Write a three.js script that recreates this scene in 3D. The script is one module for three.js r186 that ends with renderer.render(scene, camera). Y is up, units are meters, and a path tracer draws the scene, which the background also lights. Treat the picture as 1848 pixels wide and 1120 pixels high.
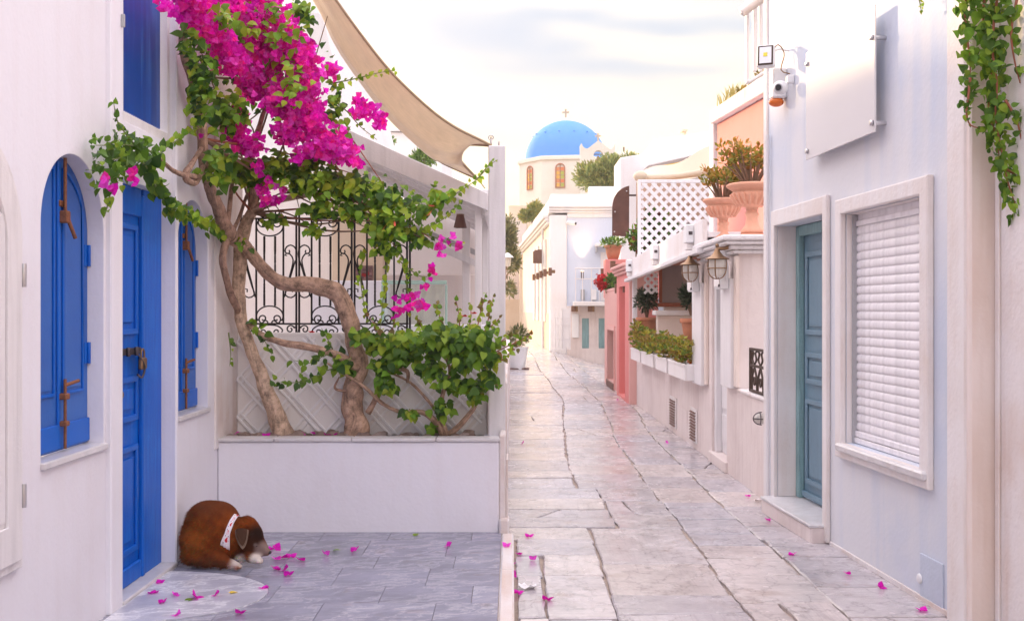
import * as THREE from 'three';
import { mergeGeometries, mergeVertices } from 'three/addons/utils/BufferGeometryUtils.js';
import { MarchingCubes } from 'three/addons/objects/MarchingCubes.js';
import { MeshSurfaceSampler } from 'three/addons/math/MeshSurfaceSampler.js';

// ---------------------------------------------------------------- camera, sky, sun, exposure
const F = 1900, EYE = 1.7;                                  // focal length in photo pixels (1848 wide), eye height
const scene = new THREE.Scene();
const camera = new THREE.PerspectiveCamera(2 * Math.atan(560 / F) * 180 / Math.PI, 1024 / 620, 0.1, 600);
camera.position.set(0, EYE, 0);
camera.lookAt(0, EYE, -10);
const renderer = new THREE.WebGLRenderer({ antialias: true });
renderer.setSize(1024, 620);
renderer.toneMapping = THREE.LinearToneMapping;
renderer.toneMappingExposure = 2.45;
renderer.shadowMap.enabled = true;

const SUN_AZ = -33 * Math.PI / 180, SUN_EL = 14.5 * Math.PI / 180;     // ahead and to the left, low
const sunDir = new THREE.Vector3(Math.sin(SUN_AZ) * Math.cos(SUN_EL), Math.sin(SUN_EL), -Math.cos(SUN_AZ) * Math.cos(SUN_EL));
const sun = new THREE.DirectionalLight(new THREE.Color().setRGB(1, 0.73, 0.42), 2.4);
sun.position.copy(sunDir).multiplyScalar(60).add(new THREE.Vector3(0, 0, -20));
sun.target.position.set(0, 0, -20);
sun.castShadow = true;
sun.shadow.radius = 5;
sun.shadow.mapSize.set(2048, 2048);
Object.assign(sun.shadow.camera, { left: -45, right: 45, top: 30, bottom: -30, near: 1, far: 160 });
scene.add(sun, sun.target);

// ---------------------------------------------------------------- random and noise
function rng(seed) { let a = seed >>> 0; return () => { a = (a + 0x6d2b79f5) | 0; let t = Math.imul(a ^ (a >>> 15), 1 | a); t = (t + Math.imul(t ^ (t >>> 7), 61 | t)) ^ t; return ((t ^ (t >>> 14)) >>> 0) / 4294967296; }; }
const sm = (a, b, x) => { const t = Math.min(1, Math.max(0, (x - a) / (b - a))); return t * t * (3 - 2 * t); };
const lerp = (a, b, t) => a + (b - a) * t, clamp = (x, a, b) => Math.min(b, Math.max(a, x));
function tileNoise(N, fx, fy, seed) {                        // periodic value noise
  const r = rng(seed), g = new Float32Array(fx * fy); for (let i = 0; i < g.length; i++) g[i] = r();
  const o = new Float32Array(N * N);
  for (let y = 0; y < N; y++) { const v = y / N * fy, j = Math.floor(v), tv = v - j, sv = tv * tv * (3 - 2 * tv);
    for (let x = 0; x < N; x++) { const u = x / N * fx, i = Math.floor(u), tu = u - i, su = tu * tu * (3 - 2 * tu);
      const a = g[(j % fy) * fx + i % fx], b = g[(j % fy) * fx + (i + 1) % fx], c = g[((j + 1) % fy) * fx + i % fx], d = g[((j + 1) % fy) * fx + (i + 1) % fx];
      o[y * N + x] = lerp(lerp(a, b, su), lerp(c, d, su), sv); } }
  return o;
}
function fbm(N, fx, fy, oct, seed, gain = 0.55) {
  const o = new Float32Array(N * N); let amp = 1, tot = 0;
  for (let k = 0; k < oct; k++) { if (fx > N / 2 || fy > N / 2) break; const n = tileNoise(N, fx, fy, seed + k * 17); for (let i = 0; i < o.length; i++) o[i] += n[i] * amp; tot += amp; amp *= gain; fx *= 2; fy *= 2; }
  for (let i = 0; i < o.length; i++) o[i] /= tot; return o;
}
const s8 = (v) => { v = clamp(v, 0, 1); return Math.round(255 * (v <= 0.0031308 ? 12.92 * v : 1.055 * Math.pow(v, 1 / 2.4) - 0.055)); };
function texture(N, fn, srgb = true, rep = 1) {              // fn(i, x, y) -> [r, g, b] linear
  const d = new Uint8Array(N * N * 4);
  for (let i = 0; i < N * N; i++) { const c = fn(i, i % N, (i / N) | 0); for (let k = 0; k < 3; k++) d[i * 4 + k] = srgb ? s8(c[k]) : Math.round(255 * clamp(c[k], 0, 1)); d[i * 4 + 3] = 255; }
  const t = new THREE.DataTexture(d, N, N, THREE.RGBAFormat); t.wrapS = t.wrapT = THREE.RepeatWrapping; t.magFilter = THREE.LinearFilter; t.minFilter = THREE.LinearMipmapLinearFilter; t.generateMipmaps = true;
  if (srgb) t.colorSpace = THREE.SRGBColorSpace; t.repeat.set(rep, rep); t.needsUpdate = true; return t;
}

// ---------------------------------------------------------------- the sky: a bright veil of evening cloud, warm towards the sun
{
  const w = 1024, h = 512, d = new Float32Array(w * h * 4);
  const A = fbm(512, 9, 18, 5, 11, 0.55), B = fbm(512, 5, 9, 5, 91, 0.6);
  const smp = (T, u, v) => { u = (u % 1 + 1) % 1 * 512; v = (v % 1 + 1) % 1 * 512; const i = Math.floor(u), j = Math.floor(v), a = u - i, b = v - j; const g = (x, y) => T[(y & 511) * 512 + (x & 511)];
    return lerp(lerp(g(i, j), g(i + 1, j), a), lerp(g(i, j + 1), g(i + 1, j + 1), a), b); };
  for (let y = 0; y < h; y++) for (let x = 0; x < w; x++) {
    const az = ((x + 0.5) / w - 0.5) * 2 * Math.PI, el = ((y + 0.5) / h - 0.5) * Math.PI;  // row 0 = straight down
    const dx = Math.cos(el) * Math.cos(az), dz = Math.cos(el) * Math.sin(az), dy = Math.sin(el);
    const ca = clamp(dx * sunDir.x + dy * sunDir.y + dz * sunDir.z, -1, 1), ang = Math.acos(ca), up = Math.max(dy, 0);
    const a0 = az / (2 * Math.PI);
    const n = smp(A, a0 * 2 + el * 0.25, el * 1.5 + a0 * 0.5), m = smp(B, a0 * 1 + 0.31, el * 0.9 + a0 * 0.3);
    const dens = n * 0.55 + m * 0.45, high = sm(0.22, 0.62, up);                // thick veil overhead, thinning and breaking towards the horizon
    const cloud = sm(0.465, 0.62, dens + 0.16 * high), t = sm(0.06, 0.25, up), front = 0.5 + 0.5 * ca;
    const clear = [lerp(0.42, 0.130, t), lerp(0.36, 0.215, t), lerp(0.28, 0.345, t)];
    const wf = sm(0.45, 0.95, front); const lit = [lerp(lerp(0.40, 0.455, wf), 1.32, high), lerp(lerp(0.385, 0.43, wf), 1.23, high), lerp(lerp(0.385, 0.375, wf), 1.32, high)];
    const warm = Math.exp(-ang / 0.26), wide = Math.exp(-ang / 1.0), hz = Math.exp(-up / 0.105);
    const c = [0, 0, 0];
    for (let k = 0; k < 3; k++) {
      let v = lerp(clear[k], lit[k], cloud * (0.9 - 0.2 * hz));
      v += [1.5, 1.02, 0.52][k] * warm * 0.7 + [0.055, 0.038, 0.018][k] * wide + [0.62, 0.43, 0.10][k] * hz * (0.35 + 0.65 * front);
      if (dy < 0) v *= lerp(1, 0.5, sm(0, 0.25, -dy));
      c[k] = v;
    }
    d.set([c[0], c[1], c[2], 1], (y * w + x) * 4);
  }
  const t = new THREE.DataTexture(d, w, h, THREE.RGBAFormat, THREE.FloatType);
  t.mapping = THREE.EquirectangularReflectionMapping; t.magFilter = THREE.LinearFilter; t.minFilter = THREE.LinearFilter; t.wrapS = THREE.RepeatWrapping; t.colorSpace = THREE.LinearSRGBColorSpace; t.needsUpdate = true;
  scene.background = t; scene.environment = t;
}
scene.fog = new THREE.FogExp2(new THREE.Color().setRGB(1.0, 0.90, 0.76), 0.0022);

// ---------------------------------------------------------------- places and names
const V = (x, y, z) => new THREE.Vector3(x, y, z);
const W = (px, py, d) => V((px - 924) * d / F, EYE - (py - 560) * d / F, -d);     // where a sight line of the photo is at depth d
const used = new Map();
function numbered(n) { const k = used.get(n) || 0; used.set(n, k + 1); return k ? n + '_' + String(k).padStart(3, '0') : n; }
const OFF = new WeakMap();
function tag(o, label, category, group) { o.userData.label = label; o.userData.category = category; if (group) o.userData.group = group; return o; }
function thing(name, label, category, base = [0, 0, 0], group, turn = 0) {        // children are given in world metres unless the thing is turned or local
  const g = new THREE.Group(); g.name = numbered(name); g.position.set(...base); g.rotation.y = turn; tag(g, label, category, group); scene.add(g);
  OFF.set(g, turn ? [0, 0, 0] : base.slice()); return g;
}
function local(g) { OFF.set(g, [0, 0, 0]); return g; }
function finish(m) { m.castShadow = m.receiveShadow = true; return m; }
function uvm(geo) {                                          // uv in metres from the dominant axis
  if (geo.index) geo = geo.toNonIndexed();
  const p = geo.attributes.position, uv = new Float32Array(p.count * 2), a = V(), b = V(), c = V(), n = V();
  for (let i = 0; i < p.count; i += 3) {
    a.fromBufferAttribute(p, i); b.fromBufferAttribute(p, i + 1); c.fromBufferAttribute(p, i + 2);
    n.copy(b).sub(a).cross(c.clone().sub(a));
    const x = Math.abs(n.x), y = Math.abs(n.y), z = Math.abs(n.z);
    for (let k = 0; k < 3; k++) { const v = [a, b, c][k]; const [u, w] = y >= x && y >= z ? [v.x, v.z] : x >= z ? [v.z, v.y] : [v.x, v.y]; uv[(i + k) * 2] = u; uv[(i + k) * 2 + 1] = w; }
  }
  geo.setAttribute('uv', new THREE.BufferAttribute(uv, 2)); return geo;
}
function mg(list) {                                          // merge pieces of ONE part
  list = list.flat().map((g) => { const q = g.index ? g.toNonIndexed() : g; for (const k of Object.keys(q.attributes)) if (!['position', 'normal', 'uv'].includes(k)) q.deleteAttribute(k); if (!q.attributes.uv) q.setAttribute('uv', new THREE.BufferAttribute(new Float32Array(q.attributes.position.count * 2), 2)); return q; });
  return list.length === 1 ? list[0] : mergeGeometries(list);
}
function part(name, geo, mat, parent, keepUV) {
  if (Array.isArray(geo)) geo = mg(geo);
  if (!keepUV) geo = uvm(geo);
  const o = OFF.get(parent) || [0, 0, 0];
  if (o[0] || o[1] || o[2]) geo = (keepUV ? geo.clone() : geo).translate(-o[0], -o[1], -o[2]);
  const m = finish(new THREE.Mesh(geo, mat)); m.name = parent === scene ? numbered(name) : name; parent.add(m); OFF.set(m, o); return m;
}
function single(name, label, category, geo, mat, group, base) {   // a thing that is one mesh
  if (Array.isArray(geo)) geo = mg(geo); geo = uvm(geo);
  if (base) geo.translate(-base[0], -base[1], -base[2]);
  const m = finish(new THREE.Mesh(geo, mat)); m.name = numbered(name); if (base) m.position.set(...base); scene.add(m); return tag(m, label, category, group);
}
function struct(name, geo, mat, keepUV) { const m = part(name, geo, mat, scene, keepUV); m.userData.kind = 'structure'; return m; }

// ---------------------------------------------------------------- shapes
function poly(faces) {                                       // convex solid from polygons (outward by its centre)
  const c = V(); let n = 0; for (const f of faces) for (const p of f) { c.add(p); n++; } c.divideScalar(n);
  const pos = [];
  for (const f of faces) { const a = f[0]; const nn = f[1].clone().sub(a).cross(f[2].clone().sub(a)); const mid = V(); for (const p of f) mid.add(p); mid.divideScalar(f.length).sub(c);
    const q = nn.dot(mid) < 0 ? f.slice().reverse() : f; for (let i = 1; i + 1 < q.length; i++) for (const p of [q[0], q[i], q[i + 1]]) pos.push(p.x, p.y, p.z); }
  const g = new THREE.BufferGeometry(); g.setAttribute('position', new THREE.Float32BufferAttribute(pos, 3)); g.computeVertexNormals(); return g;
}
function bx(x0, x1, y0, y1, z0, z1, b = 0.006) {             // chamfered box
  if (x0 > x1) [x0, x1] = [x1, x0]; if (y0 > y1) [y0, y1] = [y1, y0]; if (z0 > z1) [z0, z1] = [z1, z0];
  b = Math.min(b, (x1 - x0) * 0.3, (y1 - y0) * 0.3, (z1 - z0) * 0.3);
  const P = (sx, sy, sz, k) => V((sx ? x1 : x0) + (k === 0 ? 0 : sx ? -b : b), (sy ? y1 : y0) + (k === 1 ? 0 : sy ? -b : b), (sz ? z1 : z0) + (k === 2 ? 0 : sz ? -b : b));
  const f = [];
  for (let s = 0; s < 2; s++) {
    f.push([P(s, 0, 0, 0), P(s, 1, 0, 0), P(s, 1, 1, 0), P(s, 0, 1, 0)], [P(0, s, 0, 1), P(1, s, 0, 1), P(1, s, 1, 1), P(0, s, 1, 1)], [P(0, 0, s, 2), P(1, 0, s, 2), P(1, 1, s, 2), P(0, 1, s, 2)]);
    for (let t = 0; t < 2; t++) {
      f.push([P(s, t, 0, 0), P(s, t, 1, 0), P(s, t, 1, 1), P(s, t, 0, 1)], [P(s, 0, t, 0), P(s, 1, t, 0), P(s, 1, t, 2), P(s, 0, t, 2)], [P(0, s, t, 1), P(1, s, t, 1), P(1, s, t, 2), P(0, s, t, 2)]);
      for (let u = 0; u < 2; u++) f.push([P(s, t, u, 0), P(s, t, u, 1), P(s, t, u, 2)]);
    }
  }
  return poly(f);
}
const BASIS = new THREE.Matrix4().makeBasis(V(0, 0, -1), V(0, 1, 0), V(1, 0, 0));
function wallX(shape, x0, x1, bevel = 0, curve = 16) {       // shape in (distance along the wall, height), thickness from x0 to x1
  const t = x1 - x0, g = new THREE.ExtrudeGeometry(shape, { depth: t - 2 * bevel, bevelEnabled: bevel > 0, bevelSize: bevel, bevelThickness: bevel, bevelOffset: -bevel, bevelSegments: 2, curveSegments: curve });
  return g.translate(0, 0, bevel).applyMatrix4(BASIS).translate(x0, 0, 0);
}
function wallZ(shape, z0, z1, bevel = 0, curve = 16) {       // shape in (x, y)
  const t = z1 - z0, g = new THREE.ExtrudeGeometry(shape, { depth: t - 2 * bevel, bevelEnabled: bevel > 0, bevelSize: bevel, bevelThickness: bevel, bevelOffset: -bevel, bevelSegments: 2, curveSegments: curve });
  return g.translate(0, 0, z0 + bevel);
}
function shp(pts) { const s = new THREE.Shape(); pts.forEach(([x, y], i) => (i ? s.lineTo(x, y) : s.moveTo(x, y))); s.closePath(); return s; }
function rect(a, b, c, d) { return shp([[a, c], [b, c], [b, d], [a, d]]); }
function arch(a, b, y0, spring) { const s = new THREE.Shape(), r = (b - a) / 2; s.moveTo(a, y0); s.lineTo(b, y0); s.lineTo(b, spring); s.absarc((a + b) / 2, spring, r, 0, Math.PI, false); s.closePath(); return s; }
function limb(points, radii, { seg = 8, rad = 10, bump = 0.12, seed = 1, closed = true } = {}) {   // a tapering, knotty limb
  const cv = new THREE.CatmullRomCurve3(points, false, 'centripetal'), n = Math.max(2, (points.length - 1) * seg), r = rng(seed), pos = [], uv = [], idx = [];
  const fr = cv.computeFrenetFrames(n, false), L = cv.getLength(), ph = [r() * 6.28, r() * 6.28, r() * 6.28, r() * 6.28];
  for (let i = 0; i <= n; i++) { const t = i / n, p = cv.getPointAt(t), k = t * (radii.length - 1), j = Math.min(radii.length - 2, Math.floor(k)), R = lerp(radii[j], radii[j + 1], k - j);
    for (let q = 0; q <= rad; q++) { const a = q / rad * Math.PI * 2, qa = (q % rad) / rad * Math.PI * 2;
      const rr = R * (1 + bump * (Math.sin(qa * 2 + ph[0] + t * L * 5) * 0.45 + Math.sin(qa * 3 - t * L * 11 + ph[1]) * 0.3 + Math.sin(t * L * 23 + ph[2] + qa) * 0.4 + Math.sin(t * L * 47 + ph[3]) * 0.2));
      const v = p.clone().addScaledVector(fr.normals[i], Math.cos(a) * rr).addScaledVector(fr.binormals[i], Math.sin(a) * rr);
      pos.push(v.x, v.y, v.z); uv.push(q / rad * R * 6.28, t * L); } }
  for (let i = 0; i < n; i++) for (let q = 0; q < rad; q++) { const a = i * (rad + 1) + q, b = a + rad + 1; idx.push(a, a + 1, b, b, a + 1, b + 1); }
  if (closed) for (const [e, flip] of [[0, 0], [n, 1]]) { const c = pos.length / 3, p = cv.getPointAt(e / n); pos.push(p.x, p.y, p.z); uv.push(0, 0); for (let q = 0; q < rad; q++) { const a = e * (rad + 1) + q; idx.push(...(flip ? [c, a, a + 1] : [c, a + 1, a])); } }
  const g = new THREE.BufferGeometry(); g.setAttribute('position', new THREE.Float32BufferAttribute(pos, 3)); g.setAttribute('uv', new THREE.Float32BufferAttribute(uv, 2)); g.setIndex(idx); g.computeVertexNormals();
  return g.toNonIndexed();
}
function rod(a, b, r, rad = 8) { return limb([a, b], [r, r], { seg: 1, rad, bump: 0 }); }
function wire(pts, r, rad = 6, seg = 4) { return limb(pts, [r, r], { seg, rad, bump: 0 }); }
function lathe(pts, seg = 24) { return new THREE.LatheGeometry(pts.map(([x, y]) => new THREE.Vector2(x, y)), seg); }
function at(g, x, y, z) { return g.translate(x, y, z); }
// a facade frame: u runs along the wall away from the camera, w into the house, y up; local coordinates are (w, y, -u)
function frame(ox, od, th) { const s = Math.sin(th), c = Math.cos(th);
  const f = { ox, od, th, u: (px, w = 0) => { const k = px - 924; return (F * (ox + w * c) - k * (od + w * s)) / (k * c + F * s); }, d: (u, w = 0) => od + w * s + u * c,
    y: (px, py, w = 0) => EYE - (py - 560) * f.d(f.u(px, w), w) / F };
  return f; }
// ---------------------------------------------------------------- materials
const NB = 512;
const n1 = fbm(NB, 4, 4, 6, 3), n2 = fbm(NB, 24, 24, 4, 5), n3 = fbm(NB, 90, 90, 2, 7), nv = fbm(NB, 40, 3, 5, 9), nh = fbm(NB, 3, 40, 5, 13), n4 = fbm(NB, 10, 10, 5, 21), n5 = fbm(NB, 6, 6, 6, 33, 0.62);
const bumpPlaster = texture(NB, (i) => { const v = 0.45 * n2[i] + 0.35 * n3[i] + 0.3 * n1[i]; return [v, v, v]; }, false, 0.6);
const bumpStone = texture(NB, (i) => { const v = 0.55 * n4[i] + 0.25 * n3[i] + 0.3 * n2[i]; return [v, v, v]; }, false, 1.0);
const bumpFine = texture(NB, (i) => { const v = 0.5 * n3[i] + 0.5 * n2[i]; return [v, v, v]; }, false, 1.6);
const std = (rgb, rough, o = {}) => { const m = new THREE.MeshStandardMaterial({ roughness: rough, metalness: 0, ...o }); m.color.setRGB(...rgb); return m; };
const phys = (rgb, rough, o = {}) => { const m = new THREE.MeshPhysicalMaterial({ roughness: rough, metalness: 0, ...o }); m.color.setRGB(...rgb); return m; };
function plaster(rgb, stain = 0.10, streak = 0.08, tint = [0.85, 0.78, 0.70], bump = 0.004, rep = 0.37) {   // whitewashed or coloured render with wear of its own
  const t = texture(NB, (i) => { const s = clamp((n1[i] - 0.42) * 3, 0, 1) * stain + clamp((nv[i] - 0.5) * 3, 0, 1) * streak + (n2[i] - 0.5) * 0.05; const p = clamp((n5[i] - 0.62) * 6, 0, 1) * stain * 0.8;
    return [0, 1, 2].map((k) => clamp((1 - s * (1 - tint[k]) * 2.2) * (1 - p * (1 - tint[k])), 0, 1)); }, true, rep);
  return std(rgb, 0.86, { map: t, bumpMap: bumpPlaster, bumpScale: bump });
}
const M = {};
M.white = plaster([0.80, 0.785, 0.845], 0.10, 0.06, [0.85, 0.78, 0.74], 0.002);
M.whiteOld = plaster([0.78, 0.74, 0.74], 0.35, 0.22, [0.84, 0.72, 0.64], 0.006);
M.trim = plaster([0.80, 0.765, 0.765], 0.22, 0.12, [0.86, 0.77, 0.70], 0.005, 0.53);
M.blueWall = plaster([0.72, 0.725, 0.765], 0.32, 0.18, [0.74, 0.84, 0.98], 0.002, 0.21);
M.blueWallLow = plaster([0.55, 0.61, 0.72], 0.2, 0.14, [0.86, 0.84, 0.84], 0.005, 0.43);
M.cream = plaster([0.79, 0.68, 0.62], 0.2, 0.10, [0.86, 0.80, 0.78], 0.005, 0.41);
M.creamLow = plaster([0.77, 0.68, 0.655], 0.25, 0.2, [0.80, 0.76, 0.76], 0.005, 0.47);
M.sand = plaster([0.74, 0.60, 0.46], 0.2, 0.12);
M.coral = plaster([0.72, 0.25, 0.23], 0.4, 0.3, [1.1, 1.25, 1.25], 0.005);
M.coralPale = plaster([0.74, 0.42, 0.38], 0.4, 0.3, [1.08, 1.2, 1.2], 0.005);
M.pink = plaster([0.66, 0.255, 0.22], 0.15, 0.1);
M.paleBlue = plaster([0.62, 0.68, 0.80], 0.15, 0.1, [0.9, 0.9, 0.92]);
M.slatWhite = std([0.90, 0.88, 0.90], 0.5);
M.crossStone = plaster([0.60, 0.48, 0.36], 0.2, 0.1);
M.gold = plaster([0.83, 0.75, 0.62], 0.15, 0.1);  // facade plaster with the golden evening glow mixed into its colour
M.courtyard = plaster([0.86, 0.80, 0.775], 0.15, 0.08, [0.86, 0.78, 0.72], 0.002);
M.church = plaster([0.85, 0.80, 0.72], 0.1, 0.06);
M.farWhite = plaster([0.80, 0.78, 0.79], 0.1, 0.08);
M.domeBlue = plaster([0.07, 0.31, 0.78], 0.10, 0.08, [1.2, 1.05, 1.0], 0.003);
M.blue = phys([0.002, 0.160, 0.64], 0.45, { specularIntensity: 0.55, clearcoat: 0.05, clearcoatRoughness: 0.14, map: texture(NB, (i) => { const a = clamp((n5[i] - 0.55) * 4, 0, 1) * 0.5 + clamp((nv[i] - 0.52) * 4, 0, 1) * 0.5, g = (nv[(i * 2 + 77) % (NB * NB)] - 0.5) * 0.22; return [0.5 + 0.5 * a + g, 0.66 + 0.34 * a + g, 0.84 + 0.16 * a + g * 0.6]; }, true, 0.8), bumpMap: bumpFine, bumpScale: 0.0012 });
M.blueDull = std([0.035, 0.150, 0.50], 0.5, { map: texture(NB, (i) => { const a = clamp((n1[i] - 0.4) * 2.5, 0, 1) * 0.6 + n2[i] * 0.25; return [0.55 + 0.45 * a, 0.7 + 0.3 * a, 0.85 + 0.15 * a]; }, true, 0.6), bumpMap: bumpFine, bumpScale: 0.001 });
M.blueEdge = phys([0.002, 0.115, 0.54], 0.4, { specularIntensity: 0.6 });
M.blueGlass = phys([0.050, 0.17, 0.52], 0.32, { specularIntensity: 0.4, map: texture(NB, (i) => { const a = clamp((nv[i] - 0.42) * 2.6, 0, 1), b = clamp((n1[i] - 0.45) * 4, 0, 1) * a; return [0.15 + b * 0.85, 0.32 + 0.2 * a + b * 0.48, 0.55 + 0.25 * a + b * 0.2]; }, true, 0.55) });  // pale cloudy blotches paint a sky reflection into the pane colour
M.doorGrey = phys([0.155, 0.27, 0.36], 0.42, { clearcoat: 0.2, clearcoatRoughness: 0.3, map: texture(NB, (i) => { const a = 0.84 + 0.14 * n2[i] + (nv[i] - 0.5) * 0.16; return [a, a, a]; }, true, 0.9) });
M.shutterWhite = std([0.90, 0.885, 0.91], 0.42, { map: texture(NB, (i) => { const a = 1 - 0.14 * clamp((nv[i] - 0.45) * 3, 0, 1) - 0.05 * n2[i]; return [a, a * 0.99, a]; }, true, 0.7) });
M.paintWhite = std([0.80, 0.78, 0.80], 0.45, { map: texture(NB, (i) => { const a = 1 - 0.12 * clamp((nv[i] - 0.5) * 3, 0, 1) - 0.05 * n2[i]; return [a, a * 0.99, a * 0.985]; }, true, 0.6), bumpMap: bumpFine, bumpScale: 0.0015 });
const marbleTex = (base, vein, veinAmt, dirt) => texture(NB, (i, x, y) => { const j = (y * NB + ((x + Math.round(n4[i] * 120) + y) & 511)); const v = Math.pow(1 - Math.abs(n5[j] - 0.5) * 2, 12) * veinAmt + Math.pow(1 - Math.abs(nh[i] - 0.5) * 2, 18) * veinAmt * 0.25, c = (n1[i] - 0.5) * 0.5 + (n2[i] - 0.5) * 0.2, dd = clamp((n4[i] - 0.62) * 5, 0, 1) * dirt;
  return [0, 1, 2].map((k) => (base[k] * 0.88 * (1 + c) * (1 - v) + vein[k] * v) * (1 - dd * [0.25, 0.4, 0.5][k])); }, true, 0.8);
const tA = marbleTex([0.305, 0.305, 0.395], [0.66, 0.66, 0.72], 0.45, 0.45), tB = marbleTex([0.25, 0.25, 0.33], [0.62, 0.62, 0.68], 0.38, 0.4);
M.marble = [std([1, 1, 1], 0.22, { map: tA }), std([0.86, 0.86, 0.88], 0.27, { map: tA }), std([1, 1, 1], 0.25, { map: tB }), std([1.12, 1.1, 1.12], 0.23, { map: tB })];
M.marbleLight = std([1, 1, 1], 0.30, { map: marbleTex([0.52, 0.52, 0.62], [0.80, 0.80, 0.84], 0.9, 0.2) });
M.marbleSill = std([1, 1, 1], 0.32, { map: marbleTex([0.74, 0.72, 0.74], [0.55, 0.5, 0.48], 0.35, 0.3) });
const slabTex = (base, warm, k) => texture(NB, (i, x, y) => { const j = ((y + 131 * k) & 511) * NB + ((x + 57 * k) & 511); const c = (n1[j] - 0.5) * 0.5 + (n2[j] - 0.5) * 0.18 + (n3[j] - 0.5) * 0.12, rust = clamp((n4[j] - 0.56) * 4, 0, 1) * clamp((n1[i] - 0.4) * 3, 0, 1), ve = Math.pow(1 - Math.abs(n5[j] - 0.5) * 2, 14) * 0.45;
  const cr = Math.pow(1 - Math.abs(n4[(j + 9137) % (NB * NB)] - 0.5) * 2, 30) * 0.34 + Math.pow(1 - Math.abs(nh[j] - 0.5) * 2, 16) * 0.16; return [0, 1, 2].map((q) => (lerp(base[q] * (1 + c), warm[q], rust * 0.8) + ve * 0.14) * (1 - cr)); }, true, 0.55);
const slabRough = texture(NB, (i) => { const v = clamp(0.21 + (n4[i] - 0.45) * 0.30 + (n2[i] - 0.5) * 0.08, 0.155, 0.5); return [v, v, v]; }, false, 0.7);
M.slab = [0, 1, 2, 3, 4].map((k) => std([1, 1, 1], 1, { map: slabTex([[0.53, 0.485, 0.495], [0.60, 0.54, 0.53], [0.47, 0.435, 0.46], [0.56, 0.495, 0.485], [0.48, 0.455, 0.495]][k], [0.30, 0.21, 0.155], k), roughnessMap: slabRough, bumpMap: bumpStone, bumpScale: 0.003 }));
M.mortar = std([0.45, 0.37, 0.32], 0.95, { map: texture(NB, (i) => { const v = 0.55 + 0.7 * (n3[i] * 0.5 + n2[i] * 0.5); return [v, v * 0.97, v * 0.94]; }, true, 1.3), bumpMap: bumpStone, bumpScale: 0.01 });
M.bark = [[0.56, 0.37, 0.275], [0.45, 0.285, 0.215], [0.66, 0.48, 0.365]].map((c, k) => std(c, 0.9, { map: texture(NB, (i, x, y) => { const j = k * 97; const b = ((y + j) & 511) * NB + x; const v = 0.70 + 0.45 * (nv[b] - 0.5) + 1.0 * (n4[b] - 0.45) + 0.45 * (n3[b] - 0.5) + 0.5 * (n2[b] - 0.5); return [v, v * 0.97, v * 0.93]; }, true, 2.2), bumpMap: texture(NB, (i) => { const v = 0.5 * nv[i] + 0.35 * n4[i] + 0.3 * n2[i]; return [v, v, v]; }, false, 2.2), bumpScale: 0.012 }));
M.twig = std([0.22, 0.13, 0.085], 0.85); M.twigGreen = std([0.16, 0.20, 0.06], 0.8); M.twigRed = std([0.30, 0.10, 0.06], 0.8);
M.iron = std([0.018, 0.014, 0.018], 0.5, { metalness: 0.3 }); M.ironBrown = std([0.06, 0.035, 0.025], 0.6, { metalness: 0.3 });
M.brass = std([0.32, 0.20, 0.12], 0.42, { metalness: 0.75, map: texture(NB, (i) => { const v = 0.55 + 0.6 * n4[i]; return [v, v * 0.96, v * 0.9]; }, true, 3) });
M.rust = std([0.28, 0.12, 0.065], 0.7, { metalness: 0.3, map: texture(NB, (i) => { const v = 0.5 + 0.8 * n2[i]; return [v, v * 0.9, v * 0.82]; }, true, 6) });
M.steel = std([0.62, 0.61, 0.63], 0.28, { metalness: 0.9 }); M.darkMetal = std([0.09, 0.075, 0.085], 0.45, { metalness: 0.6 });
M.terracotta = std([0.52, 0.20, 0.11], 0.82, { map: texture(NB, (i) => { const v = 0.75 + 0.4 * n1[i] + 0.15 * (n2[i] - 0.5); return [v, v, v]; }, true, 2), bumpMap: bumpFine, bumpScale: 0.002 });
M.terraPale = std([0.80, 0.41, 0.28], 0.85, { map: texture(NB, (i) => { const v = 0.85 + 0.2 * n1[i] + 0.1 * (n2[i] - 0.5); return [v, v, v]; }, true, 2), bumpMap: bumpFine, bumpScale: 0.002 });
const woodTex = (r) => texture(NB, (i) => { const v = 0.55 + 0.6 * nv[i] + 0.2 * (n3[i] - 0.5); return [v, v * 0.97, v * 0.94]; }, true, r);
M.wood = std([0.21, 0.10, 0.062], 0.6, { map: woodTex(1.5), bumpMap: bumpFine, bumpScale: 0.002 }); M.woodRed = std([0.36, 0.10, 0.05], 0.55, { map: woodTex(1.2) }); M.woodOld = std([0.20, 0.105, 0.085], 0.75, { map: woodTex(0.9), bumpMap: bumpFine, bumpScale: 0.003 });
M.rustBoard = std([0.155, 0.072, 0.055], 0.7, { metalness: 0.2, map: texture(NB, (i) => { const v = 0.6 + 0.8 * (n1[i] - 0.2); return [v, v * 0.95, v * 0.95]; }, true, 1.1) });
M.soil = std([0.12, 0.075, 0.05], 0.95, { map: texture(NB, (i) => { const v = 0.4 + 0.9 * n3[i]; return [v, v, v]; }, true, 2), bumpMap: bumpStone, bumpScale: 0.02 });
M.rock = [[0.34, 0.25, 0.21], [0.42, 0.33, 0.30], [0.28, 0.2, 0.17]].map((c) => std(c, 0.9, { bumpMap: bumpStone, bumpScale: 0.01 }));
M.sail = phys([0.74, 0.56, 0.38], 0.9, { transmission: 0.45, thickness: 0, side: THREE.DoubleSide, map: texture(NB, (i, x, y) => { const wv = 0.94 + 0.06 * Math.sin(x * 1.6) * Math.sin(y * 1.6); const v = wv * (0.9 + 0.2 * (nh[i] - 0.5) + 0.12 * n1[i]); return [v, v, v]; }, true, 3), bumpMap: bumpFine, bumpScale: 0.002 });
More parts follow.
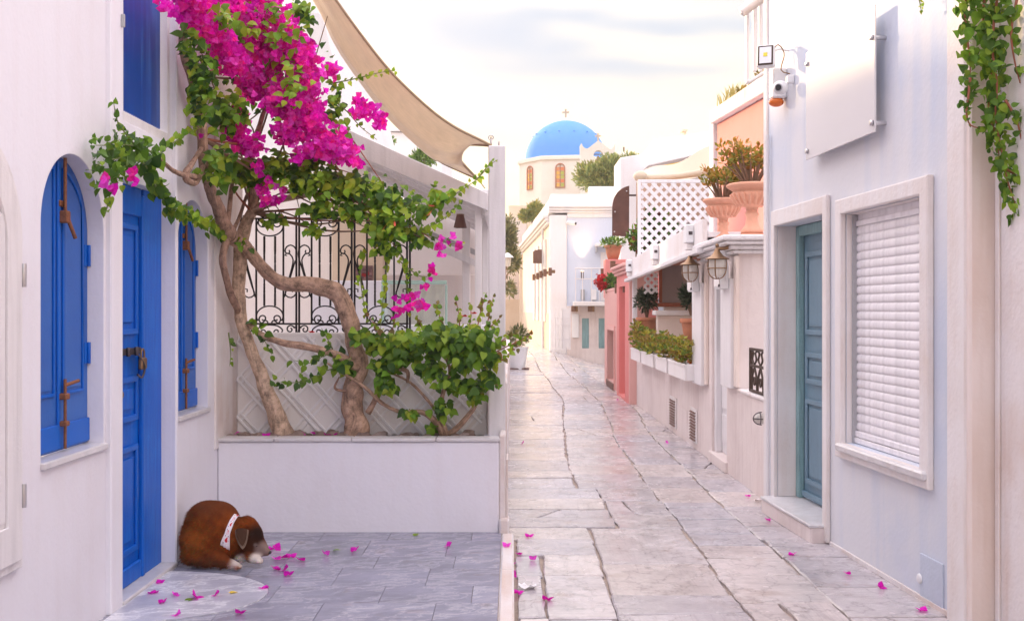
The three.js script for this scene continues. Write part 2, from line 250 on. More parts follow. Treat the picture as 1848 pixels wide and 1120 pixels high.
M.glass = phys([1, 1, 1], 0.03, { transmission: 1, thickness: 0, ior: 1.5 }); M.glassGreen = phys([0.90, 0.97, 0.95], 0.05, { transmission: 0.97, thickness: 0 }); M.glassEdge = phys([0.52, 0.74, 0.68], 0.2, { transmission: 0.3, thickness: 0 });
M.glassMilk = phys([0.85, 0.82, 0.78], 0.35, { transmission: 0.55, thickness: 0 });
M.lens = std([0.02, 0.02, 0.022], 0.12); M.plasticWhite = std([0.78, 0.78, 0.80], 0.38); M.plasticOrange = phys([0.80, 0.20, 0.02], 0.25, { transmission: 0.25, thickness: 0 }); M.plasticGrey = std([0.40, 0.40, 0.42], 0.45);
M.ledYellow = std([0.85, 0.75, 0.08], 0.4); M.teal = std([0.24, 0.42, 0.46], 0.55, { map: woodTex(1.5) });
M.leafG = [[0.070, 0.165, 0.016], [0.115, 0.245, 0.018], [0.185, 0.34, 0.022], [0.27, 0.41, 0.03], [0.042, 0.110, 0.018]].map((c) => phys(c, 0.55, { specularIntensity: 0.45, transmission: 0.42, thickness: 0, side: THREE.DoubleSide }));
M.leafY = phys([0.34, 0.36, 0.04], 0.55, { transmission: 0.32, thickness: 0, side: THREE.DoubleSide });
M.leafAny = phys([1, 1, 1], 0.55, { specularIntensity: 0.45, transmission: 0.42, thickness: 0, side: THREE.DoubleSide });
M.bract = [[0.93, 0.015, 0.64], [0.86, 0.010, 0.58], [0.96, 0.10, 0.76], [0.78, 0.008, 0.50], [0.90, 0.03, 0.42]].map((c) => phys(c, 0.7, { specularIntensity: 0.25, transmission: 0.5, thickness: 0, side: THREE.DoubleSide }));
M.bractAny = phys([1, 1, 1], 0.7, { specularIntensity: 0.25, transmission: 0.5, thickness: 0, side: THREE.DoubleSide });
M.stamen = std([0.85, 0.8, 0.6], 0.7); M.redPetal = std([0.62, 0.02, 0.025], 0.6, { side: THREE.DoubleSide });
M.yellow = phys([0.82, 0.58, 0.03], 0.7, { transmission: 0.2, thickness: 0, side: THREE.DoubleSide }); M.canvas = phys([0.72, 0.60, 0.46], 0.85, { transmission: 0.2, thickness: 0, side: THREE.DoubleSide });
// ---------------------------------------------------------------- ground and street
const streetH = (x, d) => sm(27, 36, d) * clamp(0.33 - (x - 1.4) * 0.31, -0.2, 0.33);
const streetShift = (d) => (d < 12 ? 0 : d < 20 ? 0.30 * sm(12, 20, d) : 0.30 - 0.75 * sm(20, 52, d));
const GX = 0.0;                                             // the left edge of the street
{
  const nx = 14, nd = 60, pos = [], idx = [];
  for (let j = 0; j <= nd; j++) for (let i = 0; i <= nx; i++) { const d = -4 + j / nd * 72, x = -3 + i / nx * 8; pos.push(x, streetH(x, d) - 0.020, -d); }
  for (let j = 0; j < nd; j++) for (let i = 0; i < nx; i++) { const a = j * (nx + 1) + i; idx.push(a, a + 1, a + nx + 1, a + 1, a + nx + 2, a + nx + 1); }
  const g = new THREE.BufferGeometry(); g.setAttribute('position', new THREE.Float32BufferAttribute(pos, 3)); g.setIndex(idx); g.computeVertexNormals();
  const street = struct('street', g, M.mortar);
  const far = new THREE.PlaneGeometry(700, 700); far.rotateX(-Math.PI / 2).translate(0, -0.6, -60); struct('ground', far, M.soil);
  // paving stones in four uneven courses
  const r = rng(77), bevel = 0.010;
  const stone = (pts, k, dh) => {                           // an irregular slab, its top rim worn
    const c = pts.reduce((a, p) => [a[0] + p[0] / pts.length, a[1] + p[1] / pts.length], [0, 0]), top = [], rim = [], low = [], ta = (r() - 0.5) * 0.010, tb = (r() - 0.5) * 0.010;
    for (const [x, d] of pts) { const s = 1 - bevel / Math.max(0.08, Math.hypot(x - c[0], d - c[1])), h = streetH(x, d) + dh + ta * (x - c[0]) + tb * (d - c[1]);
      top.push(V(c[0] + (x - c[0]) * s, h, -(c[1] + (d - c[1]) * s))); rim.push(V(x, h - 0.007, -d)); low.push(V(x, h - 0.05, -d)); }
    const f = [], n = pts.length, ctr = V(c[0], streetH(c[0], c[1]) + dh, -c[1]);
    const pos = [], tri = (a, b, q) => pos.push(a.x, a.y, a.z, b.x, b.y, b.z, q.x, q.y, q.z);
    for (let i = 0; i < n; i++) { const j = (i + 1) % n; tri(ctr, top[i], top[j]); tri(top[i], rim[i], rim[j]); tri(top[i], rim[j], top[j]); tri(rim[i], low[i], low[j]); tri(rim[i], low[j], rim[j]); }
    let g = new THREE.BufferGeometry(); g.setAttribute('position', new THREE.Float32BufferAttribute(pos, 3)); g.computeVertexNormals();
    g = uvm(g); const uv = g.attributes.uv, ou = r() * 5, ov = r() * 5, q = r() < 0.5; for (let i = 0; i < uv.count; i++) { const a = uv.getX(i), b = uv.getY(i); uv.setXY(i, ou + (q ? a : b), ov + (q ? b : a)); }
    part('paving_stone', g, M.slab[k], street, true);
  };
  const edgeJit = (a, b, n, amp) => { const o = []; for (let i = 0; i < n; i++) { const t = i / n; const j = i === 0 ? 0 : amp; o.push([lerp(a[0], b[0], t) + (r() - 0.5) * j, lerp(a[1], b[1], t) + (r() - 0.5) * j]); } return o; };
  const quad = (A, B, C, D, dh) => {                        // corners near-left, near-right, far-right, far-left
    const J = () => (r() - 0.5) * 0.022; [A, B, C, D] = [A, B, C, D].map((p) => [p[0] + J(), p[1] + J() * 0.8]);
    const k = Math.floor(r() * 5);
    const crack = r(), big = Math.abs(B[0] - A[0]) > 0.4;
    const ring = (P) => P.flatMap((p, i) => edgeJit(p, P[(i + 1) % P.length], Math.hypot(p[0] - P[(i + 1) % P.length][0], p[1] - P[(i + 1) % P.length][1]) > 0.45 ? 6 : 4, 0.017));
    if (big && crack < 0.13) { const t1 = 0.25 + r() * 0.5, t2 = 0.25 + r() * 0.5, g = 0.008; const m = [lerp(A[0], B[0], t1), lerp(A[1], B[1], t1)], q = [lerp(D[0], C[0], t2), lerp(D[1], C[1], t2)];
      stone(ring([A, [m[0] - g, m[1]], [q[0] - g, q[1]], D]), k, dh); stone(ring([[m[0] + g, m[1]], B, C, [q[0] + g, q[1]]]), k, dh); }
    else if (big && crack < 0.24) { const t1 = 0.3 + r() * 0.4, t2 = 0.3 + r() * 0.4, g = 0.008; const m = [lerp(A[0], D[0], t1), lerp(A[1], D[1], t1)], q = [lerp(B[0], C[0], t2), lerp(B[1], C[1], t2)];
      stone(ring([A, B, [q[0], q[1] - g], [m[0], m[1] - g]]), k, dh); stone(ring([[m[0], m[1] + g], [q[0], q[1] + g], C, D]), k, dh); }
    else stone(ring([A, B, C, D]), k, dh);
  };
  // course borders, as distance from the street's left edge, bending gently with the street
  const border = [(d) => (d < 7.8 ? 0.03 : d < 26 ? -0.10 : -1.2 - 1.2 * sm(30, 48, d)) - streetShift(d), (d) => (d < 8.25 ? 0.58 : d < 10.1 ? 0.81 : 0.64) + 0.02 * Math.sin(d), (d) => 1.33 + 0.015 * Math.sin(d * 1.7), (d) => 1.85 + 0.02 * Math.sin(d * 1.1 + 1), (d) => 2.46 + (d > 27 ? 1.0 : 0)];
  const fixed = { 1: [4.4, 5.4, 6.27, 7.04, 8.22, 8.75, 9.39, 10.03, 10.9], 0: [4.6, 5.35, 5.8, 6.74, 7.3, 7.82, 8.25, 8.62, 9.0, 9.5, 10.05], 2: [4.7, 5.5, 6.1, 6.75, 7.2, 7.6, 8.0, 8.55, 9.3, 10.05] };
  for (let c = 0; c < 4; c++) {
    let rows = (fixed[c] || []).slice(); if (!rows.length) rows = [4.3 + r() * 0.5];
    while (rows[rows.length - 1] < 52) { const d = rows[rows.length - 1]; rows.push(d + (0.42 + r() * 0.5) * (d > 24 ? 2.0 : d > 15 ? 1.35 : 1)); }
    for (let i = 0; i + 1 < rows.length; i++) { const a = rows[i], b = rows[i + 1], g = 0.0075, gd = 0.0055, S0 = streetShift(a), S1 = streetShift(b);
      const l0 = border[c]((a + b) / 2) + S0, l1 = border[c]((a + b) / 2) + S1, r0 = border[c + 1]((a + b) / 2) + S0, r1 = border[c + 1]((a + b) / 2) + S1;
      if (c === 0 && a < 7.2 && a > 4) { const m = 0.20; quad([l0 + g, a + gd], [m - g, a + gd], [m - g, b - gd], [l1 + g, b - gd], r() * 0.008); quad([m + g, a + gd], [r0 - g, a + gd], [r1 - g, b - gd], [m + g, b - gd], r() * 0.008); }
      else quad([l0 + g, a + gd], [r0 - g, a + gd], [r1 - g, b - gd], [l1 + g, b - gd], r() * 0.008); }
  }
}
// ---------------------------------------------------------------- the raised terrace
const TY = 0.10;
{
  const terrace = struct('terrace', bx(-2.3, -0.055, -0.3, TY - 0.012, -7.7, 3, 0.002), M.mortar);
  const r = rng(5); let row = 0;
  for (let d = 3.0; d < 7.6; row++) { const dep = [0.42, 0.31, 0.47, 0.36][row % 4], d1 = Math.min(d + dep, 7.60); let x = -2.14 - (row % 2) * 0.28;
    while (x < -0.075) { const wdt = 0.46 + r() * 0.2, x0 = Math.max(x, -2.14), x1 = Math.min(x + wdt, -0.075); if (x1 - x0 > 0.04) {
      const gx = 0.0012; let g = bx(-(x1 - x0) / 2 + gx, (x1 - x0) / 2 - gx, -0.012, 0, -(d1 - d) / 2 + gx, (d1 - d) / 2 - gx, 0.0012); g = uvm(g); const uv = g.attributes.uv, ou = r() * 9, ov = r() * 9; for (let i = 0; i < uv.count; i++) uv.setXY(i, uv.getX(i) + ou, uv.getY(i) + ov);
      const m = part('tile', g, M.marble[Math.floor(r() * 4)], terrace, true); m.position.set((x0 + x1) / 2, TY + r() * 0.0008, -(d + d1) / 2); }
      x += wdt; }
    d = d1; }
  part('edging', [3.4, 5.2, 6.5].map((a, i) => bx(-0.073, 0.012 + a * 0.0, -0.05, TY + 0.004, -[5.198, 6.498, 7.55][i], -a, 0.012)), M.whiteOld, terrace);
  // the rounded doorstep slab let into the paving
  const s = new THREE.Shape(); s.absellipse(-2.10, 5.90, 0.72, 0.53, -Math.PI / 2, Math.PI / 2, false, 0); s.closePath();
  const g = new THREE.ExtrudeGeometry(s, { depth: 0.008, bevelEnabled: false, curveSegments: 48 }); g.rotateX(-Math.PI / 2);
  part('doorstep_slab', g.translate(0, TY + 0.001, 0), M.marbleLight, terrace);
}
// ---------------------------------------------------------------- the house with blue doors
const LX = -2.13;
{
  const H = thing('house', 'white house with glossy blue arched shutters and blue door along the terrace', 'house', [LX, 0, -6]);
  const s = rect(-3, 8.28, 0, 7.6);
  s.holes.push(arch(4.756, 5.49, 1.005, 2.09), rect(5.68, 6.584, 0.1, 2.42), rect(5.74, 6.584, 2.74, 5.4), arch(6.70, 7.37, 1.02, 2.10));
  part('wall', wallX(s, LX - 0.4, LX, 0.004, 24), M.white, H);
  part('door_casing', [bx(LX - 0.01, LX + 0.03, 0.1, 7.6, -5.68, -5.515, 0.008), bx(LX - 0.01, LX + 0.03, 0.1, 7.6, -6.625, -6.584, 0.008)], M.white, H);
  part('corner_pier', bx(LX - 0.2, LX + 0.012, 0.7, 7.6, -8.28, -7.52, 0.01), M.whiteOld, H);
  const shutter = (a, b, y0, spring, label) => {             // a recessed pair of arched blue shutters
    const X = LX - 0.085, mid = (a + b) / 2, t = part('shutter', wallX(arch(a + 0.003, b - 0.003, y0 + 0.01, spring), X - 0.035, X, 0.002, 20), M.blueDull, H); if (label) t.userData.label = label;
    const inner = (p0, p1) => { const q = new THREE.Shape(), R = (b - a) / 2 - 0.055; const top = (u) => spring + Math.sqrt(Math.max(0, R * R - (u - mid) ** 2)); const pts = []; for (let i = 0; i <= 14; i++) { const u = lerp(p0, p1, i / 14); pts.push([u, top(u)]); }
      q.moveTo(p0, y0 + 0.28); q.lineTo(p1, y0 + 0.28); pts.reverse().forEach((p) => q.lineTo(...p)); q.closePath(); return q; };
    for (const [p0, p1] of [[a + 0.07, mid - 0.045], [mid + 0.045, b - 0.07]]) {
      const outer = inner(p0, p1), cut = (e) => { const sc = inner(p0 + e, p1 - e); const v = sc.getPoints().map((p) => new THREE.Vector2(p.x, Math.max(y0 + 0.28 + e, p.y - e))); return new THREE.Path(v); };
      outer.holes.push(cut(0.016)); part('moulding', wallX(outer, X, X + 0.011, 0.003), M.blueEdge, t);
      part('panel', wallX(new THREE.Shape(cut(0.03).getPoints()), X, X + 0.006, 0.002), M.blueDull, t);
    }
    part('centre_strip', bx(X, X + 0.012, y0 + 0.02, spring + (b - a) / 2 - 0.03, -(mid + 0.016), -(mid - 0.016), 0.004), M.blueEdge, t);
    part('bottom_rail', bx(X, X + 0.014, y0 + 0.02, y0 + 0.14, -(b - 0.006), -(a + 0.006), 0.005), M.blueEdge, t);
    for (const y of [y0 + 0.42, spring - 0.16]) part('hinge', [rod(V(X + 0.012, y, -(b - 0.012)), V(X + 0.012, y + 0.11, -(b - 0.012)), 0.009), bx(X, X + 0.006, y, y + 0.11, -(b - 0.01), -(b - 0.05), 0.002)], M.blueEdge, t);
    // the rusty espagnolette bolts at foot and head
    const bz = -(mid + 0.02), b0 = part('bolt', [rod(V(X + 0.03, y0 + 0.02, bz), V(X + 0.03, y0 + 0.36, bz), 0.0080), rod(V(X + 0.03, y0 + 0.33, bz), V(X + 0.05, y0 + 0.345, bz - 0.11), 0.009), bx(X, X + 0.045, y0 + 0.13, y0 + 0.155, bz - 0.022, bz + 0.022, 0.004), bx(X, X + 0.045, y0 + 0.26, y0 + 0.29, bz - 0.024, bz + 0.024, 0.004)], M.rust, t);
    b0.userData.label = 'rusty bolt with a lever handle';
    const ty = spring + (b - a) / 2; part('bolt', [rod(V(X + 0.03, ty - 0.30, bz), V(X + 0.03, ty - 0.012, bz), 0.009), bx(X, X + 0.05, ty - 0.33, ty - 0.27, bz - 0.02, bz + 0.02, 0.005), rod(V(X + 0.04, ty - 0.30, bz), V(X + 0.055, ty - 0.40, bz - 0.06), 0.010), bx(X, X + 0.02, ty - 0.25, ty - 0.22, bz - 0.03, bz + 0.03, 0.004)], M.rust, t);
    part('sill', bx(LX - 0.09, LX + 0.022, y0 - 0.028, y0 + 0.006, -(b + 0.008), -(a - 0.008), 0.006), M.marbleSill, H);
  };
  shutter(4.756, 5.49, 1.005, 2.09); shutter(6.70, 7.37, 1.02, 2.10);
  // the panelled door
  const X = -2.214, d0 = 5.67, d1 = 6.58;
  const door = part('door', bx(X - 0.05, X, 0.125, 2.42, -d1, -d0, 0.004), M.blue, H);
  part('stile', bx(X, X + 0.022, 0.125, 2.42, -d1, -6.265, 0.006), M.blue, door);
  part('cover_strip', bx(X, X + 0.032, 0.125, 2.38, -6.262, -6.222, 0.008), M.blueEdge, door);
  part('top_rail', bx(X, X + 0.024, 2.25, 2.418, -6.22, -d0, 0.006), M.blue, door);
  part('kick_rail', bx(X, X + 0.024, 0.128, 0.235, -6.22, -d0, 0.008), M.blue, door);
  for (const [y0, y1] of [[0.30, 0.92], [1.06, 1.32], [1.56, 2.20]]) {
    const o = rect(5.76, 6.19, y0, y1); o.holes.push(rect(5.795, 6.155, y0 + 0.035, y1 - 0.035)); part('moulding', wallX(o, X, X + 0.018, 0.006), M.blueEdge, door);
    part('panel', wallX(rect(5.83, 6.12, y0 + 0.07, y1 - 0.07), X, X + 0.012, 0.006), M.blue, door);
  }
  const hk = part('hasp', [bx(X + 0.02, X + 0.034, 1.445, 1.485, -6.19, -5.70, 0.004), ...[5.8, 5.95, 6.08].map((d) => rod(V(X + 0.044, 1.44, -d), V(X + 0.044, 1.49, -d), 0.012)), wire([V(X + 0.05, 1.44, -6.1), V(X + 0.07, 1.37, -6.14), V(X + 0.06, 1.31, -6.12), V(X + 0.05, 1.33, -6.08)], 0.007)], M.darkMetal, door);
  part('padlock', [bx(X + 0.04, X + 0.066, 1.355, 1.425, -6.20, -6.11, 0.008), wire([V(X + 0.053, 1.42, -6.13), V(X + 0.053, 1.465, -6.135), V(X + 0.053, 1.475, -6.155), V(X + 0.053, 1.465, -6.175), V(X + 0.053, 1.42, -6.18)], 0.006)], M.brass, door);
  part('knob', at(new THREE.SphereGeometry(0.028, 16, 12).scale(0.8, 1, 1), X + 0.05, 1.235, -5.80), M.brass, door);
  part('threshold', bx(LX - 0.09, LX + 0.035, 0.085, 0.128, -6.582, -5.682, 0.006), M.marbleSill, H);
  // the tall blue light above the door
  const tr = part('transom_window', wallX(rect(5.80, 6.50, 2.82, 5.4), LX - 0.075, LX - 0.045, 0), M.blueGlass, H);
  const fr = rect(5.745, 6.583, 2.742, 5.4); fr.holes.push(rect(5.80, 6.54, 2.80, 5.39)); part('frame', wallX(fr, LX - 0.09, LX - 0.012, 0.004), M.paintWhite, tr);
  // white arched shutter nearest the camera, closed
  const ws = part('white_shutter', wallX(arch(3.62, 4.52, 0.60, 2.0), LX, LX + 0.028, 0.004, 24), M.paintWhite, H);
  const fo = arch(3.66, 4.48, 0.64, 1.99); fo.holes.push(arch(3.80, 4.36, 0.80, 1.97)); part('frame', wallX(fo, LX + 0.028, LX + 0.044, 0.004, 24), M.paintWhite, ws);
  for (let k = 0; k < 5; k++) part('board', bx(LX + 0.028, LX + 0.036, 0.82, 2.1, -(3.81 + k * 0.11 + 0.1), -(3.81 + k * 0.11), 0.004), M.paintWhite, ws);
  for (const y of [0.86, 1.80]) part('hinge', [rod(V(LX + 0.045, y, -4.492), V(LX + 0.045, y + 0.1, -4.492), 0.011, 10), bx(LX + 0.03, LX + 0.042, y, y + 0.1, -4.49, -4.45, 0.002)], M.steel, ws);
  part('cable_clip', bx(LX + 0.03, LX + 0.05, 3.22, 3.29, -5.66, -5.645, 0.003), M.plasticGrey, H);
}
// ---------------------------------------------------------------- the planter, its wall and railing
{
  const P = thing('planter', 'white plastered raised bed with marble coping in front of the lattice wall', 'planter', [-1.1, TY, -7.85]);
  part('front_wall', bx(LX + 0.002, -0.095, TY - 0.05, 0.752, -7.72, -7.6, 0.01), M.white, P);
  part('end_wall', bx(-0.215, -0.097, TY - 0.05, 0.751, -8.098, -7.722, 0.006), M.white, P);
  const cx = [LX + 0.003, -1.72, -1.16, -0.55, -0.085]; for (let i = 0; i < 4; i++) part('coping_slab', bx(cx[i] + 0.002, cx[i + 1] - 0.002, 0.753, 0.779, -7.735, -7.585 - 0.004 * (i % 2), 0.005), M.marbleSill, P);
  part('soil', bx(LX + 0.004, -0.217, 0.4, 0.742, -8.096, -7.722, 0.004), M.soil, P);
  const r = rng(31), rockG = [0, 1, 2].map((k) => { const g = new THREE.IcosahedronGeometry(1, 1), p = g.attributes.position; const q = rng(40 + k); const mv = new Map(); for (let i = 0; i < p.count; i++) { const key = [p.getX(i).toFixed(2), p.getY(i).toFixed(2), p.getZ(i).toFixed(2)].join(); if (!mv.has(key)) mv.set(key, 0.72 + q() * 0.45); const s = mv.get(key); p.setXYZ(i, p.getX(i) * s, p.getY(i) * s * 0.6, p.getZ(i) * s); } g.computeVertexNormals(); return uvm(g); });
  for (let i = 0; i < 70; i++) { const m = part('stone', rockG[i % 3], M.rock[i % 3], P, true); const s = 0.022 + r() * 0.035, x = lerp(-2.08, -0.28, Math.pow(r(), 1.25)); m.geometry = rockG[i % 3]; m.position.set(x + 1.1, 0.748 - TY + r() * 0.012, 7.85 - (7.76 + r() * 0.3)); m.scale.set(s, s * (0.7 + r() * 0.5), s); m.rotation.set(r() * 0.5, r() * 6, r() * 0.5); }

  const GW = thing('garden_wall', 'white garden wall with raised diamond lattice behind the planter', 'wall', [-1.1, 0, -8.2]);
  part('wall', bx(LX + 0.012, -0.19, 0.0, 1.53, -8.28, -8.10, 0.008), plaster([0.88, 0.845, 0.84], 0.12, 0.06, [0.86, 0.78, 0.72], 0.002), GW);
  const clip = (x0, x1, y0, y1, pitch, sl) => { const o = []; for (let c = -3; c < 5; c += pitch) { let a = Math.max(x0, sl > 0 ? x0 : x0, -9), pts = []; // line y = y0 + sl * (x - x0 - c)
      for (const x of [x0, x1]) { const y = y0 + sl * (x - x0 - c); if (y >= y0 && y <= y1) pts.push([x, y]); } for (const y of [y0, y1]) { const x = x0 + c + (y - y0) / sl; if (x > x0 && x < x1) pts.push([x, y]); }
      if (pts.length >= 2 && Math.hypot(pts[0][0] - pts[1][0], pts[0][1] - pts[1][1]) > 0.06) o.push([pts[0], pts[1]]); } return o; };
  globalThis.latticeLines = clip;
  for (const [sl, z] of [[1.1, 0], [-1.1, 0.010]]) for (const [[ax, ay], [bx_, by]] of clip(-2.10, -0.22, 0.74, 1.50, 0.262, sl)) {
    const L = Math.hypot(bx_ - ax, by - ay), a = Math.atan2(by - ay, bx_ - ax); for (const o of [-0.021, 0.021]) { const g = bx(-L / 2, L / 2, -0.009, 0.009, 0, 0.009, 0.002); g.translate(0, o, 0).rotateZ(a).translate((ax + bx_) / 2, (ay + by) / 2, -8.10 + z); part('lattice_slat', g, M.slatWhite, GW); } }

  const PO = thing('post', 'tall square white post carrying the sail at the street corner', 'post', [-0.115, 0, -8.0]);
  part('shaft', bx(-0.179, -0.05, 0, 2.945, -8.07, -7.94, 0.008), M.paintWhite, PO);
  part('eye_bolt', [rod(V(-0.16, 2.944, -8), V(-0.16, 3.0, -8), 0.008), new THREE.TorusGeometry(0.018, 0.005, 6, 14).translate(-0.16, 3.015, -8), rod(V(-0.10, 2.944, -8), V(-0.10, 2.985, -8), 0.007)], M.steel, PO);
  const SW = thing('courtyard_street_wall', 'white wall edge running along the left side of the street below the post', 'wall', [-0.07, 0, -9]);
  part('wall', bx(-0.094, -0.045, -0.1, 0.80, -7.938, -7.612, 0.01), M.whiteOld, SW);
  part('wall', bx(-0.17, -0.04, -0.1, 1.15, -20, -8.072, 0.01), M.whiteOld, SW);
  part('base_board', bx(-0.044, -0.028, -0.03, 0.62, -7.95, -7.63, 0.004), M.whiteOld, SW);
  part('corner_block', bx(-0.092, -0.02, -0.05, 0.20, -7.75, -7.555, 0.012), M.whiteOld, SW);

  // wrought iron railing: three panels a hundred photo pixels wide
  const R = thing('iron_railing', 'black wrought iron railing with scrolls and twisted bars on garden wall', 'railing', [-1.42, 1.53, -8.2]);
  const D = 8.2, Q = (px, py, z = 0) => { const v = W(px, py, D); v.z += z; return v; }, th = 0.006;
  const spiral = (cx, cy, r, a0, turns, dir = 1, n = 18) => { const o = []; for (let i = 0; i <= n; i++) { const t = i / n; const a = a0 + dir * turns * 2 * Math.PI * t, q = r * (1 - 0.78 * t); o.push([cx + q * Math.cos(a), cy + q * Math.sin(a)]); } return o; };
  const wireP = (pts, t = th) => wire(pts.map((p) => Q(p[0], p[1])), t, 6, 2);
  const flat = (px0, py0, px1, py1, t = 0.012) => rod(Q(px0, py0), Q(px1, py1), t / 2 + 0.002, 6);
  const twisted = (px, y0, y1) => { const o = []; const a = Q(px, y0), b = Q(px, y1), L = a.y - b.y; const g = new THREE.BoxGeometry(0.014, L, 0.014, 1, 60, 1), p = g.attributes.position; for (let i = 0; i < p.count; i++) { const y = p.getY(i) / L + 0.5, tw = (sm(0.18, 0.34, y) * 6 + sm(0.60, 0.78, y) * 6) ; const c = Math.cos(tw), s = Math.sin(tw), x = p.getX(i), z = p.getZ(i), k = (y > 0.18 && y < 0.34) || (y > 0.6 && y < 0.78) ? 0.85 : 1; p.setX(i, (x * c - z * s) * k); p.setZ(i, (x * s + z * c) * k); } g.computeVertexNormals(); return g.translate((a.x + b.x) / 2, (a.y + b.y) / 2, a.z); };
  for (let k = 0; k < 3; k++) { const x = 437 + k * 100, c = x + 50;
    part('rail', flat(x, 394, x + 100, 394), M.iron, R); part('rail', flat(x, 584, x + 100, 584), M.iron, R);
    for (const b of [25, 74]) part('bar', flat(x + b, 394, x + b, 584), M.iron, R);
    for (const b of [39.5, 59]) part('twisted_bar', twisted(x + b, 426, 552), M.iron, R);
    const el = (cy, ry, a0, a1) => { const o = []; for (let i = 0; i <= 20; i++) { const a = lerp(a0, a1, i / 20); o.push([x + 49.5 + 24 * Math.cos(a), cy + ry * Math.sin(a)]); } return o; };
    part('ring', wireP(el(408, 17.5, -0.75, Math.PI + 0.75)), M.iron, R); part('ring', wireP(el(570, 18, Math.PI - 0.5, 2 * Math.PI + 0.5)), M.iron, R);
    for (const s of [-1, 1]) {
      const mx = (q) => [x + 49.5 + s * q[0], q[1]];
      part('scroll', wireP([[22, 396], [21, 394], ...spiral(12, 402, 9, -0.3, 1.1, 1)].map(mx)), M.iron, R);           // inside the top ring
      part('scroll', wireP([[2, 393], [6, 389], ...spiral(13, 385, 7, 2.4, 1.15, -1)].map(mx)), M.iron, R);            // above the rail
      part('scroll', wireP([[3, 582], [7, 578], ...spiral(12, 575, 8.5, 1.2, 1.1, -1)].map(mx)), M.iron, R);           // inside the lower ring
      part('scroll', wireP([[0, 586], [14, 588], [23, 596], ...spiral(13, 599, 9, 0.2, 1, 1).slice(4)].map(mx)), M.iron, R); // below the rail
      part('scroll', wireP([[49, 600], [46, 589], ...spiral(37, 594, 8, -0.2, 1.2, -1)].map(mx)), M.iron, R);
      const ly = (q) => [x + 49.5 + s * q[0], q[1]];                                                                  // lyre beside the post
      part('scroll', wireP([[47, 470], [48.5, 456], [45, 446], [37, 442], [29, 447], [28, 455], [32, 458], [36, 455], [35, 451]].map(ly)), M.iron, R);
      part('scroll', wireP([[31, 461], [27, 463], [29, 457], [36, 458], [42, 468], [40, 482], [34, 505], [28, 530], [26, 536]].map(ly)), M.iron, R);
      part('scroll', wireP([[46, 470], [40, 490], [31, 520], [28, 527], [29, 533], [38, 537], [46, 532], [48, 524], [44, 520], [40, 523], [41, 527]].map(ly)), M.iron, R);
    }
  }
  for (const px of [437, 537, 637, 737]) { part('railing_post', [-2.6, 2.6].map((o) => rod(Q(px + o, px === 637 ? 376 : 388), Q(px + o, 601), 0.0085, 8)), M.iron, R); if (px > 600) part('finial', at(new THREE.SphereGeometry(0.013, 12, 10), Q(px, 376).x, Q(px, 374).y, -D), M.iron, R); }
  for (const [a, b] of [[590, 634], [640, 684], [690, 733]]) part('scroll', wireP([[a, 372], [a + 8, 372], [a + 16, 384], [a + 26, 391], ...spiral(b - 9, 383, 8, 1.4, 1.2, -1)]), M.iron, R);
}
// ---------------------------------------------------------------- foliage and flower pieces
function leafGeo(len, wid, heart = 0.3, fold = 0.35, curl = 0.25) {   // midrib + two halves, folded and curled; base at the origin, tip along +y
  const n = 6, prof = heart > 0.2 ? [0.02, 0.40, 0.50, 0.46, 0.33, 0.15, 0] : [0.02, 0.24, 0.42, 0.5, 0.42, 0.24, 0], pos = [], idx = [];
  for (let i = 0; i <= n; i++) { const t = i / n, y = t * len, w = prof[i] * wid, z = -curl * len * t * t; pos.push(-w, y - (heart && i === 1 ? 0.08 * len : 0), z + fold * w, 0, y, z, w, y - (heart && i === 1 ? 0.08 * len : 0), z + fold * w); }
  for (let i = 0; i < n; i++) { const a = i * 3, b = a + 3; idx.push(a, a + 1, b, a + 1, b + 1, b, a + 1, a + 2, b + 1, a + 2, b + 2, b + 1); }
  const g = new THREE.BufferGeometry(); g.setAttribute('position', new THREE.Float32BufferAttribute(pos, 3)); g.setIndex(idx); g.computeVertexNormals(); g.setAttribute('uv', new THREE.Float32BufferAttribute(new Float32Array(pos.length / 3 * 2), 2)); return g;
}
const LEAF = [leafGeo(1, 0.82, 0.3, 0.25, 0.25), leafGeo(1, 0.76, 0.3, 0.1, 0.45), leafGeo(1, 0.70, 0.3, 0.45, 0.1)];
const SLIM = leafGeo(1, 0.26, 0, 0.3, 0.2), OVAL = leafGeo(1, 0.5, 0, 0.4, -0.2);
function bractGeo(seed) {                                    // three papery bracts in a loose cup
  const r = rng(seed), out = [];
  for (let k = 0; k < 3; k++) { const g = leafGeo(0.62, 0.60, 0.3, 0.25, -0.35); g.rotateY(r() * 0.5 - 0.25).rotateX(0.55 + r() * 0.5); g.rotateY(k * 2.094 + r() * 0.5); out.push(g); }
  const m = mg(out); m.computeVertexNormals(); return m;
}
const BRACT = [1, 2, 3, 4].map(bractGeo);
const _q = new THREE.Quaternion(), _m = new THREE.Matrix4(), UP = V(0, 1, 0);
function dirQuat(dir, spin, out = new THREE.Quaternion()) { out.setFromUnitVectors(UP, dir.clone().normalize()); return out.multiply(_q.setFromAxisAngle(UP, spin)); }
